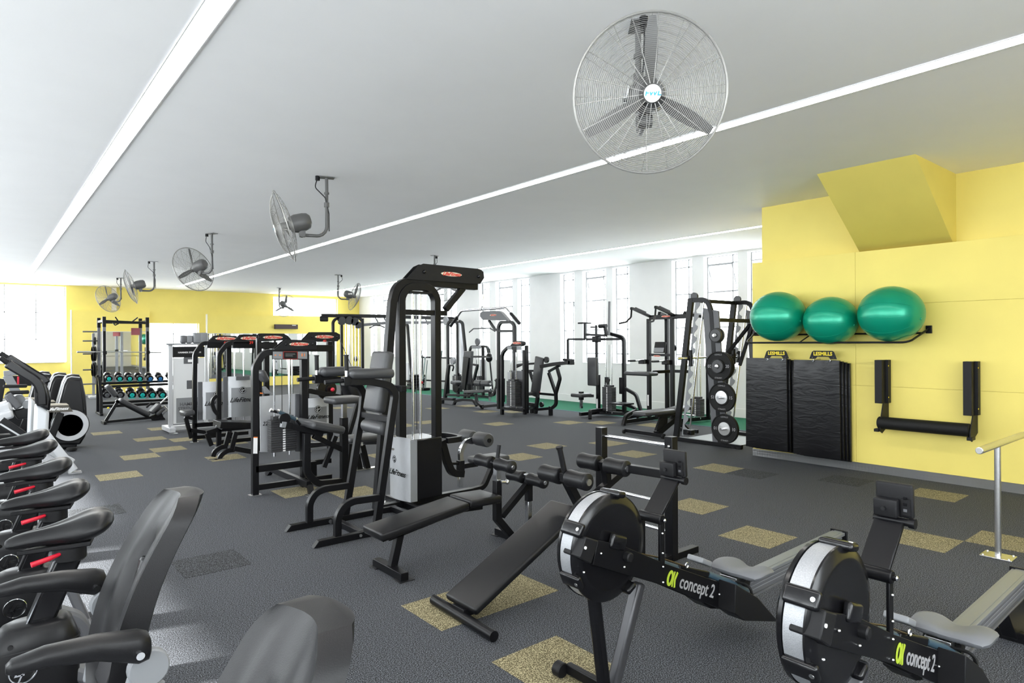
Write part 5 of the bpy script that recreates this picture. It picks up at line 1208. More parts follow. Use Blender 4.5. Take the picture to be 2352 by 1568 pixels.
    part(R, 'rear_shroud', DGR, ('bb', (XT + 0.18, k.y - 0.25, 0.15), (XT + 0.22, k.y + 0.30, 0.98)), bev=0.004)
    part(R, 'tower_base', BLK, ('bar', [(XT, u[0].y, 0.15), (XT, v.y - 0.1, 0.15)], 'X', 0.06, 0.06), ('bar', [(XT, v.y, 0.15), (X, f[1].y, 0.13)], 'Z', 0.06, 0.06), bev=0.003, kind='stuff')
shoulder_press()
def lat2():
    R = root('lat_pulldown_machine', (9.5, 12.7, 0), 'second black pulldown machine farther back, arm pointing left, grey seat with thigh roller', 'machine')
    X = 9.37
    E = lambda *l: aX(X, *ce(*l)); G = lambda *l: aX(X, *cm(*l))
    u = E((1555, 1400), (1555, 760), (1600, 690), (1760, 690), (1810, 740), (1815, 1000))
    part(R, 'arch', BLK, ('bar', [V((X, u[0].y, 0.05)), V((X, u[1].y, u[2].z)), V((X, u[4].y, u[3].z)), V((X, u[4].y, 0.05))], 'X', 0.06, 0.07, 0.15), bev=0.004)
    part(R, 'arch_crossbar', BLK, ('bar', E((1560, 828), (1800, 828)), 'X', 0.05, 0.05), bev=0.003)
    part(R, 'boom_strut', BLK, ('bar', E((1400, 660), (1500, 800), (1560, 830)), 'X', 0.05, 0.05), bev=0.003)
    cwn = E((1335, 655), (1285, 600), (1290, 545), (1330, 515), (1580, 512), (1620, 530), (1750, 680), (1700, 665))
    part(R, 'crown_panel', DGR, ('prism', shift(cwn, dx=-0.05), (0.1, 0, 0)), bev=0.004)
    logo_oval(R, E((1500, 577))[0] + V((-0.055, 0, 0)), (0, -1, 0), 'Z', 0.26)
    part(R, 'shroud', PLA, ('prism', shift(G((905, 620), (1005, 600), (1005, 960), (970, 990), (950, 960), (955, 700)), dx=0.0), (0.14, 0, 0)), bev=0.004)
    part(R, 'shroud_edge', GRY, ('prism', shift(G((942, 620), (955, 620), (962, 950), (948, 940)), dx=-0.02), (0.02, 0, 0)))
    part(R, 'seat', VGR, ('bar', G((505, 800), (610, 800), (820, 790)), 'X', 0.3, 0.07), bev=0.02)
    part(R, 'seat_leg', BLK, ('bar', G((625, 830), (640, 960), (720, 1035), (960, 1010)), 'X', 0.06, 0.06, 0.12), bev=0.003)
    part(R, 'roller_bracket', BLK, ('bar', G((845, 800), (845, 880)), 'X', 0.06, 0.07), bev=0.003)
    part(R, 'seat_arm', BLK, ('bar', G((850, 860), (900, 850), (950, 720), (955, 600)), 'X', 0.06, 0.06, 0.1), bev=0.003)
    part(R, 'chrome_post', CHR, ('bar', G((845, 880), (845, 945)), 'X', 0.045, 0.045))
    part(R, 'roller_arc', CHR, ('rod', G((850, 800), (855, 740), (825, 700)), 0.02, 0.05))
    for p in (((620, 665), (715, 668)), ((725, 672), (850, 675))):
        part(R, 'foam_roller', VGR, ('cushion', *G(*p), 0.075))
    part(R, 'end_cap', CHR, ('cyl', G((835, 675))[0] + V((-0.02, -0.05, 0)), 'Y', 0.03, 0.02))
    part(R, 'foot', BLK, ('bar', [V((X, G((720, 1040))[0].y, 0.1)), V((X, G((720, 1040))[0].y, 0.0))], 'X', 0.06, 0.06))
    c = E((1290, 778))[0]
    part(R, 'cable', BLKG, ('rod', [c, V((c.x, c.y, cwn[1].z))], 0.004, {'seg': 5}))
    B = root('lat_bar', c, 'small dark lat bar hanging left of the second pulldown machine', 'bar')
    part(B, 'bar', DGR, ('rod', E((1092, 850), (1160, 792), (1420, 785), (1500, 835)), 0.016, 0.05))
    part(B, 'swivel', STL, ('ball', c + V((0, 0, 0.01)), 0.03, {'seg': 10}))
lat2()
def row_machine():
    R = root('seated_row_machine', (9.6, 13.7, 0), 'black seated machine with tall narrow back pad seen from behind, left of the second pulldown', 'machine')
    X = 9.95
    G = lambda *l: aX(X, *cm(*l))
    part(R, 'back_pad', VGR, ('prism', G((435, 175), (555, 175), (520, 690), (385, 715)), (0.09, 0, 0)), bev=0.02)
    part(R, 'spine', BLK, ('prism', shift(G((455, 260), (540, 280), (480, 770), (435, 770)), dx=-0.06), (0.06, 0, 0)), bev=0.01)
    part(R, 'strut', BLK, ('bar', G((530, 280), (575, 850)), 'X', 0.05, 0.05), ('bar', G((650, 400), (575, 700)), 'X', 0.06, 0.06), bev=0.003, kind='stuff')
    part(R, 'lever', BLK, ('bar', G((555, 262), (800, 262)), 'X', 0.05, 0.05), ('bar', G((570, 380), (660, 395)), 'X', 0.05, 0.05), bev=0.003, kind='stuff')
    part(R, 'counterweight', BLKG, ('ball', G((830, 275))[0], 0.11, (0.7, 1, 1.1), {'seg': 16}))
    part(R, 'lever_rod', BLK, ('rod', G((840, 310), (885, 780)), 0.022))
    part(R, 'upper_link', BLK, ('rod', G((820, 240), (790, 110)), 0.02))
    part(R, 'mast', BLK, ('bar', G((460, 700), (455, 900)), 'X', 0.06, 0.06), bev=0.003)
    part(R, 'base_tube', BLK, ('bar', aX(9.45, *cm((285, 1010), (310, 945), (430, 925), (590, 935), (640, 1020))), 'X', 0.06, 0.06, 0.12), bev=0.003)
    part(R, 'second_pad', VGR, ('pad', mid(*G((290, 650), (385, 680))), (0.3, 0.26, 0.09), 0.03, (8, 0, 0)))
    part(R, 'pad_cam', BLKG, ('cyl', G((320, 740))[0], 'X', 0.13, 0.05))
    # leaning front post with hooks and its base
    XB_ = 9.9
    part(R, 'front_post', BLK, ('bar', aX(9.42, *cm((205, 390), (150, 900))), 'X', 0.07, 0.09), bev=0.003)
    part(R, 'front_base', BLK, ('bar', aX(9.42, *cm((70, 910), (290, 920))), 'X', 0.1, 0.06), ('bar', aX(9.42, *cm((100, 930), (100, 985))), 'X', 0.08, 0.12), ('bar', aX(9.42, *cm((190, 850), (560, 860))), 'X', 0.08, 0.05), kind='stuff')
    part(R, 'hook', BLK, ('rod', aX(9.42, *cm((200, 392), (290, 400), (265, 480))), 0.02, 0.04))
row_machine()
def small_machine():
    R = root('leg_machine', (11.3, 14.6, 0), 'narrow black weight machine with a round cam on top, against the brick pier', 'machine')
    X = 11.2
    E = lambda *l: aX(X, *ce(*l))
    l, r = E((1100, 1200))[0], E((1425, 1200))[0]
    zt = E((1250, 1075))[0].z
    part(R, 'arch', BLK, ('bar', [V((X, l.y, zt - 0.3)), V((X, l.y - 0.02, zt)), V((X, r.y + 0.1, zt)), V((X, r.y, zt - 0.4))], 'X', 0.06, 0.06, 0.14), bev=0.003)
    p = E((1310, 1100))[0]
    part(R, 'post', BLK, ('bar', [V((X, p.y, 0.03)), V((X, p.y, zt))], 'X', 0.06, 0.07), bev=0.003)
    part(R, 'post', BLK, ('bar', [V((X, l.y, 0.03)), V((X, l.y, zt - 0.25))], 'X', 0.06, 0.07), bev=0.003)
    part(R, 'instruction_plate', GRY, ('prism', shift(E((1150, 1110), (1300, 1110), (1300, 1065), (1150, 1065)), dx=-0.05), (0.01, 0, 0)))
    part(R, 'cam', DGR, ('cyl', E((1225, 1000))[0], 'X', 0.10, 0.05, {'seg': 20}), ('bar', E((1225, 1000), (1215, 1060)), 'X', 0.04, 0.06), kind='stuff')
    k = E((1215, 1300))[0]
    stack(R, (X + 0.05, k.y), 0.16, 0.3, 12, 0.036, 0.15, 'X', zt)
    part(R, 'shroud', SHR, ('bb', (X + 0.14, p.y + 0.05, 0.5), (X + 0.16, p.y + 0.35, 1.1)))
    part(R, 'base', BLK, ('bar', [V((X, l.y + 0.1, 0.05)), V((X, r.y, 0.05))], 'X', 0.08, 0.06), bev=0.003)
small_machine()
# ================================================================ ROW OF SELECTORISED MACHINES, CENTRE LEFT
k7, k8, c56 = Cr(380, 940, 7.84), Cr(380, 740, 7.84), Cr(560, 880, 3.3176)
def gantry(R, Y, left, right, crown, logo, lw, number=None, rodx=(), rodtop=None, shr=None, plates=None, bar_lo=None):
    # two posts joined by a rounded top bar; flat crown panel with the oval logo above it
    L = aY(Y, *left); Rr = aY(Y, *right)
    L0 = V((L[0].x, Y, 0.0))
    part(R, 'front_post', BLK, ('bar', [L0] + L[1:], 'Y', 0.07, 0.065, 0.16), bev=0.004)
    part(R, 'foot_plate', STL, ('bb', (L0.x - 0.06, Y - 0.05, 0), (L0.x + 0.06, Y + 0.05, 0.008)))
    part(R, 'rear_post', BLK, ('bar', [V((Rr[0].x, Y + 0.05, 0.0)), V((Rr[0].x, Y + 0.05, Rr[-1].z))], 'Y', 0.07, 0.075), bev=0.004)
    cw_ = aY(Y - 0.045, *crown)
    o = part(R, 'crown_panel', PLA, ('prism', cw_, (0, 0.012, 0)), bev=0.003)
    part(R, 'crown_panel', PLA, ('prism', shift(cw_, dy=0.08), (0, 0.012, 0)), bev=0.003)
    lp = at(*logo, Y=Y - 0.047)
    logo_oval(R, lp, 'X', 'Z', lw)
    for s in (-1, 1): part(R, 'bolt', BLKG, ('ball', lp + V((s * lw * 0.66, -0.002, 0)), 0.014, {'seg': 10}))
    if number: text(R, 'machine_number', LRED, number, lw * 0.19, lp + V((0, -0.001, -lw * 0.22)), 'X', 'Z', bold=0.001)
    for px in rodx:
        x = at(px, 850, Y=Y).x
        part(R, 'guide_rod', CHR, ('rod', [(x, Y, 0.28), (x, Y, cw_[0].z)], 0.012, {'seg': 10}))
    if bar_lo:
        b = aY(Y, *bar_lo)
        part(R, 'top_bar', BLK, ('bar', b, 'Y', 0.09, 0.10), bev=0.004)
    part(R, 'lower_rail', BLK, ('bar', [V((L0.x, Y, 0.28)), V((Rr[0].x, Y, 0.28))], 'Y', 0.07, 0.07), bev=0.003)
    part(R, 'floor_rail', BLK, ('bar', [V((L0.x, Y, 0.08)), V((Rr[0].x + 0.3, Y, 0.08))], 'Y', 0.05, 0.06), bev=0.003)
    return L0, Rr, cw_
mat_stack_patch = mat('stack_patch_grey', (0.20, 0.205, 0.215), 0.42, 0.3)  # darker grey painted in for the weights showing through the translucent shroud
def silver_shroud(R, x0, x1, Y, z0, z1, letters=True, size=0.1):
    N = 10
    o = [V((x0 + (x1 - x0) * k / N, Y - 0.05 * math.sin(PI * k / N), z0)) for k in range(N + 1)]
    part(R, 'shroud', SHR, ('prism', o + [p + V((0, 0.01, 0)) for p in reversed(o)], (0, 0, z1 - z0)))
    part(R, 'shroud_side', DGR, ('bb', (x0 - 0.07, Y + 0.0, z0), (x0 - 0.005, Y + 0.04, z1)), bev=0.003)
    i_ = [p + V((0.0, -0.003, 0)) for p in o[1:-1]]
    part(R, 'stack_dark_patch', mat_stack_patch, ('prism', i_ + [p + V((0, 0.002, 0)) for p in reversed(i_)], (0, 0, (z1 - z0) * 0.72)))
    if letters:
        xm = (x0 + x1) / 2
        text(R, 'shroud_lettering', BLKG, 'LifeFitness', size, (xm, Y - 0.056, z0 + (z1 - z0) * 0.42), 'X', 'Z', shear=0.45, sx=0.95, bold=0.001)
        part(R, 'emblem_disc', BLKG, ('cyl', (xm, Y - 0.055, z0 + (z1 - z0) * 0.66), 'Y', 0.052, 0.004, {'seg': 28}))
        lf_round(R, (xm, Y - 0.059, z0 + (z1 - z0) * 0.66), 'X', 'Z', 0.043, SHR)
def z_at(px, py, Y): return at(px, py, Y=Y).z
def x_at(px, py, Y): return at(px, py, Y=Y).x
# --- nearest: arm curl machine with preacher pad
def curl_machine():
    Y = 7.07
    R = root('arm_curl_machine', (2.7, Y, 0), 'nearest black arm-curl machine with instruction placard, sloped elbow pad and exposed weight stack', 'machine', 'weight machines of the centre row')
    L0, Rr, cw_ = gantry(R, Y, c38((805, 1560), (805, 700), (805, 560), (880, 430), (980, 425)), c38((1265, 1400), (1265, 430)),
                         c38((970, 410), (1065, 330), (1090, 312), (1330, 318), (1362, 335), (1358, 400)), c38((1205, 353))[0], 0.225)
    part(R, 'top_bar', BLK, ('bar', [at(*c38((975, 415))[0], Y=Y), at(*c38((1280, 415))[0], Y=Y)], 'Y', 0.07, 0.05), bev=0.003)
    pl_ = aY(Y - 0.05, *c38((960, 412), (1283, 416), (1281, 494), (962, 490)))
    part(R, 'instruction_placard', PLA, ('prism', pl_, (0, 0.006, 0)))
    for a, b, m in ((968, 1056, GRY), (1192, 1276, GRY)): part(R, 'placard_field', m, ('prism', aY(Y - 0.052, *c38((a, 420), (b, 421), (b, 486), (a, 484))), (0, 0.002, 0)))
    part(R, 'placard_field', BLKG, ('prism', aY(Y - 0.053, *c38((1064, 421), (1188, 422), (1188, 487), (1064, 486))), (0, 0.002, 0)))
    part(R, 'placard_lines', LRED, *[('bar', aY(Y - 0.055, *c38(*p)), 'Y', 0.001, 0.003) for p in (((1064, 421), (1188, 422)), ((1064, 486), (1188, 487)), ((1064, 421), (1064, 486)), ((1188, 422), (1188, 487)))], kind='stuff')
    part(R, 'placard_text', GRY, *[('bar', aY(Y - 0.055, *c38((1080, y), (1172 - (y * 7) % 30, y))), 'Y', 0.001, 0.0025) for y in (438, 446, 454, 462)], kind='stuff')
    part(R, 'placard_figure', ORG, ('ball', at(*c38((1230, 450))[0], Y=Y - 0.055), 0.012, (0.5, 0.1, 1.6), {'seg': 10}), ('ball', at(*c38((1252, 450))[0], Y=Y - 0.055), 0.012, (0.35, 0.1, 1.6), {'seg': 10}), ('ball', at(*c38((990, 452))[0], Y=Y - 0.055), 0.009, (1.2, 0.1, 0.6), {'seg': 10}), ('ball', at(*c38((1032, 452))[0], Y=Y - 0.055), 0.009, (1.2, 0.1, 0.6), {'seg': 10}), kind='stuff')
    # shroud panel behind the stack and the number on it
    s = aY(Y + 0.14, *c38((850, 825), (1172, 800), (1172, 1320), (855, 1325)))
    part(R, 'back_panel', SHR, ('prism', [s[0], s[1], s[2], s[3]], (0, 0.01, 0)))
    text(R, 'panel_number', BLKG, '22', 0.06, at(*c38((898, 1070))[0], Y=Y + 0.13), 'X', 'Z', shear=0.2)
    part(R, 'side_cover', DGR, ('prism', aY(Y + 0.12, *c38((1172, 800), (1225, 800), (1225, 1320), (1172, 1320))), (0, 0.05, 0)), bev=0.003)
    c = at(*c38((1040, 1180))[0], Y=Y)
    z0, z1 = z_at(*c38((1040, 1315))[0], Y), z_at(*c38((1040, 1030))[0], Y)
    x0, x1 = x_at(*c38((935, 1200))[0], Y), x_at(*c38((1165, 1200))[0], Y)
    n = 14; h = (z1 - z0) / n
    stack(R, ((x0 + x1) / 2, Y), x1 - x0, 0.12, n, h, z0, 'Y', 1.5)
    part(R, 'warning_label', WHT, ('prism', aY(Y - 0.04, *c38((793, 1196), (830, 1196), (828, 1338), (790, 1338))), (0, 0.002, 0)))
    part(R, 'warning_label_top', ORG, ('prism', aY(Y - 0.041, *c38((795, 1188), (831, 1188), (830, 1197), (793, 1197))), (0, 0.002, 0)))
    # preacher pad, curl arm, frame
    Yp = 6.75
    P = lambda *l: aY(Yp, *c56(*l))
    a, b = P((455, 300), (700, 345))
    part(R, 'elbow_pad', VGR, ('bar', [a, b], 'Y', 0.52, 0.085), bev=0.03)
    a2 = P((350, 325), (600, 385))
    part(R, 'pad_rail', BLK, ('bar', a2, 'Y', 0.05, 0.06), bev=0.003)
    part(R, 'rail_cap', GRY, ('bar', P((283, 312), (320, 316)), 'Y', 0.06, 0.06), bev=0.003)
    part(R, 'cam_block', BLK, ('bar', P((315, 316), (355, 322)), 'Y', 0.07, 0.07), ('cyl', P((310, 270))[0], 'Y', 0.06, 0.04), bev=0.003, kind='stuff')
    part(R, 'curl_grip', CBL, ('rod', P((265, 215), (395, 272)), 0.02, {'seg': 14}))
    part(R, 'grip_end', CHR, ('rod', P((200, 203), (222, 210)), 0.021), ('rod', P((250, 208), (266, 215)), 0.022), ('rod', P((392, 268), (402, 275)), 0.022), kind='stuff')
    part(R, 'grip_link', BLK, ('rod', P((215, 208), (260, 220)), 0.016), ('rod', P((400, 275), (430, 315)), 0.014), kind='stuff')
    part(R, 'pad_frame', BLK, ('bar', P((478, 380), (478, 680), (560, 765), (760, 745)), 'Y', 0.065, 0.07, 0.13), bev=0.003)
    part(R, 'pad_brace', BLK, ('bar', P((530, 400), (760, 510)), 'Y', 0.055, 0.055), bev=0.003)
    sp = P((762, 260), (762, 760))
    part(R, 'seat_column', BLK, ('bar', [sp[0], V((sp[0].x, Yp, 0.0))], 'Y', 0.07, 0.075), bev=0.003)
    part(R, 'seat_post', CHR, ('bar', P((764, 155), (764, 262)), 'Y', 0.05, 0.05))
    q = P((762, 125))[0]
    part(R, 'seat', VGR, ('pad', q + V((0.0, 0, 0)), (0.37, 0.30, 0.075), 0.03))
    part(R, 'seat_support', BLK, ('bar', P((700, 400), (610, 640)), 'Y', 0.04, 0.05), bev=0.003)
    fl_ = [V((L0.x, Y, 0.12)), V((x_at(*c56((450, 700))[0], Y), Y - 0.3, 0.12)), V((3.35, Y - 0.3, 0.12))]
    part(R, 'base_rail', BLK, ('bar', [V((2.72, 6.75, 0.10)), V((2.72, 7.9, 0.10))], 'Z', 0.07, 0.05), ('bar', [(2.62, 7.95, 0.1), (3.5, 7.95, 0.1)], 'Y', 0.05, 0.06), bev=0.003, kind='stuff')
    part(R, 'floor_plate', STL, ('bb', (2.66, 6.62, 0), (2.78, 6.72, 0.008)))
    part(R, 'stub_leg', BLK, ('bar', [(2.72, 6.68, 0.0), (2.72, 6.72, 0.1)], 'X', 0.05, 0.06), ('bar', [(2.75, 7.95, 0.1), (2.72, 8.05, 0.0)], 'X', 0.05, 0.06), ('bar', [(2.95, 7.2, 0.0), (2.95, 7.2, 0.26)], 'X', 0.07, 0.07), kind='stuff')
curl_machine()
# --- machine behind the dip station: stool with splayed legs
def stool_machine():
    R = root('glute_bench_machine', (4.0, 8.2, 0), 'black machine with low round-edged seat on splayed legs, glimpsed between curl machine and dip station', 'machine')
    Y = 7.6
    P = lambda *l: aY(Y, *c56(*l))
    part(R, 'seat', VGR, ('pad', P((895, 415))[0], (0.46, 0.32, 0.075), 0.03))
    part(R, 'seat_post', CHR, ('bar', P((890, 450), (885, 530)), 'Y', 0.05, 0.05))
    part(R, 'leg', BLK, ('bar', P((900, 470), (965, 745)), 'Y', 0.06, 0.07), bev=0.003)
    part(R, 'leg', BLK, ('bar', P((860, 540), (895, 720)), 'Y', 0.06, 0.07), bev=0.003)
    part(R, 'leg', BLK, ('bar', P((815, 460), (800, 700)), 'Y', 0.06, 0.07), bev=0.003)
    part(R, 'brace', BLK, ('bar', P((860, 655), (930, 665)), 'Y', 0.05, 0.05), bev=0.003)
    for p in ((968, 750), (893, 725)): 
        q = P(p)[0]; part(R, 'foot_plate', STL, ('bb', (q.x - 0.08, Y - 0.05, max(0, q.z - 0.01)), (q.x + 0.08, Y + 0.05, max(0, q.z - 0.01) + 0.01)))
stool_machine()
def number40():
    Y = 9.4
    R = root('leg_curl_machine', (4.0, Y, 0), 'black machine numbered 40 with forward crown panel, red knob and silver shroud', 'machine', 'weight machines of the centre row')
    L0, Rr, cw_ = gantry(R, Y, c38((1268, 1500), (1268, 700), (1268, 480), (1268, 385)), c38((1495, 1400), (1495, 330)),
                         c38((1240, 318), (1310, 245), (1535, 245), (1572, 265), (1575, 300), (1550, 328), (1240, 335)), c38((1432, 287))[0], 0.30, '40', (c38((1110, 0))[0][0], c38((1140, 0))[0][0]), bar_lo=c38((1250, 390), (1500, 390)))
    x0, x1 = x_at(*c38((1285, 900))[0], Y), x_at(*c38((1445, 900))[0], Y)
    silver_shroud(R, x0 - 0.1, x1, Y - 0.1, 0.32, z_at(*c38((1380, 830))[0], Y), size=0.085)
    c = at(*c38((1450, 760))[0], Y=Y - 0.3)
    part(R, 'cam_disc', BLKG, ('cyl', c, 'Y', 0.15, 0.05, {'seg': 28, 'bev': 0.006}), ('cyl', c + V((0.05, -0.04, 0.0)), 'Y', 0.07, 0.04, {'seg': 20}), kind='stuff')
    part(R, 'pull_knob', RED, ('ball', at(*c38((1505, 762))[0], Y=Y - 0.42), 0.03, {'seg': 16}))
    part(R, 'lever', BLK, ('bar', aY(Y - 0.45, *c38((1230, 770), (1300, 775), (1580, 830))), 'Y', 0.05, 0.07), bev=0.003)
    part(R, 'lever_cap', GRY, ('bar', aY(Y - 0.46, *c38((1222, 768), (1250, 770))), 'Y', 0.06, 0.08), bev=0.003)
    part(R, 'back_pad', VIN, ('pad', at(*c38((1690, 760))[0], Y=Y - 0.2), (0.25, 0.3, 0.35), 0.03, (0, -20, 0)))
    part(R, 'cable', BLKG, ('rod', [cw_[4] + V((0, 0.04, 0)), cw_[4] + V((0.35, 0.1, -0.7))], 0.005, {'seg': 5}))
    part(R, 'lower_frame', BLK, ('bar', [V((L0.x, Y, 0.1)), V((L0.x + 1.0, Y - 0.5, 0.1))], 'Z', 0.06, 0.06), ('bar', [V((L0.x + 0.5, Y - 0.3, 0.1)), V((L0.x + 0.7, Y - 0.3, 0.7))], 'Y', 0.06, 0.06), bev=0.003, kind='stuff')
number40()
def third():
    Y = 9.9
    R = root('leg_extension_machine', (3.4, Y, 0), 'black machine whose crown panel tapers to the right, between number 39 and the curl machine', 'machine', 'weight machines of the centre row')
    gantry(R, Y, c38((838, 1300), (838, 700), (838, 480), (838, 300)), c38((922, 1200), (922, 330)),
           c38((832, 330), (836, 275), (860, 256), (1065, 258), (1105, 280), (1135, 315), (1040, 320)), c38((968, 292))[0], 0.30, None, (), bar_lo=c38((835, 365), (1000, 365)))
    part(R, 'back_pad', VGR, ('bar', aY(Y - 0.2, *c38((850, 590), (900, 690))), 'Y', 0.26, 0.08), bev=0.03)
    part(R, 'seat_side', GRY, ('prism', aY(Y - 0.1, *c38((880, 740), (905, 735), (960, 800), (900, 800))), (0, 0.06, 0)), bev=0.004)
    part(R, 'warning_label', ORG, ('prism', aY(Y - 0.15, *c38((850, 788), (875, 790), (880, 800), (852, 800))), (0, 0.002, 0)))
third()
def number39():
    Y = 10.7
    R = root('hip_machine', (3.1, Y, 0), 'black machine numbered 39 with a full silver shroud and dark notch at its top', 'machine', 'weight machines of the centre row')
    L0, Rr, cw_ = gantry(R, Y, c38((480, 1280), (480, 800), (482, 440), (560, 345), (620, 345)), c38((855, 1200), (855, 350)),
                         c38((605, 345), (680, 268), (700, 265), (840, 268), (860, 300), (860, 345)), c38((772, 300))[0], 0.33, '39', (c38((622, 0))[0][0], c38((705, 0))[0][0]), bar_lo=c38((600, 362), (850, 362)))
    x0, x1 = x_at(*c38((552, 800))[0], Y), x_at(*c38((790, 800))[0], Y)
    zt, zb = z_at(*c38((660, 640))[0], Y), z_at(*c38((660, 1000))[0], Y)
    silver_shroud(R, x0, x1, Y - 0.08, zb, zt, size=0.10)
    n0, n1 = x_at(*c38((612, 640))[0], Y), x_at(*c38((733, 640))[0], Y)
    part(R, 'shroud_notch', DGR, ('bb', (n0, Y - 0.15, zt - 0.06), (n1, Y - 0.125, zt + 0.002)))
    Yp = 10.2
    P = lambda *l: aY(Yp, *k7(*l))
    part(R, 'platform', BLK, ('bar', P((920, 260), (1550, 275)), 'Y', 0.4, 0.1), bev=0.01)
    part(R, 'platform_end', GRY, ('bar', P((920, 280), (1025, 340)), 'Y', 0.03, 0.05))
    Q = lambda *l: aY(9.6, *k7(*l))
    for dx in (0, 1):
        part(R, 'curved_foot', BLK, ('bar', Q((855 + 105 * dx, 850 + 75 * dx), (880 + 110 * dx, 760 + 70 * dx), (990 + 115 * dx, 680 + 60 * dx), (1110 + 130 * dx, 660 + 65 * dx)), 'Y', 0.05, 0.06, 0.14), bev=0.003)
        part(R, 'leg_strut', BLK, ('bar', Q((1080 + 115 * dx, 660 + 30 * dx), (1150 + 120 * dx, 400)), 'Y', 0.05, 0.06), bev=0.003)
        q = Q((800 + 105 * dx, 868 + 68 * dx))[0]
        part(R, 'foot_plate', STL, ('bb', (q.x - 0.02, q.y - 0.04, 0.0), (q.x + 0.1, q.y + 0.04, 0.008)))
    part(R, 'cross_rail', BLK, ('bar', Q((1230, 700), (1560, 760)), 'Y', 0.06, 0.07), bev=0.003)
    part(R, 'side_loop', BLK, ('bar', aY(Y - 0.3, *c38((462, 815), (425, 850), (420, 890), (440, 950), (470, 985))), 'Y', 0.05, 0.05, 0.1), bev=0.003)
    part(R, 'rear_leg', BLK, ('bar', P((740, 430), (830, 650)), 'Y', 0.05, 0.06), ('bar', P((740, 420), (930, 360)), 'Y', 0.06, 0.06), bev=0.003, kind='stuff')
number39()
def number44():
    Y = 11.5
    R = root('thigh_machine', (2.9, Y, 0), 'farthest row machine, numbered 44, with a grey seat sticking out to its left', 'machine', 'weight machines of the centre row')
    L0, Rr, cw_ = gantry(R, Y, c38((262, 1230), (262, 700), (265, 440), (330, 345), (390, 345)), c38((580, 1100), (580, 350)),
                         c38((375, 345), (440, 280), (470, 273), (640, 280), (648, 300), (645, 350)), c38((542, 302))[0], 0.33, '44', (c38((388, 0))[0][0], c38((462, 0))[0][0]), bar_lo=c38((370, 362), (640, 362)))
    x0, x1 = x_at(*c38((325, 800))[0], Y), x_at(*c38((560, 800))[0], Y)
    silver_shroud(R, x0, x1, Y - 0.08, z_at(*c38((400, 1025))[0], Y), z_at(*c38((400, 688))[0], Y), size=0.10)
    P = lambda *l: aY(Y - 0.1, *k7(*l))
    part(R, 'seat', VGR, ('bar', P((290, 75), (490, 40)), 'Y', 0.34, 0.09), bev=0.03)
    part(R, 'seat_frame', BLK, ('bar', P((345, 130), (490, 165)), 'Y', 0.05, 0.05), ('bar', P((365, 150), (465, 515)), 'Y', 0.05, 0.06), ('bar', P((430, 370), (920, 440)), 'Y', 0.05, 0.06), bev=0.003, kind='stuff')
number44()
def hammer():
    Y = 13.1
    R = root('weight_cabinet', (2.95, Y, 0), 'silver-framed cabinet with translucent front and dark heading panel, far end of the machine row', 'machine')
    X0, X1 = 2.68, 3.30
    zt = 1.60
    for x in (X0, X1): part(R, 'post', SIL, ('bar', [(x, Y, 0.05), (x, Y, zt)], 'Y', 0.07, 0.07), bev=0.004)
    part(R, 'top_plate', GRY, ('bb', (X0 - 0.08, Y - 0.1, zt), (X1 + 0.08, Y + 0.3, zt + 0.03)), bev=0.004)
    part(R, 'header', PLA, ('bb', (X0 + 0.04, Y - 0.03, 1.37), (X1 - 0.04, Y, 1.57)), bev=0.004)
    text(R, 'header_lettering', WHT, 'HAMMER STRENGTH', 0.042, (3.0, Y - 0.032, 1.46), 'X', 'Z', bold=0.001)
    part(R, 'front_shroud', mat('frosted_front', (0.62, 0.63, 0.64), 0.5), ('bb', (X0 + 0.04, Y - 0.02, 0.15), (X1 - 0.04, Y - 0.01, 1.36)), bev=0.002)
    part(R, 'window_block', DGR, ('bb', (2.9, Y - 0.026, 1.25), (3.15, Y - 0.018, 1.37)), bev=0.003)
    part(R, 'window_slot', WHT, ('bb', (2.97, Y - 0.03, 1.28), (3.08, Y - 0.024, 1.33)))
    part(R, 'stack_dark_patch', GRY, ('bb', (X0 + 0.09, Y - 0.026, 0.16), (X1 - 0.06, Y - 0.02, 0.62)), bev=0.003)  # darker patch painted where the weight stack shows through the front
    text(R, 'shroud_lettering', DGR, 'HAMMER', 0.085, (3.0, Y - 0.028, 0.50), 'X', 'Z', bold=0.002)
    text(R, 'shroud_lettering', DGR, 'STRENGTH', 0.08, (3.0, Y - 0.028, 0.42), 'X', 'Z', bold=0.002)
    part(R, 'pulley_block', DGR, ('bb', (2.95, Y - 0.024, 0.78), (3.09, Y - 0.014, 0.94)), bev=0.004)
    part(R, 'base', SIL, ('bar', [(X0 - 0.02, Y - 0.25, 0.06), (X0 - 0.02, Y + 0.4, 0.06)], 'Z', 0.08, 0.1), ('bar', [(X0, Y - 0.05, 0.08), (X1 + 0.3, Y - 0.05, 0.08)], 'Z', 0.08, 0.09), bev=0.004, kind='stuff')
    part(R, 'foot_plate', STL, ('bb', (X0 - 0.08, Y - 0.32, 0), (X0 + 0.06, Y - 0.24, 0.01)))
    for k, (px, py, m) in enumerate((((421), 777, DGR), (434, 777, GRY), (452, 772, GRY), (466, 768, GRY))):
        q = at(px, py, Y=Y + 0.1)
        h = solo('cable_attachment', m, (q.x, q.y, zt + 0.03), ['dark cylindrical pad standing on top of the silver weight cabinet', 'small grey box pad on the silver cabinet, right of the dark one', 'grey wedge-shaped pad on the silver weight cabinet top', 'rightmost grey pad on the silver weight cabinet top'][k], 'pad', ('pad', (q.x, q.y, zt + 0.03 + (0.075 if k < 2 else 0.10)), (0.11 if k < 2 else 0.15, 0.14, 0.15 if k < 2 else 0.2), 0.03), group='pads on the silver cabinet')
hammer()
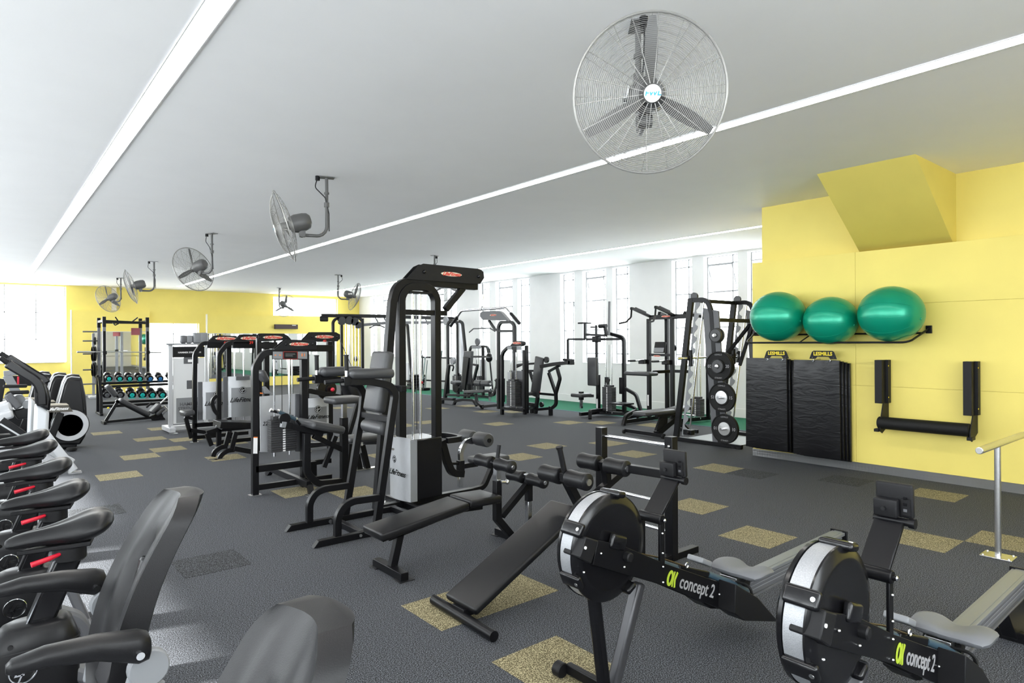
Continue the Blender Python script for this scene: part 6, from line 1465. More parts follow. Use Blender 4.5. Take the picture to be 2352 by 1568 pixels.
# ================================================================ FAR LEFT: POWER RACK, DUMBBELLS, BENCH
def power_rack():
    R = root('power_rack', (3.3, 22.5, 0), 'tall black and grey power rack standing before the far mirror', 'rack')
    X0, X1, Ya, Yb = 2.77, 3.88, 22.0, 23.1
    for x in (X0, X1):
        for y in (Ya, Yb):
            part(R, 'upright', mat_rack, ('bar', [(x, y, 0.0), (x, y, 2.20)], 'X', 0.08, 0.08), bev=0.004)
            part(R, 'upright_head', BLK, ('bar', [(x, y, 2.12), (x, y, 2.42)], 'X', 0.09, 0.09), bev=0.006)
        part(R, 'top_rail', BLK, ('bar', [(x, Ya, 2.3), (x, Yb, 2.3)], 'Z', 0.07, 0.07), bev=0.004)
        part(R, 'side_rail', mat_rack, ('bar', [(x, Ya, 0.08), (x, Yb, 0.08)], 'Z', 0.07, 0.07), bev=0.004)
        part(R, 'hole_strip', BLK, ('bb', (x - 0.03, Ya - 0.046, 0.4), (x + 0.03, Ya - 0.04, 2.0)))
        part(R, 'bar_hook', BLK, ('bb', (x - 0.05, Ya - 0.12, 1.32), (x + 0.05, Ya + 0.05, 1.42)), bev=0.006)
    part(R, 'pullup_bar', BLK, ('bar', [(X0, Ya, 2.29), (X1, Ya, 2.25)], 'Y', 0.07, 0.07), bev=0.003)
    part(R, 'rear_crossbar', BLK, ('bar', [(X0, Yb, 2.28), (X1, Yb, 2.28)], 'Y', 0.06, 0.06), bev=0.003)
    for x, s in ((3.12, 1), (3.5, -1)): part(R, 'pullup_grip', BLK, ('rod', [(x, Ya, 2.3), (x - 0.09 * s, Ya - 0.2, 2.4)], 0.018))
    part(R, 'pullup_loop', BLK, ('rod', [(2.98, Ya, 2.27), (3.03, Ya - 0.1, 2.17), (3.12, Ya - 0.1, 2.22)], 0.016, 0.02))
    part(R, 'crown_plate', mat('maroon_lettered_plate', (0.25, 0.06, 0.07), 0.5), ('bb', (3.62, Yb - 0.05, 1.9), (3.86, Yb - 0.04, 2.12)))
    for z in (2.0, 1.72, 1.33, 0.85, 0.42):
        part(R, 'plate_peg', DGR, ('rod', [(X0, Yb, z), (2.36, Yb, z)], 0.022))
    part(R, 'rear_column', GRY, ('bar', [(X0 - 0.12, Yb + 0.2, 0.0), (X0 - 0.12, Yb + 0.2, 1.95)], 'X', 0.07, 0.07), bev=0.003)
    part(R, 'base', SIL, ('bb', (2.5, Ya + 0.8, 0.0), (2.95, Yb + 0.2, 0.06)), bev=0.006)
    for z, r, dx in ((1.33, 0.225, 0.1), (1.33, 0.225, 0.16), (0.85, 0.225, 0.1), (0.85, 0.2, 0.16), (1.72, 0.12, 0.1)):
        o = part(R, 'stored_plate', RUB, ('lathe', (X0 - dx, Yb, z), 'X', [(r - 0.01, -0.022), (r, -0.012), (r, 0.012), (r - 0.01, 0.022), (0.03, 0.022), (0.03, -0.022), (r - 0.01, -0.022)], {'seg': 28}))
    B = root('barbell', (3.1, Ya - 0.09, 1.385), 'long steel barbell racked across the black power rack', 'barbell')
    part(B, 'shaft', STL, ('rod', [(2.52, Ya - 0.09, 1.40), (3.82, Ya - 0.09, 1.37)], 0.015))
    for a, b in ((2.10, 2.52), (3.82, 4.24)): part(B, 'sleeve', STL, ('rod', [(a, Ya - 0.09, 1.405 - (a - 2.1) * 0.022), (b, Ya - 0.09, 1.405 - (b - 2.1) * 0.022)], 0.026))
mat_rack = mat('gunmetal_steel', (0.13, 0.135, 0.15), 0.4, 0.4)
power_rack()
def dumbbell_rack():
    R = root('dumbbell_rack', (2.9, 17.5, 0), 'two-tier black dumbbell rack behind the decline bench', 'rack')
    X0, X1 = 2.1, 4.0
    for x in (X0, X1):
        part(R, 'end_frame', BLK, ('bar', [(x, 17.2, 0.02), (x, 17.2, 0.42), (x, 17.5, 0.86)], 'X', 0.06, 0.06), bev=0.003)
        part(R, 'end_frame', BLK, ('bar', [(x, 17.75, 0.02), (x, 17.75, 0.9)], 'X', 0.06, 0.06), bev=0.003)
        part(R, 'foot', BLK, ('bar', [(x, 17.1, 0.025), (x, 17.9, 0.025)], 'X', 0.06, 0.05), bev=0.003)
    for (y, z) in ((17.33, 0.26), (17.55, 0.70)):
        part(R, 'shelf_rail', BLK, ('bar', [(X0, y - 0.12, z - 0.06), (X1, y - 0.12, z - 0.06)], 'Y', 0.05, 0.06), bev=0.003)
        part(R, 'shelf_rail', BLK, ('bar', [(X0, y + 0.14, z + 0.0), (X1, y + 0.14, z + 0.0)], 'Y', 0.05, 0.06), bev=0.003)
    return R
dumbbell_rack()
def dumbbell(x, y, z, r, capm, lab, grp):
    D = root('dumbbell', (x, y, z), lab, 'dumbbell', grp)
    tilt = V((0, 1, 0.28)).normalized()
    c = V((x, y, z))
    for s in (-1, 1):
        part(D, 'head', BLKG, ('lathe', c + tilt * (s * 0.115), tilt * s, [(r * 0.8, -0.05), (r, -0.035), (r, 0.035), (r * 0.85, 0.05), (0, 0.05)], {'seg': 24}))
        part(D, 'cap', capm, ('lathe', c + tilt * (s * 0.115), tilt * s, [(r * 0.55, 0.05), (r * 0.5, 0.058), (r * 0.16, 0.058), (r * 0.14, 0.05), (0, 0.05)], {'seg': 20}))
    part(D, 'handle', STL, ('rod', [c - tilt * 0.075, c + tilt * 0.075], 0.016))
    part(D, 'size_tag', capm, ('box', c + V((0, -0.14, -r * 1.25)), (r * 1.4, 0.01, 0.02)))
names = ['first', 'second', 'third', 'fourth', 'fifth', 'sixth', 'seventh', 'eighth']
for k, (px, m, cn_) in enumerate(((250, TEAL, 'teal'), (275, TEAL, 'teal'), (298, TEAL, 'teal'), (321, TEAL, 'teal'), (345, BLU, 'blue'), (368, BLU, 'blue'), (392, RED, 'red'))):
    q = at(px, 868, Y=17.42)
    dumbbell(q.x, 17.55, q.z + 0.03, 0.075, m, 'black dumbbell with %s caps, %s from the left on the upper rack tier' % (cn_, names[k]), 'dumbbells on the upper tier')
for k, (px, m, cn_) in enumerate(((246, DGR, 'dark'), (276, DGR, 'dark'), (303, TEAL, 'teal'), (327, TEAL, 'teal'), (350, TEAL, 'teal'), (373, TEAL, 'teal'))):
    q = at(px, 906, Y=17.2)
    dumbbell(q.x, 17.33, q.z + 0.035, 0.09, m, 'black dumbbell with %s caps, %s from the left on the lower rack tier' % (cn_, names[k]), 'dumbbells on the lower tier')
def decline_bench():
    Y = 15.4
    R = root('decline_bench', (2.5, Y, 0), 'black decline bench with raised headrest pad in front of the dumbbell rack', 'bench')
    kk = Cr(190, 840, 5.272)
    P = lambda *l: aY(Y, *kk(*l))
    part(R, 'headrest', VGR, ('bar', P((290, 235), (400, 365)), 'Y', 0.28, 0.1), bev=0.03)
    part(R, 'long_pad', VGR, ('bar', P((445, 405), (800, 590)), 'Y', 0.28, 0.085), bev=0.03)
    part(R, 'pad_frame', BLK, ('bar', P((400, 420), (800, 625)), 'Y', 0.06, 0.05), bev=0.003)
    part(R, 'support_leg', BLK, ('bar', P((430, 420), (270, 680)), 'Y', 0.06, 0.055), bev=0.003)
    p = P((255, 695), (860, 660))
    part(R, 'floor_bar', BLK, ('bar', [V((p[0].x, Y, 0.035)), V((p[1].x, Y, 0.06))], 'Y', 0.05, 0.05), bev=0.003)
    part(R, 'floor_foot', BLK, ('bar', [V((p[0].x, Y - 0.2, 0.03)), V((p[0].x, Y + 0.2, 0.03))], 'Z', 0.06, 0.05), bev=0.003)
    part(R, 'seat_pad', VGR, ('bar', P((820, 570), (930, 460)), 'Y', 0.3, 0.08), bev=0.03)
    part(R, 'seat_pad', VGR, ('bar', P((880, 590), (980, 500)), 'Y', 0.28, 0.08), bev=0.03)
    part(R, 'handle', STL, ('rod', P((940, 455), (1030, 370)), 0.016), ('rod', P((985, 480), (1030, 530), (960, 600)), 0.014), kind='stuff')
    part(R, 'grip', PLA, ('rod', P((770, 505), (835, 445)), 0.02))
    part(R, 'pivot_block', BLK, ('bar', P((830, 640), (960, 590)), 'Y', 0.12, 0.12), ('cyl', P((880, 660))[0], 'Y', 0.05, 0.2), ('cyl', P((955, 645))[0], 'Y', 0.05, 0.2), kind='stuff')
    part(R, 'yellow_knob', YELT, ('ball', P((300, 505))[0] + V((0, -0.1, 0)), 0.022, (1, 1, 0.8), {'seg': 12}))
decline_bench()
# ================================================================ FAR CENTRE: CABLE STATION, BAR RACK
def cable_station():
    R = root('cable_crossover', (9.0, 18.0, 0), 'wide black cable crossover station with long overhead beam, far centre', 'machine')
    Y = 17.5
    kx, kp = Cr(590, 640, 7.127), Cr(680, 600, 5.228)
    P = lambda *l: aY(Y, *kx(*l))
    part(R, 'overhead_beam', BLK, ('bar', P((1060, 600), (2120, 615)) + [at(1051, 732, Y=Y)], 'Y', 0.08, 0.10), bev=0.004)
    part(R, 'end_drop', BLK, ('bar', P((1100, 610), (1100, 700)), 'Y', 0.06, 0.25), bev=0.06)
    part(R, 'arch', BLK, ('bar', [V((P((1245, 900))[0].x, Y, 0.0))] + P((1245, 700), (1300, 650), (1380, 650)), 'Y', 0.07, 0.07, 0.15), bev=0.003)
    for px, w_ in ((1385, 0.07), (1505, 0.07), (1725, 0.08)):
        q = P((px, 800))[0]
        part(R, 'column', BLK if px != 1505 else STL, ('bar', [V((q.x, Y, 0.0)), V((q.x, Y, P((px, 650))[0].z))], 'Y', 0.07, w_), bev=0.003)
    part(R, 'column_arch', BLK, ('bar', P((1390, 680), (1420, 635), (1680, 640), (1725, 690)), 'Y', 0.08, 0.07, 0.14), bev=0.003)
    for px in (1435, 1545, 1595, 1650): 
        q = P((px, 800))[0]; part(R, 'guide_rod', CHR, ('rod', [V((q.x, Y - 0.05, 0.1)), V((q.x, Y - 0.05, P((px, 680))[0].z))], 0.016, {'seg': 8}))
    for px, py, r in ((1370, 690, 0.12), (1490, 685, 0.12), (1580, 700, 0.12), (1640, 760, 0.10)): part(R, 'pulley', BLKG, ('cyl', P((px, py))[0] + V((0, -0.08, 0)), 'Y', r, 0.06))
    part(R, 'cable_ball', BLKG, ('ball', P((1615, 1310))[0], 0.09, (0.6, 0.6, 1), {'seg': 12}))
    # second beam with hanging attachments, and the right hand column pair
    part(R, 'lower_beam', DGR, ('bar', [at(834, 746, Y=Y), at(892, 741, Y=Y), at(1055, 740, Y=Y)], 'Y', 0.07, 0.08), bev=0.003)
    for px in (862, 882, 975): part(R, 'beam_bracket', DGR, ('bar', [at(px, 728, Y=Y), at(px + 8, 745, Y=Y)], 'Y', 0.03, 0.03))
    ce2 = Cr(920, 640, 6.918)
    E = lambda *l: aX(10.9, *ce2(*l))
    part(R, 'right_column', BLK, ('bar', [V((10.9, E((750, 900))[0].y, 0.0))] + E((750, 720), (800, 660), (870, 665), (905, 710)) + [V((10.9, E((910, 900))[0].y, 0.0))], 'X', 0.07, 0.07, 0.15), bev=0.003)
    part(R, 'right_column', BLK, ('bar', E((935, 670), (985, 700), (1030, 1140)) + [V((10.9, E((1060, 1140))[0].y - 0.05, 0.0))], 'X', 0.07, 0.07, 0.12), bev=0.003)
    part(R, 'shroud', SHR, ('prism', E((915, 700), (935, 700), (985, 1500), (915, 1500)), (0.1, 0, 0)), bev=0.003)
    part(R, 'pulley_block', GRY, ('cyl', E((720, 670))[0], 'X', 0.12, 0.06), ('cyl', E((830, 1310))[0], 'X', 0.1, 0.06), kind='stuff')
    stack(R, (10.95, E((850, 1300))[0].y - 0.1), 0.16, 0.3, 13, 0.036, 0.15, 'X', 1.9)
    part(R, 'left_column', BLK, ('bar', E((60, 700), (110, 730), (150, 1300)) + [V((10.9, E((215, 1500))[0].y, 0.0))], 'X', 0.07, 0.08, 0.12), bev=0.003)
    part(R, 'left_shroud', SHR, ('prism', aX(10.9, *cf((50, 300), (160, 300), (165, 660), (50, 665))), (0.05, 0, 0)), bev=0.003)
    part(R, 'emblem_disc', BLKG, ('cyl', aX(10.88, *cf((83, 428)))[0], 'X', 0.045, 0.004))
    part(R, 'left_frame', BLK, ('bar', aX(10.9, *cf((50, 680), (190, 672))), 'X', 0.06, 0.06), ('bar', aX(10.9, *cf((50, 800), (210, 830))), 'X', 0.06, 0.06), kind='stuff')
    g = root('pulldown_bar', at(895, 796 - 0, Y=Y), 'thin black curved handle hanging from the far overhead beam', 'handle')
    part(g, 'handle_bar', BLK, ('rod', aY(Y, *Cr(680, 600, 5.228)((880, 800), (940, 770), (1010, 770), (1065, 795))), 0.016), ('rod', aY(Y, *Cr(680, 600, 5.228)((950, 740), (950, 770))), 0.014), ('rod', aY(Y, *Cr(680, 600, 5.228)((1005, 740), (1005, 770))), 0.014), kind='stuff')
cable_station()
def bar_rack():
    X = 11.6
    G = lambda *l: aX(X, *cf(*l))
    R = root('bar_rack', (X, 18.3, 0), 'low black rack holding slanted chrome bars under the far windows', 'rack')
    for pts in (((440, 180), (610, 185)), ((800, 190), (1180, 205)), ((440, 655), (930, 680))):
        part(R, 'rack_rail', BLK, ('bar', G(*pts), 'X', 0.06, 0.05), bev=0.003)
    q = G((440, 140), (440, 640), (600, 840), (440, 830))
    part(R, 'rack_end', BLK, ('bar', [V((X, q[0].y, q[0].z)), V((X, q[0].y, 0.0))], 'X', 0.06, 0.06), bev=0.003)
    part(R, 'rack_end', BLK, ('bar', [V((X, G((1180, 200))[0].y, 1.2)), V((X, G((1180, 200))[0].y, 0.0))], 'X', 0.06, 0.06), bev=0.003)
    part(R, 'rack_base', BLK, ('bar', [V((X - 0.1, q[0].y, 0.05)), V((X - 0.1, G((600, 840))[0].y, 0.05))], 'X', 0.25, 0.08), bev=0.003)
    for k, (a, b) in enumerate((((480, 40), (435, 820)), ((470, 200), (490, 820)), ((555, 180), (510, 640)), ((600, 240), (540, 820)), ((905, 40), (835, 660)), ((575, 420), (560, 800)))):
        p = G(a, b)
        Bz = solo('training_bar', CHR if k % 2 == 0 else STL, (X - 0.08, p[1].y, max(p[1].z, 0.09)), ['thin chrome bar leaning at the left end of the far bar rack', 'upright chrome bar in the far rack beside the red-collared one', 'chrome bar in the far rack, tilted left at its foot', 'long chrome bar of the far rack nearest the black tower post', 'chrome bar leaning alone right of the black tower post, far back', 'short chrome bar low in the far bar rack'][k], 'bar', ('rod', [V((X - 0.08, p[0].y, p[0].z)), V((X - 0.08, p[1].y, max(p[1].z, 0.09)))], 0.022, {'seg': 8}), group='chrome bars in the far rack')
    r = G((497, 705))[0]
    solo('bar_collar', RED, r + V((-0.10, 0, 0)), 'small red collar on a chrome bar in the far bar rack', 'collar', ('ball', r + V((-0.10, 0, 0)), 0.045, {'seg': 12}))
    t = G((320, 640), (320, 830))
    T_ = root('storage_tub', (X, t[0].y, 0), 'black slatted storage bin standing left of the far bar rack', 'bin')
    h = 0.5
    for k in range(5): part(T_, 'bin_band', BLK, ('bb', (X - 0.22, t[0].y - 0.25, 0.02 + k * 0.1), (X + 0.22, t[0].y + 0.25, 0.105 + k * 0.1)), bev=0.01)
bar_rack()
# ================================================================ CARDIO ON THE LEFT
k0, kk, kz, kn = Cr(0, 760, 3.733), Cr(0, 860, 6.533), Cr(0, 1168, 3.92), Cr(0, 900, 3.92)
def s_rings(bm, rings, **k): s_loft(bm, rings)
def oval(c, rx, ry, rz_, ax, n=20, e=2.0, ytop=1.0):
    # ring in the plane normal to ax ('X'): y half width ry, z half height rz_
    out = []
    for i in range(n):
        a = 2 * PI * i / n
        cy = math.copysign(abs(math.cos(a)) ** (2 / e), math.cos(a)); cz = math.copysign(abs(math.sin(a)) ** (2 / e), math.sin(a))
        p = V((0, cy * ry, cz * rz_)) if ax == 'X' else V((cy * ry, cz * rz_, 0)) if ax == 'Z' else V((cy * ry, 0, cz * rz_))
        out.append(V(c) + p)
    return out
BODY = mat('bike_black_plastic', (0.006, 0.006, 0.007), 0.35, spec=0.3)
SADV = mat('saddle_vinyl', (0.008, 0.008, 0.009), 0.38, spec=0.26, noise=0.1, nscale=300, bump=0.12, bscale=420)
def make_bike():
    X, Y, Z = 0.235, 2.94, 0.93
    R = root('exercise_bike', (X, Y, 0), 'nearest upright exercise bike, its wide black saddle just behind the recumbent armrests', 'exercise bike', 'upright exercise bikes in a row')
    # saddle: nose to the left (-X), wide raised tail to the right
    rings = []
    prof = [(-0.175, 0.012, 0.012, -0.020), (-0.165, 0.026, 0.022, -0.018), (-0.12, 0.034, 0.030, -0.012), (-0.06, 0.045, 0.034, -0.008), (0.0, 0.072, 0.042, -0.004), (0.05, 0.110, 0.050, 0.004), (0.09, 0.128, 0.052, 0.014), (0.125, 0.118, 0.044, 0.024), (0.15, 0.085, 0.030, 0.030), (0.162, 0.04, 0.014, 0.032)]
    for x, hw, hh, dz in prof:
        r = []
        for i in range(24):
            a = 2 * PI * i / 24
            cy = math.copysign(abs(math.cos(a)) ** 0.85, math.cos(a)); cz = math.copysign(abs(math.sin(a)) ** 0.85, math.sin(a))
            dip = -0.012 * math.exp(-(cy * 3.2) ** 2) * (1 if cz > 0 else 0) * (1 if x > -0.1 else 0.3)
            z = cz * hh + dz + dip - (0.010 * abs(cy) ** 2 if cz > 0 else 0)
            r.append(V((X + x, Y + cy * hw, Z + z)))
        rings.append(r)
    part(R, 'saddle', SADV, ('rings', rings), sub=1, ang=180)
    part(R, 'saddle_base', PLA, ('prism', [(X - 0.14, Y, Z - 0.05), (X + 0.08, Y - 0.07, Z - 0.04), (X + 0.10, Y, Z - 0.03), (X + 0.08, Y + 0.07, Z - 0.04)], (0, 0, -0.018)), bev=0.004)
    part(R, 'saddle_clamp', PLA, ('cyl', (X + 0.02, Y, Z - 0.085), 'Z', 0.055, 0.06, {'seg': 20, 'bev': 0.008}))
    part(R, 'adjust_lever', RED, ('rod', [(X + 0.0, Y - 0.03, Z - 0.075), (X - 0.05, Y - 0.065, Z - 0.08), (X - 0.10, Y - 0.075, Z - 0.088)], 0.011, {'seg': 10, 'radii': [0.006, 0.009, 0.010]}))
    part(R, 'seat_tube', BLKG, ('bar', [(X + 0.02, Y, Z - 0.09), (X - 0.075, Y, 0.60)], 'Y', 0.06, 0.085), bev=0.012)
    part(R, 'tube_edge', CHR, ('bar', [(X - 0.027, Y - 0.028, Z - 0.10), (X - 0.120, Y - 0.028, 0.60)], 'Y', 0.004, 0.004))
    # body: tapering pedestal with rounded shoulders
    rs = []
    for z, cx, hx, hy in ((0.62, -0.075, 0.085, 0.055), (0.61, -0.08, 0.105, 0.068), (0.54, -0.10, 0.15, 0.075), (0.40, -0.16, 0.21, 0.08), (0.22, -0.24, 0.28, 0.085), (0.07, -0.28, 0.32, 0.085), (0.05, -0.28, 0.30, 0.075)):
        rs.append([V((X + cx + hx * math.copysign(abs(math.cos(a)) ** 0.6, math.cos(a)), Y + hy * math.copysign(abs(math.sin(a)) ** 0.6, math.sin(a)), z)) for a in [2 * PI * i / 28 for i in range(28)]])
    part(R, 'body', BODY, ('rings', rs), ang=50)
    part(R, 'seam', PLA, ('rod', [p + V((0, 0, -0.0)) for p in rs[2]], 0.003, {'seg': 4, 'closed': True}))
    part(R, 'body_screw', BLKG, ('cyl', (X - 0.16, Y - 0.076, 0.565), 'Y', 0.008, 0.01))
    lf_round(R, (X - 0.125, Y - 0.086, 0.475), 'X', 'Z', 0.040, CHR)
    # grey stabiliser arching to the floor behind
    part(R, 'rear_stabiliser', DGR, ('bar', [(X + 0.02, Y, 0.40), (X + 0.12, Y, 0.34), (X + 0.2, Y, 0.10), (X + 0.22, Y, 0.03)], 'Y', 0.09, 0.05, 0.12), ('bar', [(X + 0.22, Y - 0.26, 0.03), (X + 0.22, Y + 0.26, 0.03)], 'Z', 0.07, 0.05), bev=0.012, kind='stuff')
    part(R, 'front_column', BODY, ('bar', [(X - 0.45, Y, 0.15), (X - 0.62, Y, 1.05)], 'Y', 0.09, 0.12), bev=0.02)
    part(R, 'console', PLA, ('pad', (X - 0.70, Y, 1.25), (0.08, 0.36, 0.26), 0.02, (0, -25, 0)))
    part(R, 'handlebar', PLA, ('rod', [(X - 0.42, Y - 0.25, 1.12), (X - 0.62, Y - 0.24, 1.10), (X - 0.66, Y, 1.08), (X - 0.62, Y + 0.24, 1.10), (X - 0.42, Y + 0.25, 1.12)], 0.018, 0.08))
    part(R, 'front_foot', DGR, ('bar', [(X - 0.62, Y - 0.26, 0.03), (X - 0.62, Y + 0.26, 0.03)], 'Z', 0.08, 0.05), bev=0.012)
    for s in (-1, 1):
        part(R, 'crank', DGR, ('bar', [(X - 0.30, Y + s * 0.10, 0.28), (X - 0.30 + s * 0.12, Y + s * 0.11, 0.28 + s * 0.10)], 'Y', 0.015, 0.03))
        part(R, 'pedal', PLA, ('pad', (X - 0.30 + s * 0.12, Y + s * 0.17, 0.28 + s * 0.10), (0.11, 0.10, 0.025), 0.008))
    return R
bike = make_bike()
for y, lab in ((3.64, 'second upright exercise bike from the camera, black saddle with red lever'), (4.41, 'middle upright exercise bike of the row of five'), (5.29, 'fourth upright exercise bike from the camera, next to last in the row'), (5.98, 'farthest upright exercise bike, saddle in front of the white trainer column')):
    copy_tree(bike, (0, y - 2.94, 0), lab)
def make_recumbent():
    cx, cy = 0.40, 2.33
    R = root('recumbent_bike', (cx, cy, 0), 'recumbent bike with tall black slotted backrest and two armrests, left of the other', 'exercise bike', 'recumbent bikes')
    # built facing -X at the origin of the machine, then turned by the root
    O = V((cx, cy, 0))
    P = lambda x, y, z: O + V((x, y, z))
    # backrest: a moulded shell, leaning back, with a slot in the middle
    nz, ny = 26, 20
    H0, H1 = 0.60, 1.165
    def surf(u, v, back):
        # u -1..1 across, v 0..1 up
        w = 0.168 * (1 - 0.26 * v ** 2.2) * (0.80 + 0.20 * min(1, v * 5))
        if v > 0.88: w *= math.sqrt(max(0, 1 - ((v - 0.88) / 0.155) ** 2))
        if v < 0.06: w *= 0.86 + 0.14 * v / 0.06
        z = H0 + (H1 - H0) * v
        lean = 0.02 + 0.19 * v - 0.05 * math.sin(PI * v)
        wing = -0.045 * abs(u) ** 2 * (1 - 0.5 * v)
        ridge = -0.012 * math.exp(-((abs(u) - 0.45) / 0.16) ** 2) * math.sin(PI * v)
        slot = 0.035 * math.exp(-(u / 0.16) ** 2) * max(0, min(1, (v - 0.22) * 9)) * max(0, min(1, (0.80 - v) * 9))
        x = lean + wing + ridge + slot
        if back: x = lean + 0.055 * (1 - 0.5 * abs(u) ** 3) + 0.01
        return P(x, u * w, z)
    def shell(bm):
        pass
    rings = []
    for j in range(nz + 1):
        v = j / nz
        v = min(v, 0.995)
        fr = [surf(-1 + 2 * i / ny, v, False) for i in range(ny + 1)]
        bk = [surf(1 - 2 * i / ny, v, True) for i in range(ny + 1)]
        rings.append(fr + bk)
    part(R, 'backrest', SADV, ('rings', rings), ang=50)
    part(R, 'backrest_slot', BLKG, ('bar', [P(0.070, 0, 0.76), P(0.125, 0, 0.98)], 'Y', 0.042, 0.05), bev=0.012)
    part(R, 'lower_opening', BLKG, ('bar', [P(0.0, 0, 0.62), P(0.035, 0, 0.72)], 'Y', 0.16, 0.03), bev=0.02)
    for s in (-1, 1):
        y = s * 0.305
        rs = []
        for t, hw, hh, dz in ((0, 0.012, 0.010, -0.022), (0.04, 0.022, 0.018, -0.018), (0.25, 0.028, 0.024, -0.004), (0.6, 0.031, 0.032, 0.0), (0.9, 0.032, 0.044, -0.012), (0.98, 0.028, 0.036, -0.012), (1.0, 0.018, 0.02, -0.012)):
            rs.append(oval(P(-0.24 + 0.30 * t, y + s * 0.0, 0.85 + dz + 0.045 * (1 - t)), 0, hw, hh, 'X', 18, 2.6))
        part(R, 'armrest', SADV, ('rings', rs), ang=60)
        part(R, 'armrest_bolt', CHR, ('cyl', P(0.03, y - 0.034, 0.83), 'Y', 0.010, 0.012, {'seg': 16}))
        part(R, 'armrest_plate', GRY, ('cyl', P(0.06, y * 0.93, 0.77), 'Y', 0.05, 0.03, {'seg': 24, 'bev': 0.004}))
        part(R, 'armrest_post', GRY, ('bar', [P(0.05, y * 0.85, 0.78), P(0.0, s * 0.2, 0.56)], 'Y', 0.03, 0.045), bev=0.01)
        part(R, 'side_grip', GRY, ('rod', [P(0.075, y * 0.93, 0.72), P(0.075, y * 0.93, 0.60)], 0.024, {'seg': 14}))
    rs = []
    for x, hw, hh in ((-0.36, 0.10, 0.02), (-0.32, 0.15, 0.035), (-0.2, 0.19, 0.045), (-0.05, 0.20, 0.045), (0.03, 0.18, 0.035), (0.05, 0.12, 0.02)):
        rs.append(oval(P(x, 0, 0.545), 0, hw, hh, 'X', 20, 2.6))
    part(R, 'seat', SADV, ('rings', rs), sub=1, ang=180)
    part(R, 'seat_frame', GRY, ('bar', [P(-0.05, 0, 0.50), P(0.10, 0, 0.46)], 'Y', 0.30, 0.05), ('bar', [P(0.0, 0, 0.5), P(0.02, 0, 0.42)], 'Y', 0.1, 0.1), bev=0.02, kind='stuff')
    part(R, 'seat_rail', SIL, ('bar', [P(-0.62, 0, 0.24), P(0.36, 0, 0.47)], 'Y', 0.10, 0.085), bev=0.015)
    part(R, 'rail_scale', GRY, ('bar', [P(-0.1, -0.0, 0.406), P(0.26, 0.0, 0.491)], 'Y', 0.028, 0.002))
    part(R, 'rail_dots', SIL, *[('cyl', P(-0.06 + 0.045 * k, 0, 0.418 + 0.0106 * k), 'Z', 0.005, 0.003, {'seg': 10}) for k in range(7)], kind='stuff')
    part(R, 'rail_cap', DGR, ('bar', [P(0.36, 0, 0.47), P(0.44, 0, 0.488)], 'Y', 0.112, 0.10), bev=0.03)
    part(R, 'rail_side', DGR, ('bar', [P(-0.6, -0.052, 0.225), P(0.34, -0.052, 0.445)], 'Y', 0.004, 0.03))
    part(R, 'rear_leg', DGR, ('bar', [P(0.33, 0, 0.42), P(0.33, 0, 0.05)], 'Y', 0.08, 0.09), ('bar', [P(0.33, -0.28, 0.03), P(0.33, 0.28, 0.03)], 'Z', 0.09, 0.05), bev=0.012, kind='stuff')
    part(R, 'front_housing', BODY, ('pad', P(-0.95, 0, 0.42), (0.55, 0.24, 0.62), 0.08))
    part(R, 'front_foot', DGR, ('bar', [P(-1.0, -0.28, 0.04), P(-1.0, 0.28, 0.04)], 'Z', 0.1, 0.08), bev=0.012)
    part(R, 'front_column', BODY, ('bar', [P(-1.0, 0, 0.65), P(-1.05, 0, 1.15)], 'Y', 0.1, 0.1), bev=0.02)
    part(R, 'console', PLA, ('pad', P(-1.05, 0, 1.22), (0.07, 0.36, 0.26), 0.02, (0, -15, 0)))
    return R
rec = make_recumbent()
rec.location = (0.27, 2.22, 0); rec.rotation_euler = (0, 0, math.radians(2))
copy_tree(rec, loc=(0.225, 1.07, 0), label='nearest recumbent bike, only its black backrest rising into the bottom edge of view', rotz=math.radians(2))
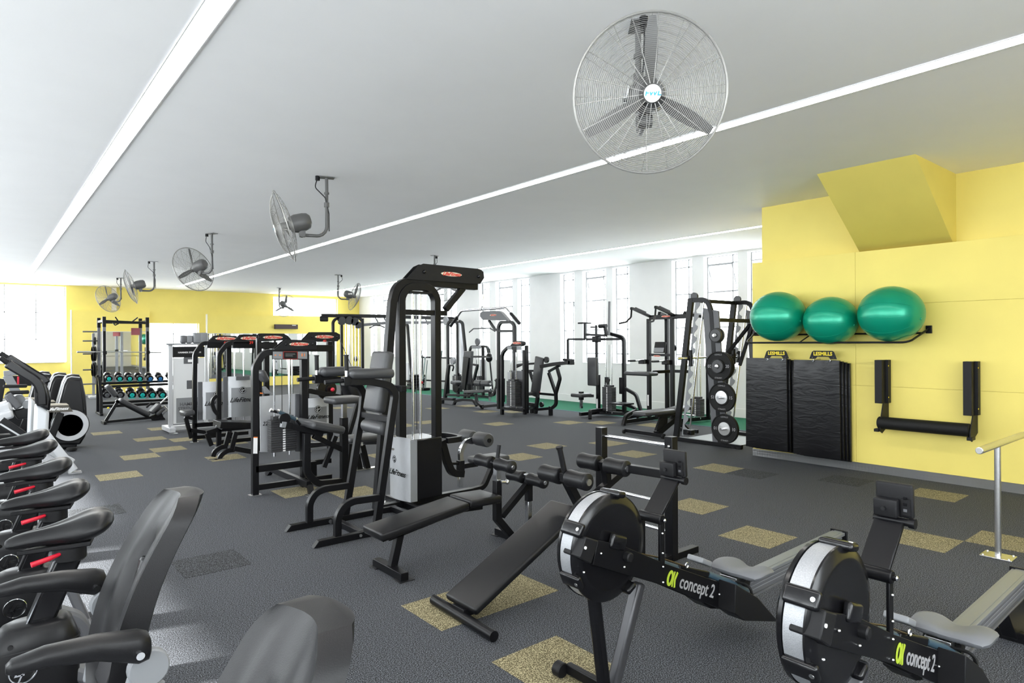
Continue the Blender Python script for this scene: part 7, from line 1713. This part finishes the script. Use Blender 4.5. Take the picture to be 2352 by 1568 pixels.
# ---------------------------------------------------------------- elliptical trainers
def make_elliptical():
    Y = 12.0
    R = root('elliptical_trainer', (1.05, Y, 0), 'tall black elliptical trainer with a grey ring on its side, nearest the floor aisle', 'elliptical trainer', 'elliptical trainers')
    o = aY(Y, *k0((450, 960), (470, 700), (545, 440), (575, 385), (620, 370), (685, 378), (705, 410), (738, 560), (748, 720), (735, 900), (690, 975), (480, 975)))
    part(R, 'drive_housing', BODY, ('prism', o, (0, 0.34, 0)), bev=0.03)
    i_ = aY(Y - 0.02, *k0((500, 700), (560, 470), (585, 420), (690, 420), (700, 460), (725, 700)))
    part(R, 'front_cover', BODY, ('prism', i_, (0, 0.03, 0)), bev=0.02)
    part(R, 'edge_strip', SIL, ('rod', shift(aY(Y - 0.005, *k0((500, 640), (550, 455), (575, 405), (610, 392), (685, 398))), dy=0), 0.009, 0.03))
    part(R, 'top_strip', GRY, ('rod', shift(aY(Y + 0.12, *k0((478, 640), (548, 440), (572, 385), (615, 372), (680, 376))), dy=0), 0.009, 0.03))
    c = at(*k0((602, 808))[0], Y=Y - 0.045)
    part(R, 'ring', SIL, ('lathe', c, (0, -1, 0), [(0.165, 0), (0.168, 0.012), (0.236, 0.012), (0.24, 0.0)], {'seg': 48}))
    part(R, 'ring_disc', PLA, ('lathe', c + V((0, 0.015, 0)), (0, -1, 0), [(0.252, -0.03), (0.252, 0.0), (0.245, 0.01), (0, 0.01)], {'seg': 48}))
    part(R, 'crank_arm', BLKG, ('bar', [at(*k0((520, 700))[0], Y=Y - 0.12), at(*k0((430, 930))[0], Y=Y - 0.12)], 'Y', 0.05, 0.10), bev=0.01)
    part(R, 'foot', RUB, ('cyl', at(*k0((615, 1010))[0], Y=Y - 0.2), 'Z', 0.07, 0.05, {'seg': 20, 'bev': 0.01}))
    part(R, 'pedal_link', mat('bronze_cover', (0.075, 0.068, 0.055), 0.4, 0.3), ('prism', aY(Y - 0.35, *k0((405, 640), (590, 640), (628, 690), (405, 700))), (0, 0.10, 0)), bev=0.006)
    part(R, 'link_trim', mat('pale_bronze', (0.45, 0.41, 0.34), 0.4, 0.3), ('prism', aY(Y - 0.352, *k0((405, 625), (575, 622), (592, 636), (405, 640))), (0, 0.11, 0)))
    text(R, 'link_lettering', WHT, 'LifeFitness', 0.062, at(*k0((492, 668))[0], Y=Y - 0.353), 'X', 'Z', shear=0.45, bold=0.0015)
    part(R, 'base', BODY, ('bb', (0.35, Y + 0.05, 0.02), (1.15, Y + 0.3, 0.12)), bev=0.02)
    return R
el = make_elliptical()
copy_tree(el, (-0.10, 0.85, 0), 'black elliptical trainer directly behind the grey-ringed one, mostly hidden')
copy_tree(el, (-0.27, 1.65, 0), 'third elliptical trainer housing, farthest left behind the other two')
# ---------------------------------------------------------------- cross trainer with white columns and arching black arms
def cross_trainer():
    R = root('cross_trainer', (0.5, 9.9, 0), 'cross trainer with white twin columns and long black arms arching to the left', 'cross trainer')
    for Y, dx in ((9.8, 0.0), (10.35, -0.0)):
        if dx == 0 and Y == 9.8:
            A = lambda *l: aY(9.8, *k0(*l))
            col = A((275, 900), (300, 620), (425, 690), (405, 900)); 
            arm = A((360, 640), (355, 520), (330, 450), (280, 405), (60, 275), (0, 240))
            grip = A((265, 400), (0, 228))
            joint = A((360, 640), (362, 500))
        else:
            A = lambda *l: aY(10.35, *k0(*l))
            col = A((228, 900), (248, 565), (300, 600), (280, 900))
            arm = A((270, 585), (270, 500), (300, 400), (380, 430), (300, 368), (60, 225), (0, 192))
            arm = A((395, 450), (370, 410), (300, 375), (60, 225), (0, 192))
            grip = A((285, 360), (0, 190))
            joint = A((268, 590), (275, 470))
        c0 = [V(p) for p in col]; c0[0].z = 0.25; c0[3].z = 0.25
        part(R, 'column', mat('gloss_white_column', (0.55, 0.57, 0.60), 0.3), ('prism', c0, (0, 0.14, 0)), bev=0.035)
        part(R, 'arm', BLKG, ('bar', arm[:-1] if True else arm, 'Y', 0.075, 0.11, 0.25), bev=0.02)
        part(R, 'grip_sleeve', PLA, ('rod', grip, 0.032, {'seg': 14}))
        part(R, 'grip_ring', STL, ('cyl', grip[0], grip[0] - grip[1], 0.034, 0.02))
    p = aY(9.8, *kk((660, 870), (1110, 1440)))
    part(R, 'shoulder', BLKG, ('prism', aY(9.79, *k0((258, 400), (300, 390), (390, 450), (430, 520), (440, 580), (428, 690), (300, 620), (300, 480))), (0, 0.15, 0)), bev=0.03)
    part(R, 'stabiliser_leg', SIL, ('bar', [p[0], V((p[1].x, 9.8, 0.03))], 'Y', 0.08, 0.10), bev=0.01)
    part(R, 'leg_foot', STL, ('bb', (p[1].x - 0.06, 9.74, 0), (p[1].x + 0.08, 9.88, 0.015)))
    p = aY(10.45, *kk((740, 1180), (1090, 1335)))
    part(R, 'stabiliser_leg', SIL, ('bar', [V((p[0].x - 0.15, 10.45, 0.35)), V((p[1].x, 10.45, 0.03))], 'Y', 0.08, 0.10), bev=0.01)
    part(R, 'base_beam', BODY, ('bar', [(-0.9, 10.05, 0.1), (0.55, 10.05, 0.15)], 'Y', 0.16, 0.14), bev=0.03)
cross_trainer()
# ---------------------------------------------------------------- treadmills, partly in view at the left edge
def make_treadmill():
    Y = 11.6
    R = root('treadmill', (-0.1, Y, 0), 'nearer treadmill at the left edge, black handrail bending down to a silver post', 'treadmill', 'treadmills at the left edge')
    A = lambda *l: aY(Y, *k0(*l))
    part(R, 'handrail', PLA, ('bar', A((250, 522), (40, 530), (110, 650)), 'Y', 0.05, 0.055, 0.05), bev=0.015)
    part(R, 'handrail', PLA, ('bar', shift(A((250, 485), (35, 490)), dy=0.5), 'Y', 0.05, 0.05), bev=0.015)
    part(R, 'upright', DGR, ('bar', A((60, 540), (165, 660)), 'Y', 0.08, 0.10), bev=0.02)
    part(R, 'motor_cover', BODY, ('prism', A((110, 680), (240, 650), (330, 660), (330, 740), (150, 760), (120, 720)), (0, 0.5, 0)), bev=0.02)
    part(R, 'silver_shoulder', SIL, ('bar', shift(A((-80, 700), (100, 640)), dy=0.1), 'Y', 0.35, 0.16), bev=0.04)
    part(R, 'silver_shoulder', SIL, ('bar', shift(A((-80, 760), (110, 700)), dy=-0.1), 'Y', 0.10, 0.12), bev=0.03)
    part(R, 'side_rail', BODY, ('bar', [at(0, 966, Y=10.9), at(52, 1000, Y=10.9)], 'Y', 0.12, 0.12), bev=0.01)
    part(R, 'rail_trim', SIL, ('bar', shift([at(0, 972, Y=10.9), at(50, 1002, Y=10.9)], dy=-0.065), 'Y', 0.004, 0.02))
    part(R, 'deck', PLA, ('bb', (-1.6, Y - 0.3, 0.05), (0.1, Y + 0.4, 0.16)), bev=0.01)
    part(R, 'roller', GRY, ('cyl', A((165, 590))[0] + V((0, 0.2, 0)), 'Y', 0.07, 0.3), ('cyl', A((235, 630))[0] + V((0, 0.1, 0)), 'Y', 0.06, 0.2), kind='stuff')
    return R
tm = make_treadmill()
copy_tree(tm, (-0.40, 1.6, 0.0), 'farther treadmill at the left edge, behind the nearer handrails')
def console_stand():
    R = root('stair_climber', (0.1, 15.0, 0), 'grey-framed climber with dark console behind the treadmill handrails, far left', 'machine')
    A = lambda *l: aY(15.0, *k0(*l))
    part(R, 'frame', GRY, ('bar', A((30, 365), (150, 355)), 'Y', 0.06, 0.1), ('bar', A((60, 380), (190, 620)), 'Y', 0.06, 0.14), bev=0.01, kind='stuff')
    part(R, 'console', PLA, ('prism', A((100, 385), (250, 380), (290, 470), (120, 470)), (0, 0.1, 0)), bev=0.01)
    part(R, 'red_cord', RED, ('bar', A((155, 390), (155, 470)), 'Y', 0.01, 0.03))
    part(R, 'base', BODY, ('bb', (-0.3, 14.8, 0), (0.8, 15.4, 0.4)), bev=0.03)
    part(R, 'column', BODY, ('bar', [(0.2, 15.1, 0.3), (0.3, 15.1, 1.0)], 'Y', 0.1, 0.12), bev=0.01)
console_stand()
